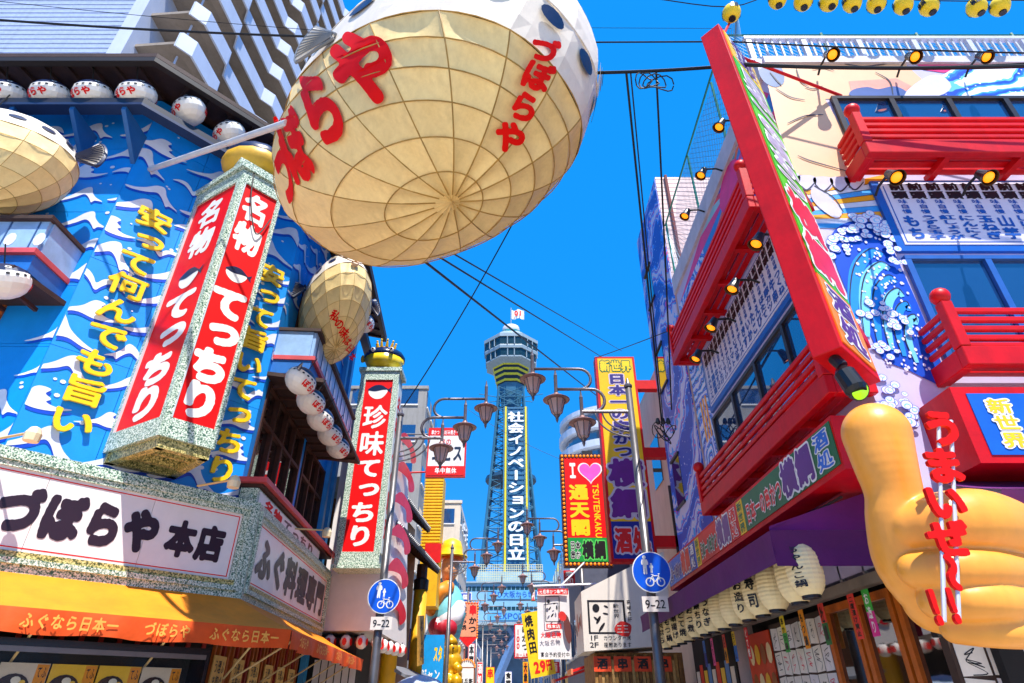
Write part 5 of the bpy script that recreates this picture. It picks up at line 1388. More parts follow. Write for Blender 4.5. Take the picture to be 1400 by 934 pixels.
# ---------------------------------------------------------------- paper lanterns under the awning
pl_ = thing('paper_lantern', '', 'lantern')
LPW = mat('lantern_paper', (250, 226, 168), .6, var=.06, vs=6); pr = []
for i in range(25):
    t = i / 24; r = .165 * (1 - abs(2 * t - 1) ** 3.2 * .45) * (1 + .012 * math.cos(i * math.pi)); pr.append((r, -.24 + .48 * t))
M().lathe((0, 0, 0), pr, 20).obj('paper_shade', LPW, pl_, smooth=False)
M().lathe((0, 0, -.265), [(.085, 0), (.085, .03)], 14).obj('bottom_ring', BLK, pl_); M().lathe((0, 0, .235), [(.085, 0), (.085, .03)], 14).obj('top_ring', BLK, pl_)
M().tube([(0, 0, .26), (0, 0, .42)], .008, 5).obj('hook', CABLE, pl_)
LT = ['ちゃんこ鍋', '', '', '寿司', 'お造り', '', '', 'うなぎ', '鍋ちり', 'おつ煮', 'どて焼', '串揚げ', 'もつ鍋', '天ぷら']
XU = [1101, 1085, 1057, 1036, 1019, 1002, 986, 973, 962, 951, 939, 929, 920, 910]
for i, u in enumerate(XU):
    o = pl_ if i == 0 else copy_tree(pl_)
    v = 787 + (1101 - u) * .41; c = .82 if i == 0 else .75; a, b = RS.px(u, v, c); o.location = RS.p(a, 2.69, c)
    o.rotation_euler = (random.uniform(-.05, .05), random.uniform(-.05, .05), 0)
    tag(o, 'white paper lantern under the purple awning, %s from the camera' % ('nearest', 'second', 'third', 'fourth', 'fifth', 'sixth', 'seventh', 'eighth', 'ninth', 'tenth', 'eleventh', 'twelfth', 'thirteenth', 'last and farthest')[i], 'lantern', 'white paper lanterns under the purple awning')
lant = [o for o in COL.objects if o.name.split('.')[0] == 'paper_lantern']
for i, o in enumerate(lant):
    if LT[i]:
        P = lambda a, b, c, L=o.location: V((L.x + math.cos(a - 2.35) * (.169 + c), L.y + math.sin(a - 2.35) * (.169 + c), L.z + b))
        lt = txt(P, (-.42, -.19, .42, .19), LT[i], 'v', .003, .035, 30, .9); q = lt.obj('lettering', BLK, o); q.location = q.location

# ---------------------------------------------------------------- shop front below the awning
sfr = thing('sliding_doors', 'street-side shop front with orange timber sliding doors and dark glass', 'shop front', RS.p(-1, .12, 0))
ORW = mat('door_timber', (198, 96, 18), .4, var=.2, vs=8, bump=.1)
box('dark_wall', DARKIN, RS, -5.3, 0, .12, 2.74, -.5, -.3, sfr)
box('transom_beam', mat('beam_grey', (136, 124, 112), .5, var=.2), RS, -7, .0, 2.6, 2.7, -.05, .06, sfr)
for i in range(14): box('transom_bar', RW, RS, -.1 - i * .5, -.07 - i * .5, 2.705, 3.3, -.04, 0, sfr)
for k in range(3):
    a1 = -.12 - k * .75; a0 = a1 - .7
    d = box('sliding_door', DGLASS, RS, a0 + .08, a1 - .08, .3, 2.5, -.12, -.1, sfr)
    for r in ((a0, a0 + .08, .14, 2.56), (a1 - .08, a1, .14, 2.56), (a0 + .08, a1 - .08, 2.48, 2.56), (a0 + .08, a1 - .08, .14, .3), (a0 + .08, a1 - .08, 1.0, 1.06)):
        box('door_rail', ORW, RS, *r, -.13, -.06, d)
for k in range(3):
    for j in range(2):
        pp = RS.p(-.45 - k * .7, 2.1 - j * .35, -.6 - .3 * j)
        pn = M().lathe(pp, [(.1, 0), (.09, .06), (.02, .13)], 12).obj('pendant_lamp', mat('pendant_glow', (255, 190, 90), .4, emit=1.2), sfr)
def papers(fr, a0, a1, b0, b1, nx, ny, c, parent, seed):
    rnd = random.Random(seed); wd, hh = (a1 - a0) / nx, (b1 - b0) / ny
    for i in range(nx):
        for j in range(ny):
            x, y = a0 + i * wd, b0 + j * hh; r = rnd.uniform(-.01, .01)
            p = M().hexa([fr.p(x + .012, y + .012 + r, c), fr.p(x + wd - .012, y + .012 - r, c), fr.p(x + wd - .012, y + hh - .012 - r, c), fr.p(x + .012, y + hh - .012 + r, c), fr.p(x + .012, y + .012 + r, c + .006), fr.p(x + wd - .012, y + .012 - r, c + .006), fr.p(x + wd - .012, y + hh - .012 - r, c + .006), fr.p(x + .012, y + hh - .012 + r, c + .006)]).obj('autograph_card', mat('card_%d' % rnd.randint(0, 2), [(232, 226, 224), (222, 214, 206), (238, 230, 216)][rnd.randint(0, 2)], .6), parent)
            ph, fq, am, sl = rnd.uniform(0, 6.3), rnd.uniform(1.2, 3.1), rnd.uniform(.12, .34), rnd.uniform(-.25, .25); pts = [V((x + wd * (.5 + am * math.sin(k * fq + ph) + sl * (k / 9 - .5)), y + hh * (rnd.uniform(.7, .85) - .55 * k / 9) + rnd.uniform(-.04, .04), 0)) for k in range(10)]; pts = smooth_path(pts, 4); vs = []
            for k, q in enumerate(pts):
                vs += [fr.p(q.x, q.y + .004, c + .008), fr.p(q.x + .003, q.y - .004, c + .008)]
            M().add(vs, [(2 * k, 2 * k + 1, 2 * k + 3, 2 * k + 2) for k in range(len(pts) - 1)]).obj('signature', BLK if rnd.random() < .8 else CRIM, p)
ac = thing('autograph_wall', 'wall of white autograph cards beneath the thumb sculpture at bottom right', 'notice board', RF.p(1.5, .8, .0))
box('backing', mat('backing_dark', (60, 40, 30), .7), RF, -.02, 3.6, .12, 2.06, -.2, -.1, ac); papers(RF, .0, 2.6, .95, 2.04, 10, 4, -.098, ac, 4)
box('upper_dark_wall', DARKIN, RF, -.02, 4.2, 2.07, 2.74, -.28, -.2, ac)  # plain dark wall above the cards
ad = thing('autograph_wall', 'wall of white autograph cards on the shaded street side between door and posters', 'notice board', RS.p(-3.2, .8, .0))
box('backing', MATS['backing_dark'], RS, -4.15, -2.35, .12, 2.55, -.2, -.1, ad); papers(RS, -4.1, -2.4, 1.3, 2.5, 7, 4, -.098, ad, 8)
po = thing('menu_poster', 'red and yellow food poster beyond the autograph cards on the shaded street side', 'poster', RS.p(-4.7, 1.2, -.05))
box('poster_sheet', mat('poster_red', (210, 60, 24), .4), RS, -5.2, -4.2, 1.0, 2.5, -.12, -.1, po)
for i in range(12):
    x = -5.1 + (i % 4) * .24; y = 1.3 + (i // 4) * .38
    M().flat(RS, [(x + .09 + .1 * math.cos(t * .7), y + .15 + .14 * math.sin(t * .7)) for t in range(9)], -.097 + .0006 * i).obj('dish_picture', mat('dishp_%d' % (i % 3), [(236, 180, 40), (150, 80, 30), (240, 214, 160)][i % 3], .4), po)
strips = [(-1.05, 'お造り', (60, 180, 60), (230, 40, 140)), (-1.35, '二度漬け禁止', (232, 60, 50), (232, 60, 50)), (-2.05, '牡蠣', (226, 60, 50), (40, 120, 60)), (-2.6, 'もつ鍋', (244, 150, 20), (244, 150, 20)), (-3.2, '串かつ鍋', (240, 210, 40), (60, 170, 70)), (-4.6, 'どて焼', (226, 40, 50), (226, 40, 50)), (-5.2, '生ビール', (240, 200, 40), (40, 120, 210)), (-5.7, '名物', (236, 80, 60), (240, 160, 40)), (-6.4, 'おでん', (232, 90, 160), (232, 90, 160)), (-6.9, 'うどん', (40, 110, 200), (30, 60, 150))]
for i, (a, s, c0, c1_) in enumerate(strips):
    t = thing('hanging_menu_strip', 'small hanging menu strip below the lanterns, %s from the camera' % ordl(i), 'menu strip', RS.p(a, 2.2, .12), 'hanging menu strips')
    z = 2.56
    box('strip_top', mat('strip_%d_%d_%d' % c0, c0, .5), RS, a, a + .13, z - .2, z, .1, .105, t); box('strip_bottom', mat('strip_%d_%d_%d' % c1_, c1_, .5), RS, a, a + .13, z - .42, z - .201, .1, .105, t)
    lettering(RS, (a + .02, z - .4, a + .11, z - .02), s, BLK if sum(c0) > 330 else WHT, t, 'v', c=.108, bold=.03, res=24)

# ---------------------------------------------------------------- thumb-up sculpture
FH = Fr((0, 4.1, 0), (1, 0, 0)); hm = M()
def cap(pts):
    P = []; R = []; n0 = 4; ex = []
    for i in range(len(pts) - 1):                      # smooth the centre line and radius
        p0, p1, p2, p3 = pts[max(i - 1, 0)], pts[i], pts[i + 1], pts[min(i + 2, len(pts) - 1)]
        for q in range(n0):
            t = q / n0; ex.append(tuple(.5 * (2 * b + (c - a) * t + (2 * a - 5 * b + 4 * c - e) * t * t + (3 * b - a - 3 * c + e) * t ** 3) for a, b, c, e in zip(p0, p1, p2, p3)))
    for u, v, r, c in ex + [pts[-1]]:
        a, b = FH.px(u, v, c); P.append(FH.p(a, b, c)); R.append(r * 4.1 / ray(u, v).y / FPX)
    for i in range(len(P)):
        hm.ball(P[i], R[i], n=32, m=20)
        if i: 
            Q = [P[i - 1].lerp(P[i], q / 6) for q in range(7)]; rr = [R[i - 1] + (R[i] - R[i - 1]) * q / 6 for q in range(7)]; hm.tube(Q, rr, 32)
cap([(1198, 594, 43, 0), (1210, 636, 39, 0), (1222, 676, 36, -.02), (1228, 716, 40, -.06), (1243, 770, 44, -.12), (1276, 822, 37, -.14)])
cap([(1262, 750, 48, -.22), (1335, 770, 84, -.34), (1430, 775, 88, -.42)])
cap([(1278, 822, 42, -.16), (1340, 826, 52, -.24), (1420, 822, 60, -.3)])
cap([(1252, 722, 37, .04), (1295, 716, 41, .15), (1340, 713, 42, .14), (1380, 726, 42, -.02), (1400, 745, 42, -.2)])
cap([(1254, 780, 24, .06), (1300, 779, 26, .19), (1352, 778, 27, .18), (1392, 784, 30, .0), (1412, 790, 34, -.2)])
cap([(1280, 823, 23, .06), (1322, 823, 25, .18), (1368, 823, 26, .17), (1404, 828, 29, -.02), (1420, 832, 34, -.2)])
cap([(1305, 861, 18, .04), (1345, 863, 20, .13), (1385, 863, 22, .12), (1425, 860, 25, -.04)])
SKIN = mat('sculpture_skin', (255, 166, 58), .4, var=.07, vs=2.5, dirt=.22, coat=.12, bump=.05, bs=9)
thm = thing('thumb_sculpture', 'giant peach-orange thumbs-up hand sculpture at lower right', 'sculpture', FH.p(*FH.px(1300, 875), 0))
ho = hm.obj('hand', SKIN, thm, smooth=True)
rm = ho.modifiers.new('remesh', 'REMESH'); rm.mode = 'VOXEL'; rm.voxel_size = .011; rm.use_smooth_shade = True
smd = ho.modifiers.new('smooth', 'SMOOTH'); smd.iterations = 9; smd.factor = .5
box('mount_bar', STEEL, RF, .2, .9, 2.75, 2.82, 0, 1.1, thm)
sg2 = thing('slogan_letters', 'red slogan letters fixed on two white rods before the thumb sculpture', 'lettering', FH.p(*FH.px(1300, 840, .45), .45))
FG = Fr(FH.p(0, 0, .46), FH.r)
for u0, u1 in ((1283, 1291), (1300, 1311)):
    M().tube([FG.p(*FG.px(u0, 575)), FG.p(*FG.px(u1, 850))], .012, 6).obj('rod', RW, sg2)
for ch, u, v, wd, ht in (('う', 1287, 586, 56, 56), ('ま', 1288, 637, 58, 54), ('い', 1291, 687, 56, 54), ('ぜ', 1296, 736, 58, 54), ('〜', 1300, 783, 46, 50), ('！', 1286, 830, 38, 56), ('！', 1310, 828, 38, 56)):
    a, b = FG.px(u, v); s = 4.1 / ray(u, v).y / FPX * .9; o = txt(FG, (a - wd * s / 2, b - ht * s / 2, a + wd * s / 2, b + ht * s / 2), ch, 'v', .02, .055, 60, .98).obj('letter', mat('slogan_red', (226, 10, 6), .5, spec=.2), sg2)
    sd = o.modifiers.new('depth', 'SOLIDIFY'); sd.thickness = .03

# ---------------------------------------------------------------- second mural building behind
r2 = thing('stair_building', 'taller narrow building with blue mural and pink tiled side behind the red balconies', 'building', (5, 12, 0))
M().wbox(3.62, 8, 10.9, 13.4, .12, 13.0).obj('wall', mat('pink_tile', (222, 190, 180), .5, var=.1, vs=2, dirt=.3), r2)
FR2 = Fr((3.62, 10.9, 0), (0, -1, 0))
box('mural_sheet', mat_waves('mural_far', [(0, (0, 64, 190)), (.26, (0, 120, 236)), (.46, (206, 196, 230)), (.6, (10, 84, 210)), (.76, (226, 40, 160)), (.82, (40, 160, 246)), (.92, (214, 206, 236))], .45, 8.0, .28, rot=.8), FR2, -2.48, -.02, 3, 12.95, 0, .02, r2)
box('ground_floor_front', DARKIN, FR2, -2.49, -.01, .12, 2.98, 0, .03, r2)
for k in range(9):
    box('shop_notice', mat('notice_%d' % (k % 4), [(226, 210, 190), (214, 60, 40), (240, 190, 60), (90, 130, 180)][k % 4], .6), FR2, -2.4 + k * .26, -2.2 + k * .26, 1.3 + .15 * (k % 3), 2.1 + .1 * (k % 2), .03, .036, r2)
for b in (5.2, 8.0, 10.4):
    w_ = box('window', DGLASS, FR2, -2.1, -1.5, b, b + 1.0, .02, .03, r2); box('frame', ALU, FR2, -2.15, -1.45, b - .05, b, .02, .06, w_); box('frame', ALU, FR2, -2.15, -1.45, b + 1, b + 1.05, .02, .06, w_)
fx_ = Fr((3.62, 10.9, 0), (1, 0, 0))
for k in range(24):
    box('tile_course', mat('tile_joint', (170, 130, 124), .6), fx_, .0, 3, 9.7 + k * .14, 9.712 + k * .14, 0, .004, r2)
M().tube([fx_.p(.25, 9.7, .05), fx_.p(.25, 13.0, .05)], .04, 8).obj('drain_pipe', mat('pipe_brown', (120, 50, 40), .5), r2)
# ================================================================ middle and far street
def Yf(y): return Fr((0, y, 0), (1, 0, 0))
def prect(fr, u0, v0, u1, v1):
    """photo rectangle -> upright rectangle in the frame (a0,b0,a1,b1)"""
    um, vm = (u0 + u1) / 2, (v0 + v1) / 2
    return fr.px(u0, vm)[0], fr.px(um, v1)[1], fr.px(u1, vm)[0], fr.px(um, v0)[1]
CREAMB = mat('cream_render', (224, 208, 188), .7, var=.08, vs=.8, dirt=.3); GREYB = mat('grey_concrete', (150, 148, 146), .8, var=.12, vs=.6, dirt=.4)
# ---- big yellow yokozuna-style sign
ys_ = thing('yellow_vertical_sign', 'tall yellow and blue vertical sign with navy and purple lettering behind the right lamp post', 'sign', (3.1, 16, 4.6))
FY = Yf(15.8); a0, b0, a1, b1 = 2.5, 4.63, 3.68, 10.55
box('sign_box', RED, FY, a0, a1, b0, b1, -.35, 0, ys_)
e = .07
SY = mat('sign_gold', (240, 190, 10), .35, var=.05); SB_ = mat('sign_navy', (24, 34, 140), .35)
box('sign_panel', SY, FY, a0 + e, a1 - e, b0 + 1.0, b1 - e, 0, .015, ys_); box('sign_panel', SB_, FY, a0 + e, a1 - e, b0 + e, b0 + .995, 0, .015, ys_)
NV = mat('letter_navy', (40, 26, 120), .4); VIO = mat('letter_violet', (110, 24, 130), .4); LIL = mat('letter_lilac', (206, 190, 206), .4)
xm = (a0 + a1) / 2
lettering(FY, (a0 + .12, 10.02, a1 - .12, 10.42), '新世界', YEL, ys_, c=.02, bold=.05, res=40, outline=[(LGR, .08)])
lettering(FY, (xm - .28, 7.35, xm + .28, 9.98), '日本一の串かつ', NV, ys_, 'v', c=.02, bold=.05, res=44, outline=[(LIL, .07)])
lettering(FY, (xm - .5, 5.68, xm + .5, 7.35), '横綱', VIO, ys_, 'v', c=.02, bold=.06, res=48, outline=[(LIL, .06)])
lettering(FY, (a0 + .12, 4.8, a1 - .12, 5.5), '酒処', LRD, ys_, c=.02, bold=.05, res=44, outline=[(LIL, .07)])
for z in (5.0, 7.4, 9.5): box('wall_beam', RED, FY, a1, a1 + 1.0, z, z + .28, -.3, -.05, ys_)
ym = thing('cream_building', 'plain cream walled building behind the yellow vertical sign', 'building', (6, 18, 0))
M().wbox(4.3, 9, 15.9, 23, .12, 10.2).obj('wall', CREAMB, ym); M().wbox(4.2, 9, 15.85, 15.895, 4.6, 6.6).obj('dark_front_panel', mat('dark_panel', (44, 34, 34), .6), ym)  # cream wall with a flat dark panel across its front
for k in range(3): box('window', DGLASS, Fr((4.3, 16, 0), (0, -1, 0)), -1.6 - k * 2, -.6 - k * 2, 7, 8.4, 0, .03, ym)
# ---- I love tower sign with bulbs
hs_ = thing('bulb_framed_sign', 'red and green vertical sign with a pink heart and a border of light bulbs', 'sign', (2.3, 19, 5.1))
FHt = Yf(19); a0, b0, a1, b1 = 1.58, 5.1, 3.06, 8.65
box('sign_box', mat('sign_dark', (60, 20, 20), .5), FHt, a0, a1, b0, b1, -.3, 0, hs_)
box('sign_panel', REDS, FHt, a0 + .14, a1 - .14, b0 + .85, b1 - .14, 0, .012, hs_); box('sign_panel', mat('sign_grass', (20, 150, 60), .35), FHt, a0 + .14, a1 - .14, b0 + .14, b0 + .845, 0, .012, hs_)
lettering(FHt, (a0 + .22, 7.75, a0 + .58, 8.42), 'Ｉ', WHT, hs_, c=.016, bold=.05, res=40)
cx, cy, s = a0 + .97, 8.05, .022
hp = [(cx + s * 16 * math.sin(t) ** 3, cy + s * (13 * math.cos(t) - 5 * math.cos(2 * t) - 2 * math.cos(3 * t) - math.cos(4 * t))) for t in [2 * math.pi * i / 40 for i in range(40)]]
M().flat(FHt, [(cx + (x - cx) * 1.14, cy + (y - cy) * 1.14) for x, y in hp], .015).obj('heart_outline', WHT, hs_); M().flat(FHt, hp, .018).obj('heart', mat('heart_pink', (236, 90, 200), .4), hs_)
lettering(FHt, (a0 + .22, 5.98, a0 + .88, 7.65), '通天閣', YEL, hs_, 'v', c=.016, bold=.05, res=48)
m_ = M(); P_ = lambda a, b, c: FHt.p(a0 + .98 + (b), 7.65 - (a), .016 + c)
txt(P_, (0, 0.02, 1.72, .24), 'TSUTENKAKU', 'h', 0, .03, 36, .96, m_); m_.obj('lettering', YEL, hs_)
lettering(FHt, (a0 + .2, 5.3, a0 + .52, 5.85), '日本|串か', BLK, hs_, c=.016, bold=.03, res=24, outline=[(WHT, .06)])
lettering(FHt, (a0 + .55, 5.28, a1 - .18, 5.88), '横綱', BLK, hs_, c=.016, bold=.05, res=36, outline=[(mat('lgreen', (90, 210, 90), .4), .07)])
BO = mat('bulb_orange', (255, 140, 20), .3, emit=.35); nb_ = 0
for i in range(27):
    for a in (a0 + .07, a1 - .07): M().ball(FHt.p(a, b0 + .07 + i * (b1 - b0 - .14) / 26, .02), .042, n=8, m=6).obj('bulb', BO, hs_, smooth=True)
for i in range(1, 11):
    for b in (b0 + .07, b1 - .07): M().ball(FHt.p(a0 + .07 + i * (a1 - a0 - .14) / 11, b, .02), .042, n=8, m=6).obj('bulb', BO, hs_, smooth=True)
box('bracket', DSTEEL, FHt, a0 + .9, a1 + 1.2, 8.1, 8.2, -.2, -.1, hs_); box('bracket', DSTEEL, FHt, a0 + .9, a1 + 1.2, 5.6, 5.7, -.2, -.1, hs_); box('top_fitting', DSTEEL, FHt, a0 + .75, a0 + 1.1, b1, b1 + .14, -.2, -.05, hs_)
# ---- white box sign with ink marks
it = thing('white_box_sign', 'large white box sign with black ink drops and red stamp behind the right lamp post', 'sign', (2.2, 14.2, 2.5))
FI = Yf(14.0); PB = mat('box_sign_white', (226, 214, 200), .45, var=.04, dirt=.15)
M().prism(FI, [(1.5, 2.5), (3.4, 2.62), (3.4, 4.5), (2.72, 4.22), (1.5, 3.66)], -1.6, 0).obj('sign_box', PB, it)
fr = FI
for r in ((1.62, 2.42, 3.45, 3.49), (1.62, 2.42, 2.83, 2.865), (1.62, 1.66, 2.865, 3.45), (2.38, 2.42, 2.865, 3.45)): box('ink_frame', BLK, fr, *r, 0, .004, it)
def blob(fr, a, b, ra, rb, rot, c, mm, parent, nm='ink_mark'):
    M().flat(fr, [(a + ra * math.cos(t) * math.cos(rot) - rb * math.sin(t) * math.sin(rot), b + ra * math.cos(t) * math.sin(rot) + rb * math.sin(t) * math.cos(rot)) for t in [i * .449 for i in range(14)]], c).obj(nm, mm, parent)
for (a, b, x, y, r) in ((1.8, 3.33, .075, .085, 0), (1.84, 3.1, .09, .03, 1.0), (1.9, 2.96, .11, .028, .9), (2.02, 3.36, .05, .02, -.4), (2.0, 3.22, .06, .018, -.2), (1.79, 3.12, .06, .02, -.7)): blob(fr, a, b, x, y, r, .006, BLK, it)
lettering(fr, (2.16, 3.12, 2.3, 3.42), '新世界', BLK, it, 'v', c=.005, bold=.01, res=28); lettering(fr, (2.46, 3.05, 2.56, 3.5), '高槻食研', BLK, it, 'v', c=.005, bold=.005, res=24)
M().flat(fr, smooth_loop([(2.16, 2.93), (2.3, 3.07), (2.5, 3.02), (2.52, 2.92), (2.44, 2.78), (2.24, 2.82)], 3), .008).obj('red_stamp', mat('stamp_red', (216, 40, 30), .5), it); lettering(fr, (2.2, 2.83, 2.48, 3.02), '三三', PB, it, c=.011, bold=.01, res=24)
lettering(fr, (1.62, 2.7, 2.5, 2.81), '1F カウンター席', BLK, it, c=.005, bold=.01, res=28); lettering(fr, (1.62, 2.57, 2.5, 2.68), '2F 座敷あります', BLK, it, c=.005, bold=.01, res=28)
FIS = Fr((1.5, 14, 0), (0, -1, 0))
for q in range(5): blob(FIS, -.3 - q * .25, 3.1 + .2 * math.sin(q * 3), .08, .16, q, .004 + .001 * q, mat('side_mark_%d' % (q % 3), [(210, 120, 90), (120, 60, 40), (224, 60, 40)][q % 3], .5), it)
stl = thing('straw_stall', 'straw-curtained stall with orange cloths under the white box sign', 'stall', (2.6, 14.5, 0))
M().wbox(1.75, 3.6, 14.3, 16.5, .12, 2.5).obj('body', mat('straw', (150, 104, 50), .8, var=.35, vs=10, bump=.5, bs=30), stl)
for k in range(26): box('straw_bundle', mat('straw_%d' % (k % 3), [(170, 124, 62), (128, 84, 36), (190, 146, 84)][k % 3], .8, var=.3, vs=10), FI, 1.72 + k * .07, 1.78 + k * .07, 1.0, 2.46 - .05 * (k % 3), -.29, -.2 + .02 * (k % 2), stl)
for k in range(4):
    x = 1.7 + k * .42; box('orange_cloth', mat('cloth_orange', (230, 70, 20), .6, var=.15), FI, x, x + .36, 2.14, 2.42, -.16, -.15, stl); lettering(FI, (x + .05, 2.17, x + .31, 2.4), '串'if k % 2 else '酒', BLK, stl, c=-.145, bold=.03, res=24)
# ---- hanging white cloth banner
cb = thing('cloth_banner', 'hanging white printed cloth banner on a frame right of the street centre', 'banner', (1.05, 17, 2.4))
FC = Yf(17); a0, b0, a1, b1 = .66, 2.52, 1.5, 4.2
sheet(FC.p(a0, b0), FC.p(a1, b0), FC.p(a1, b1), FC.p(a0, b1), 10, 8, .03).obj('cloth', mat('cloth_white', (228, 222, 220), .6, var=.06, vs=4), cb, smooth=True)
M().tube([FC.p(a0 - .1, b1 + .03, .03), FC.p(a1 + 1.2, b1 + .1, .03)], .03, 8).obj('frame_tube', RW, cb); M().tube([FC.p(a1 - .2, b1 + .05, .0), FC.p(a1 + .5, b1 + .7, -.3)], .025, 8).obj('frame_tube', RW, cb)
FC2 = Yf(16.93)
box('red_band', LRD, FC2, a0 + .03, a1 - .03, 4.02, 4.16, 0, .004, cb); lettering(FC2, (a0 + .05, 4.03, a1 - .05, 4.15), '元祖串かつ専門店', WHT, cb, c=.008, bold=.02, res=24)
for r in ((a0 + .2, a0 + .58, 3.96, 3.98), (a0 + .2, a0 + .58, 3.36, 3.38), (a0 + .2, a0 + .22, 3.38, 3.96), (a0 + .56, a0 + .58, 3.38, 3.96)): box('ink_frame', BLK, FC2, *r, 0, .004, cb)
for (a, b, x, y, r) in ((.95, 3.85, .04, .05, 0), (.98, 3.68, .05, .02, 1), (1.04, 3.52, .06, .02, .9), (1.1, 3.8, .03, .02, .3), (1.16, 3.7, .02, .06, 0)): blob(FC2, a, b, x, y, r, .006, BLK, cb)
blob(FC2, 1.3, 3.5, .1, .12, .4, .01, MATS['stamp_red'], cb, 'red_stamp'); blob(FC2, 1.42, 3.2, .09, .34, .1, .008, mat('brown_print', (104, 50, 44), .5), cb, 'brown_print')
box('red_label', LRD, FC2, a0 + .22, a0 + .6, 3.2, 3.32, 0, .004, cb); lettering(FC2, (a0 + .24, 3.21, a0 + .58, 3.31), '熊本店', WHT, cb, c=.008, bold=.03, res=24)
lettering(FC2, (a0 + .06, 2.98, a0 + .6, 3.14), '大阪名物', LRD, cb, c=.006, bold=.03, res=28); lettering(FC2, (a0 + .05, 2.55, a1 - .05, 2.68), '宴会予約受付中', BLK, cb, c=.006, bold=.02, res=28)
# ---- helper for flat boxed signs
def plain_sign(name, label, cat, y, px, bgc, frame_c, texts, th=.12, group=None, border=.05, parts=True):
    f = Yf(y); a0, b0, a1, b1 = prect(f, *px); t = thing(name, label, cat, f.p((a0 + a1) / 2, b0, 0), group)
    box('sign_box', mat('psign_%d_%d_%d' % frame_c, frame_c, .4), f, a0, a1, b0, b1, -th, 0, t)
    box('sign_panel', mat('psign_%d_%d_%d' % bgc, bgc, .4), f, a0 + border, a1 - border, b0 + border, b1 - border, 0, .01, t)
    for (x0, y0, x1, y1), s, mode, col, bold in texts:
        W, H = a1 - a0, b1 - b0
        lettering(f, (a0 + x0 * W, b0 + y0 * H, a0 + x1 * W, b0 + y1 * H), s, mat('ptext_%d_%d_%d' % col, col, .4), t, mode, c=.015, bold=bold, res=30)
    return t, f, (a0, b0, a1, b1)
K, Wc, Rc, Yc, Bc = (24, 20, 22), (236, 232, 226), (222, 24, 24), (246, 206, 20), (24, 70, 180)
t, f, r = plain_sign('square_hanging_sign', 'white and red square sign with brush lettering behind the left lamp lanterns', 'sign', 20, (584, 585, 637, 652), Wc, Rc, [((.12, .28, .92, .66), 'ヱビス', 'h', (24, 44, 70), .05), ((.3, .62, .62, .78), '串の', 'h', Rc, .02)], .15)
a0, b0, a1, b1 = r
box('red_band', LRD, f, a0 + .05, a1 - .05, b1 - .3, b1 - .05, .01, .014, t); box('red_band', LRD, f, a0 + .05, a1 - .05, b0 + .05, b0 + .38, .01, .014, t)
lettering(f, (a0 + .1, b1 - .28, a1 - .1, b1 - .08), '串かつ・お好み焼き・焼き', WHT, t, c=.018, bold=.03, res=24); lettering(f, (a0 + .3, b0 + .1, a1 - .3, b0 + .33), '年中無休', WHT, t, c=.018, bold=.04, res=28)
M().tube([f.p(a0, b0 + .2, -.1), f.p(a0 - 2.6, b0 + .1, -.1)], .03, 6).obj('bracket', LRD, t); M().tube([f.p(a0, b1 - .2, -.1), f.p(a0 - 2.6, b1 - .2, -.1)], .03, 6).obj('bracket', STEEL, t)
# kushikatsu shield with bulbs
t, f, r = plain_sign('shield_sign', 'orange and white shield sign with red kanji and bulb border left of centre', 'sign', 36, (628, 824, 653, 872), (240, 150, 110), Rc, [((.5, .62, .95, .95), '串', 'v', Rc, .06), ((.5, .12, .95, .6), 'かつ', 'v', K, .05), ((.08, .2, .42, .9), 'お好み焼', 'v', K, .03)])
a0, b0, a1, b1 = r; M().prism(f, [(a0, b0), ((a0 + a1) / 2, b0 - .45), (a1, b0)], -.1, 0).obj('shield_tip', LRD, t)
for i in range(14):
    for a in (a0, a1): M().ball(f.p(a, b0 + (b1 - b0) * i / 13, .02), .045, n=6, m=4).obj('bulb', BO, t)
for i in range(7): M().ball(f.p(a0 + (a1 - a0) * i / 6, b1, .02), .045, n=6, m=4).obj('bulb', BO, t)
plain_sign('framed_sign', 'small blue and white framed sign above the orange shield sign', 'sign', 37, (627, 810, 645, 823), Bc, Wc, [((.3, .2, .7, .8), '国', 'h', Wc, .05)])
plain_sign('vertical_sign', 'white red-bordered vertical sign with black kanji just right of the street centre', 'sign', 30, (703, 853, 725, 900), Wc, Rc, [((.45, .2, .95, .95), '串かつ', 'v', K, .05), ((.08, .25, .4, .85), '100', 'v', Rc, .05), ((.1, .02, .9, .16), 'お一人様', 'h', Rc, .03)])
t, f, r = plain_sign('round_topped_sign', 'round white shop sign with bulbs at the bottom left of centre', 'sign', 30, (626, 912, 649, 940), Wc, (150, 90, 60), [((.1, .1, .9, .45), '串兵衛', 'h', K, .03)])
a0, b0, a1, b1 = r; R_ = (a1 - a0) / 2
M().prism(f, [((a0 + a1) / 2 + R_ * math.cos(math.pi * i / 12), b1 + R_ * .8 * math.sin(math.pi * i / 12)) for i in range(13)], -.1, 0).obj('round_top', mat('psign_236_232_226', Wc, .4), t)
for i in range(13): M().ball(f.p((a0 + a1) / 2 + R_ * math.cos(math.pi * i / 12), b1 + R_ * .8 * math.sin(math.pi * i / 12), .02), .04, n=6, m=4).obj('bulb', BO, t)
# slanted yellow sign
ysl = thing('tilted_yellow_sign', 'tilted yellow price sign with red figures below the white cloth banner', 'sign', hitY(735, 920, 20))
FQ = Fr(hitY(741, 925, 20), V((1, 0, .18)), V((-.16, 0, 1)))
box('sign_board', mat('psign_246_206_20', Yc, .4), FQ, -.32, .42, 0, 1.75, -.1, 0, ysl); lettering(FQ, (-.2, .1, .35, .42), '29円', LRD, ysl, c=.006, bold=.06, res=32); lettering(FQ, (-.26, .6, .0, 1.7), '焼肉田', BLK, ysl, 'v', c=.006, bold=.04, res=28)
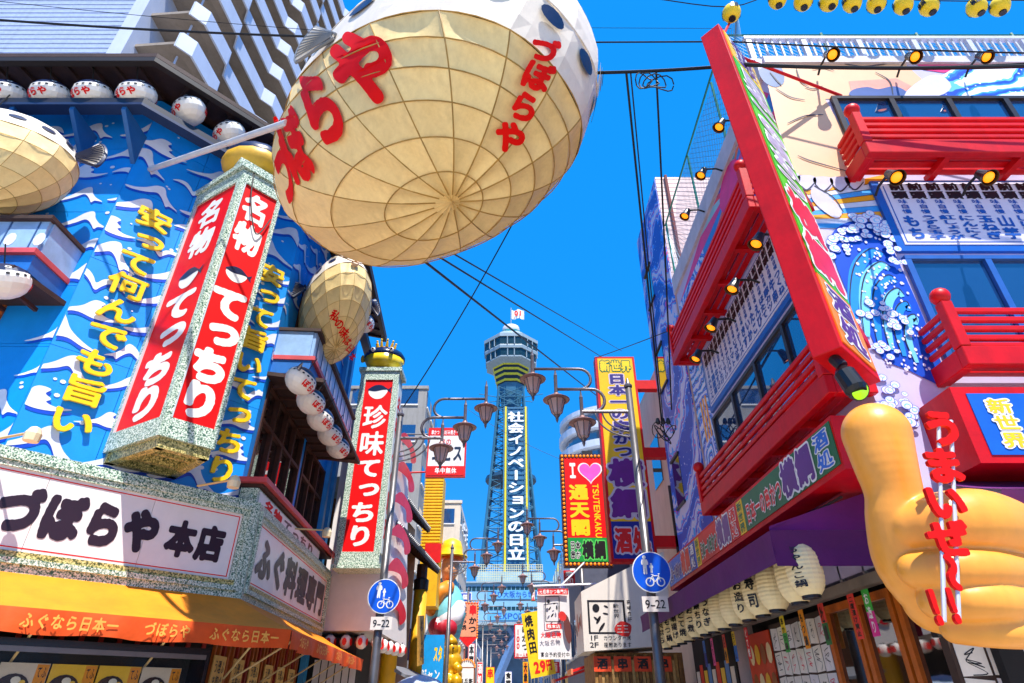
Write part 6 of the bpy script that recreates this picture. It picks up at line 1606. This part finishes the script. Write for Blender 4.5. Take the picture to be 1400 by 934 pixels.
# further hanging signs down both sides
rnd = random.Random(21)
far = [(728, 838, 737, 900, 24, Wc, (230, 110, 20), '立呑酒', K, 'white and orange'), (758, 800, 772, 812, 22, (20, 60, 170), Bc, 'うどん', Wc, 'dark blue'), (771, 780, 786, 800, 21, (190, 30, 40), Rc, '寿司', Wc, 'dark red'),
       (664, 912, 676, 945, 46, Yc, Rc, '串一', Rc, 'yellow'), (652, 905, 660, 940, 42, Rc, Wc, '酒処', Wc, 'red'), (640, 880, 649, 912, 44, Wc, Rc, '本家', K, 'plain white'), (715, 905, 722, 935, 34, (240, 120, 20), Yc, '大衆', K, 'orange'), (690, 918, 700, 940, 60, Wc, Bc, '食堂', K, 'blue-edged white'), (745, 905, 765, 920, 21, (230, 30, 110), Rc, '酒', Wc, 'magenta'), (726, 800, 732, 822, 40, Rc, (30, 140, 60), '肉', Wc, 'red and green')]
for (u0, v0, u1, v1, y, bgc, fc, s, tc, d) in far:
    plain_sign('shop_sign', 'small %s shop sign far down the street reading %s' % (d, {'立呑酒': 'standing bar', 'うどん': 'noodles', '寿司': 'sushi', '串一': 'skewers', '酒処': 'sake', '本家': 'main house', '大衆': 'popular', '食堂': 'diner', '酒': 'one sake character', '肉': 'one meat character'}[s]), 'sign', y, (u0, v0, u1, v1), bgc, fc, [((.1, .05, .9, .95), s, 'v' if (v1 - v0) > (u1 - u0) else 'h', tc, .04)], .15, 'small shop signs down the street', .03)
# red folding awnings at right
for k, (x, y, z) in enumerate(((1.55, 18.6, 2.75), (1.25, 21, 2.6))):
    t = thing('red_shop_awning', 'red shop awning %s the tilted yellow sign' % ('nearest beside' if k == 0 else 'farther behind'), 'awning', (x + .8, y, z), 'red awnings'); f = Yf(y)
    M().hexa([f.p(x, z - .5, 0), f.p(x + 2, z + .1, 0), f.p(x + 2, z + .16, 0), f.p(x, z - .44, 0), f.p(x, z - .5, 1.2), f.p(x + 2, z + .1, 1.2), f.p(x + 2, z + .16, 1.2), f.p(x, z - .44, 1.2)]).obj('awning_sheet', LRD, t); box('front_bar', mat('bar_salmon', (236, 130, 90), .4), f, x - .05, x, z - .55, z - .42, 0, 1.2, t)
# ---- left: white and red sign block after the restaurant
wb = thing('white_sign_block', 'large white box sign with red strokes on its street face beyond the red vertical sign', 'sign', (-4.1, 17.5, 3.1))
M().add([(-4.95, 16.8, 3.15), (-3.42, 16.8, 3.15), (-3.05, 19.4, 2.95), (-4.95, 19.4, 2.95), (-4.95, 16.8, 9.3), (-3.55, 16.8, 9.3), (-3.45, 19.4, 8.0), (-4.95, 19.4, 8.0)], [(0, 1, 2, 3), (4, 5, 6, 7), (0, 1, 5, 4), (1, 2, 6, 5), (2, 3, 7, 6), (3, 0, 4, 7)]).obj('sign_box', SIGNW, wb)
FW = Fr(V((-3.42, 16.8, 3.15)), V((.37, 2.6, -.2)), V((-.13, 0, 6.15)))
RB_ = mat('stroke_red', (224, 16, 40), .4)
for k in range(6):
    z = .5 + k * .95
    M().flat(FW, smooth_loop([(.3, z + .1), (1.1, z + .62), (2.1, z + .5), (2.35, z + .2), (1.8, z - .05), (1.6, z + .25), (.9, z + .2)], 4), .02 + .001 * k).obj('red_stroke', RB_, wb)
rl = thing('red_white_lantern', '', 'lantern')
M().lathe((0, 0, -.16), [(.05, 0), (.12, .05), (.15, .16), (.12, .27), (.05, .32)], 12).obj('shade', mat('lant_white', (236, 226, 220), .5), rl, smooth=True)
for k in range(5):
    t = k * 1.2566; M().flat(Fr((.151 * math.sin(t), -.151 * math.cos(t), 0), (math.cos(t), math.sin(t), 0)), [(.06 * math.cos(q * .7), .09 * math.sin(q * .7)) for q in range(9)], .004).obj('red_mark', LRD, rl)
M().lathe((0, 0, .16), [(.05, 0), (.05, .03)], 8).obj('cap', BLK, rl)
for i, (x, y) in enumerate(((-4.6, 16.9), (-4.2, 16.9), (-3.8, 16.9), (-3.42, 17.0), (-3.36, 17.5), (-3.3, 18.0), (-3.22, 18.5), (-3.14, 19.0))):
    o = rl if i == 0 else copy_tree(rl); o.location = (x, y, 2.9 - .05 * (i > 3)); tag(o, 'small red and white lantern under the white sign block, %s from the left' % ordl(i), 'lantern', 'lanterns under the white sign block')
ls = thing('left_shop', 'dim shop front with hanging paper notices beyond the orange awning', 'shop', (-4.5, 18, 0)); M().wbox(-9, -3.9, 16.9, 19.3, .12, 3.0).obj('wall', DARKIN, ls)
for k in range(6): box('paper_notice', SIGNW, Yf(16.88), -4.9 + k * .18, -4.75 + k * .18, 1.7, 2.5, 0, .01, ls)
# ---- tiled roof house with yellow columns
th_ = thing('tiled_roof_house', 'old style house with grey tiled roof and yellow columns on the left', 'house', (-4.5, 22, 0))
e0, e1 = V((-3.35, 18.2, 0)), V((-2.9, 25.2, 0)); ed = (e1 - e0).normalized(); nrm = V((ed.y, -ed.x, 0)); FHs = Fr(e0, ed)
L = (e1 - e0).length
box('wall', mat('house_wall', (150, 90, 40), .7, var=.2), FHs, .1, L, .12, 7.2, -4, -1.0, th_)
TILE = mat('grey_tile', (128, 130, 138), .45, var=.15, vs=4)
for lvl, (zb_, zt_2, dep) in enumerate(((6.0, 6.9, 1.3), (7.6, 8.9, 1.6))):
    cof = -.0 if lvl == 0 else -.5
    M().hexa([FHs.p(-.1, zb_, cof), FHs.p(L + .1, zb_, cof), FHs.p(L + .1, zb_ + .08, cof), FHs.p(-.1, zb_ + .08, cof), FHs.p(-.1, zt_2, cof - dep), FHs.p(L + .1, zt_2, cof - dep), FHs.p(L + .1, zt_2 + .08, cof - dep), FHs.p(-.1, zt_2 + .08, cof - dep)]).obj('roof_deck', BROWN, th_)
    k = -.05
    while k < L + .1:
        M().tube([FHs.p(k, zb_ + .12, cof + .03), FHs.p(k, zt_2 + .14, cof - dep)], .065, 6).obj('roof_tile_row', TILE, th_); k += .19
    k = 0
    while k < L:
        M().tube([FHs.p(k, zb_ - .04, cof - .02), FHs.p(k, zt_2 - .06, cof - dep)], .035, 4).obj('rafter', WOOD, th_); k += .3
box('upper_wall', mat('house_upper', (196, 180, 150), .7, var=.1), FHs, .1, L, 7.0, 7.7, -3, -1.1, th_)
YCOL = mat('column_yellow', (232, 170, 10), .55, var=.1)
for a in (1.6, 5.4):
    cpt = FHs.p(a, 0, -.35); M().lathe((cpt.x, cpt.y, .12), [(.24, 0), (.24, 5.0)], 16).obj('column', YCOL, th_, smooth=True); M().lathe((cpt.x, cpt.y, 5.12), [(.27, 0), (.28, .35), (.2, .4)], 16).obj('column_cap', BLK, th_)
    M().lathe((cpt.x, cpt.y, 5.52), [(.2, 0), (.2, .5)], 8).obj('column_neck', WOOD, th_)
bd = M().box(Fr(FHs.p(4.0, 2.6, .05), ed + V((0, 0, .12)), V((-.05, -.15, 1))), 0, .9, 0, 1.5, -.05, 0).obj('leaning_plaque', mat('plaque_wood', (206, 150, 60), .5, var=.2), th_)
lettering(Fr(FHs.p(4.0, 2.6, .06), ed + V((0, 0, .12)), V((-.05, -.15, 1))), (.15, .15, .75, 1.4), 'よしの', BLK, bd, 'v', c=.01, bold=.03, res=32)
M().hexa([FHs.p(1.5, 2.5, -.5), FHs.p(L, 2.5, -.5), FHs.p(L, 2.58, -.5), FHs.p(1.5, 2.58, -.5), FHs.p(1.5, 2.2, .2), FHs.p(L, 2.2, .2), FHs.p(L, 2.28, .2), FHs.p(1.5, 2.28, .2)]).obj('lower_roof', TILE, th_)
# yellow ribbed tower sign
yt = thing('yellow_ribbed_pillar', 'tall yellow ribbed pillar rising behind the tiled roof', 'pillar', (-3.1, 27, 6))
f = Yf(27); a0, b0, a1, b1 = prect(f, 579, 650, 600, 760); 
box('core', mat('pillar_yellow', (240, 180, 10), .5), f, a0, a1 + .1, b0 - 2, b1, -1.2, 0, yt)
for i in range(26): box('rib', mat('pillar_rib', (250, 196, 20), .45), f, a0 - .03, a1 + .13, b0 + i * (b1 - b0) / 26, b0 + (i + .55) * (b1 - b0) / 26, 0.0, .06, yt)
box('red_arch', LRD, f, a1 - .5, a1 + .2, b0 - .3, b0 + .5, .06, .1, yt)
# large seated figure with yellow hat, gilded statue
gs = thing('figure_sculpture', 'big colourful figure with yellow hat and striped robe on the left shop front', 'sculpture', hitY(612, 862, 29))
def gp(u, v, y=29): return hitY(u, v, y)
k_ = 29 / ray(612, 800).y / FPX
def blobm(pts, nm, mm, n=16):
    P = [gp(u, v) + V((0, dy, 0)) for u, v, r, dy in pts]; R = [r * k_ for u, v, r, dy in pts]
    m = M(); m.tube(P, R, n); m.ball(P[0], R[0], n=n, m=8); m.ball(P[-1], R[-1], n=n, m=8); return m.obj(nm, mm, gs, smooth=True)
blobm([(608, 862, 22, 0), (610, 840, 26, 0), (611, 820, 23, 0), (612, 803, 15, 0)], 'body', mat('robe_teal', (120, 196, 206), .5, var=.15))
blobm([(592, 835, 9, -.6), (604, 812, 10, -.7), (614, 806, 9, -.6)], 'sleeve', mat('robe_orange', (240, 140, 30), .5)); blobm([(606, 858, 11, -.8), (624, 846, 11, -.7), (630, 832, 8, -.6)], 'sleeve', mat('robe_white', (226, 222, 226), .5))
blobm([(600, 860, 12, -.7), (615, 862, 12, -.9)], 'sash', mat('robe_crimson', (180, 20, 40), .5)); blobm([(614, 792, 9, -.3), (616, 784, 12, -.4), (617, 774, 12, -.4)], 'head', mat('face_peach', (232, 160, 110), .5))
hd = gp(618, 764) + V((0, -.3, 0)); M().lathe(hd, [(.75, 0), (.72, .06), (.5, .12), (.5, .4), (.4, .7), (.1, .85)], 18).obj('hat', mat('hat_yellow', (246, 196, 10), .4), gs, smooth=True); M().lathe(hd + V((0, 0, -.12)), [(.55, 0), (.52, .12)], 18).obj('hat_band', mat('hat_orange', (240, 100, 20), .4), gs, smooth=True)
for s in (-1, 1): M().ball(hd + V((s * .16, -.38, -.35)), .05, n=8, m=6).obj('eye', BLK, gs)
M().ball(hd + V((0, -.46, -.5)), .09, n=8, m=6).obj('nose', MATS['face_peach'], gs)
gl = thing('gilded_statue', 'gilded seated statue with long ears below the big figure', 'statue', gp(617, 934, 27)); P = lambda u, v, dy=0: gp(u, v, 27) + V((0, dy, 0))
m = M()
for u, v, r, dy in ((618, 925, 13, 0), (617, 905, 14, 0), (617, 888, 10, -.1), (609, 915, 6, -.35), (627, 915, 6, -.35), (611, 932, 8, -.5), (625, 932, 8, -.5)): m.ball(P(u, v, dy), r * k_ * .93, n=14, m=10)
o = m.obj('body', GOLD, gl, smooth=True); rmm = o.modifiers.new('remesh', 'REMESH'); rmm.mode = 'VOXEL'; rmm.voxel_size = .04; rmm.use_smooth_shade = True
M().lathe(P(617, 881, -.1), [(.3, 0), (.2, .2), (.02, .35)], 12).obj('topknot', GOLD, gl, smooth=True)
for s in (-1, 1): M().ball(P(617 + s * 10, 889), .1, .06, .2, 8, 6).obj('ear', GOLD, gl, smooth=True); M().ball(P(617 + s * 4, 887, -.42), .04, n=6, m=5).obj('eye', BLK, gl)
cs = thing('cyan_panel_sign', 'cyan panel sign with yellow letters beneath the tiled roof house', 'sign', (-3.0, 25.5, .2)); FCs = Yf(25.6)
a0, b0, a1, b1 = prect(FCs, 572, 868, 606, 945); box('panel', mat('cyan_panel', (10, 150, 220), .45), FCs, a0, a1, b0, b1, -.1, 0, cs); lettering(FCs, (a0 + .55, b1 - .95, a1 - .05, b1 - .35), 'スタ', YEL, cs, c=.006, bold=.06, res=36); lettering(FCs, (a0 + .1, b0 + .3, a1 - .1, b0 + .75), 'ジャン', WHT, cs, c=.006, bold=.04, res=30)
um = thing('umbrella', 'pale blue umbrella canopy at the bottom edge left of centre', 'umbrella', (-2.4, 14.5, 1.0)); uc = hitY(574, 937, 15); uc.z -= .1
pr = [(.62, 0), (.56, .1), (.4, .2), (.2, .27), (.02, .3)]
M().lathe(uc, pr, 8).obj('canopy', mat('umbrella_cloth', (190, 206, 226), .6), um); M().tube([uc + V((0, 0, .3)), uc + V((0, 0, -.75))], .012, 6).obj('shaft', STEEL, um); M().tube([uc + V((0, 0, .3)), uc + V((0, 0, .37))], .01, 6).obj('tip', STEEL, um)
# ---- buildings closing the street
def block(label, x0, x1, y0, y1, h, mm, wins, side, name='street_building', cat='building', seed=0):
    t = thing(name, label, cat, ((x0 + x1) / 2, (y0 + y1) / 2, 0)); M().wbox(x0, x1, y0, y1, .0, h).obj('wall', mm, t)
    ff = Fr((x0, y0, 0), (1, 0, 0)); fs_ = Fr((x1, y0, 0), (0, 1, 0)) if side > 0 else Fr((x0, y0, 0), (0, -1, 0)); rd = random.Random(seed)
    z = 3.2
    while z < h - 1.2:
        for k in range(wins):
            L_ = (y1 - y0); a = (k + .2) * L_ / wins; a2 = a + L_ / wins * .6
            if side < 0: a, a2 = -a2, -a
            w_ = box('window', GLASS if rd.random() < .7 else DGLASS, fs_, a, a2, z, z + 1.3, 0, .03, t); box('sill', WHITE, fs_, a - .05, a2 + .05, z - .1, z - .003, 0, .1, w_)
        W_ = x1 - x0; nw = max(1, int(W_ / 2.2))
        for k in range(nw):
            a = (k + .2) * W_ / nw; w_ = box('window', GLASS, ff, a, a + W_ / nw * .6, z, z + 1.3, 0, .03, t); box('sill', WHITE, ff, a - .05, a + W_ / nw * .6 + .05, z - .1, z - .003, 0, .1, w_)
        z += 3.0
    box('parapet', mm, ff, -.1, x1 - x0 + .1, h, h + .25, -.3, .1, t)
    return t
block('grey concrete block behind the square white and red sign', -13, -6.6, 42, 52, 22.5, GREYB, 4, 1, seed=1)
block('cream striped building left of the tower base', -10, -4.6, 54, 64, 17, CREAMB, 5, 1, seed=2)
block('low white shop left of the street before the tower', -9, -3.6, 30.5, 41, 6.2, WHITE, 4, 1, seed=3)
block('low brick-red shop left of the street far along', -9, -4.2, 66, 88, 7.5, mat('brick_red', (160, 84, 70), .7, var=.15), 6, 1, seed=4)
block('white shop on the left nearest the tower', -12, -5, 90, 118, 9, WHITE, 6, 1, seed=5)
block('dark fronted shop right of the street behind the cloth banner', 2.6, 9, 23.2, 32, 6.3, mat('slate_front', (86, 90, 110), .6, var=.15), 4, -1, seed=6)
block('ochre shop right of the street far along', 3.4, 10, 34, 48, 7.0, mat('ochre_front', (206, 170, 90), .6, var=.15), 5, -1, seed=7)
block('white office right of the street before the tower', 4.6, 12, 50, 72, 13.5, WHITE, 6, -1, seed=8)
block('grey shop on the right nearest the tower', 5, 13, 76, 112, 9, GREYB, 6, -1, seed=9)
# curved balcony hotel
ch = thing('curved_white_building', 'white building with curved balconies just right of the tower', 'building', (15, 95, 0)); CW = mat('curve_white', (206, 214, 226), .5, var=.06, vs=.4)
for k in range(13):
    z = 2 + k * 3.05; M().lathe((17, 96, z), [(8.6, 0), (9.0, .1), (9.0, 1.2), (8.6, 1.2)], 40).obj('balcony_band', CW, ch, smooth=False); M().lathe((17, 96, z + 1.25), [(8.0, 0), (8.0, 1.75)], 40).obj('glazing', mat_glass('hotel_glass', (60, 90, 120)), ch)
M().lathe((17, 96, 41.6), [(8.8, 0), (8.8, .8), (.1, .9)], 40).obj('roof', CW, ch)
# ---- balcony apartment block behind the restaurant
ap = thing('apartment_block', 'tall white apartment block with rows of slab balconies behind the blue restaurant', 'building', (-26, 40, 0))
AX, AY = -20.0, 20.0; FAp = Fr((AX, AY, 0), ang(4)); FAf = Fr((AX, AY, 0), (1, 0, 0))
APW = mat('apartment_white', (196, 204, 222), .5, var=.05, vs=.5, dirt=.1); SOF = mat('soffit_grey', (150, 138, 126), .8, var=.12, vs=.6, dirt=.35)
M().box(FAp, 0, 20.2, 0, 66, -14, -1.4).obj('wall', SOF, ap)
M().box(FAf, -34, -1.2, 0, 66, -3, 0).obj('end_wall', APW, ap)
for k in range(56): box('cladding_rib', mat('clad_rib', (176, 190, 220), .45), FAf, -34, -1.2, 24 + k * .42, 24.3 + k * .42, 0, .05, ap)
M().box(FAf, -1.9, -1.1, 0, 66, -2, .25).obj('corner_pier', APW, ap)
for k in range(17):
    z = 15 + k * 3.0
    M().box(FAp, .2, 20.15, z, z + .22, -1.4, 1.2).obj('balcony_slab', SOF, ap)
    for b in range(5):
        a0 = .2 + b * 4.0; c = 1.2 if b % 2 else 1.75
        pr_ = M(); pts = [(a0, 1.2 if b % 2 else 1.2), (a0 + .7, c), (a0 + 3.3, c), (a0 + 4.0, 1.2)]
        for (p, q) in zip(pts[:-1], pts[1:]):
            P0, P1 = FAp.p(p[0], z - .15, p[1]), FAp.p(q[0], z - .15, q[1]); P2, P3 = FAp.p(q[0], z + 1.15, q[1]), FAp.p(p[0], z + 1.15, p[1]); nn = FAp.n * .12
            pr_.hexa([P0, P1, P2, P3, P0 + nn, P1 + nn, P2 + nn, P3 + nn])
        pr_.obj('balcony_parapet', APW, ap)
        if b % 2 == 0: M().prism(Fr(FAp.p(0, z, 0), FAp.r, FAp.n), [(a0, 1.2), (a0 + .7, c), (a0 + 3.3, c), (a0 + 4.0, 1.2)], -.2, .0).obj('bay_slab', SOF, ap)
M().box(FAp, 20.2, 20.6, 14, 66, -3, 1.6).obj('end_fin', mat('fin_yellow', (236, 190, 20), .5), ap)
for k in range(17):
    for b in range(3):
        box('door_panel', mat('apartment_door', (150, 96, 60), .6) if (k + b) % 3 else GLASS, FAp, 1.2 + b * 6, 2.4 + b * 6, 15.22 + k * 3, 17.3 + k * 3, -1.4, -1.36, ap)
    M().tube([FAp.p(.9, 15.3 + k * 3, 1.0), FAp.p(.9, 17.9 + k * 3, 1.0)], .06, 6).obj('drain_pipe', APW, ap)
# ---- overhead cables
def cable(p, q, sag, r, label, n=14, grp='overhead cables'):
    p, q = V(p), V(q); pts = []
    for i in range(n + 1):
        t = i / n; pts.append(p.lerp(q, t) - V((0, 0, sag * 4 * t * (1 - t))))
    return M().tube(pts, r, 6).obj('overhead_cable', CABLE, label=label, cat='cable', group=grp)
H = hitY
cable(H(-20, 26, 6), H(420, 50, 6.4), .05, .022, 'thick black cable crossing the sky at top left in front of the cladding')
cable(H(-20, 0, 7), H(440, 42, 8), .05, .007, 'thin upper cable crossing the apartment cladding at top left')
cable(H(780, 58, 5.2), H(1000, 57, 4.9), .0, .012, 'upper black cable left of the leaning red sign')
cable(H(1000, 57, 4.9), H(1420, 73, 4.6), .03, .012, 'upper black cable across the white roof railing')
cable(H(790, 100, 5.2), H(1000, 90, 4.9), .03, .024, 'thick cable bundle left of the leaning red sign')
cable(H(1000, 88, 4.6), H(1420, 90, 4.4), .06, .024, 'thick cable bundle sagging below the roof railing on the right')
cable(H(1000, 86, 4.6), H(1420, 86, 4.45), .09, .014, 'second strand of the bundle below the roof railing')
cable(H(770, 38, 6), H(1000, 39, 6), .0, .004, 'faint thin wire high in the sky left of the red sign')
cable(H(856, 97, 5.1), H(905, 580, 10.9), .05, .016, 'left black drop cable descending beside the mural wall')
cable(H(897, 96, 5.1), H(918, 560, 10.8), .1, .014, 'right black drop cable descending beside the mural wall')
cable(H(862, 97, 5.1), H(908, 590, 11), .0, .01, 'thin drop cable next to the left drop cable')
cable(H(558, 340, 9), H(840, 560, 40), .0, .03, 'black cable running down-right behind the tower deck')
cable(H(582, 340, 9), H(850, 505, 40), .0, .022, 'thin cable running down-right above the tower deck')
cable(H(608, 340, 9), H(850, 480, 40), .0, .018, 'thinnest cable running down-right in the open sky')
cable(H(704, 300, 9), H(552, 556, 12.2), .15, .014, 'black cable rising from the left lamp post to the fish lantern')
cable(H(812, 490, 15.6), H(920, 450, 10), .02, .01, 'short cable from the yellow sign to the red balcony')
cable(H(640, 560, 40), H(800, 640, 40), .4, .012, 'faint cable crossing in front of the tower shaft')
# cable coil hanging from the bundle
cl_ = thing('cable_coil', 'loose loops of black cable hanging from the bundle left of the red sign', 'cable coil', H(893, 118, 5.1))
for k in range(4):
    c = H(880 + 8 * k, 110 + 3 * k, 5.05); M().tube([c + V((.11 * (1 + .2 * k) * math.cos(t * .52), .04 * math.sin(t + k), .14 * math.sin(t * .52) + .02 * k)) for t in range(13)], .009, 5).obj('loop', CABLE, cl_)
jn = thing('cable_junction', 'tangle of black cable fittings on the wall beside the yellow vertical sign', 'cable coil', H(905, 590, 10.9))
for k in range(5):
    c = H(900 + 4 * k, 588 + 4 * (k % 3), 10.85); M().tube([c + V((.12 * math.cos(t * .52 + k), .03 * math.sin(t), .16 * math.sin(t * .52))) for t in range(13)], .01, 5).obj('loop', CABLE, jn)
for k in range(3): M().lathe(H(900 + k * 7, 580, 10.8), [(.03, 0), (.05, .04), (.03, .12)], 8).obj('insulator', DSTEEL, jn)
# sign spotlights on arms along the left signboards
for i, (fr, u, v, c0, c1_) in enumerate(((SA, 40, 605, .02, .55), (SA, 318, 662, .02, .6), (SB, 445, 725, .0, .55), (SB, 487, 765, .0, .55))):
    a, b = fr.px(u, v, c1_); b = max(b, 4.6); t = thing('arm_floodlight', 'small cream floodlight on an arm above the white signboards, %s from the left' % ordl(i).replace('nearest', 'first'), 'floodlight', fr.p(a, b, c1_), 'floodlights over the signboards')
    M().tube([fr.p(a - .3, b - .05, c0), fr.p(a, b, c1_)], .018, 6).obj('arm', mat('arm_cream', (222, 190, 130), .5), t); p = fr.p(a, b - .02, c1_ + .04); M().lathe(p, [(.09, -.12), (.1, -.02), (.06, .06), (.02, .08)], 10).obj('head', mat('flood_cream', (236, 214, 170), .4), t)

bpy.data.scenes.remove(TMP)
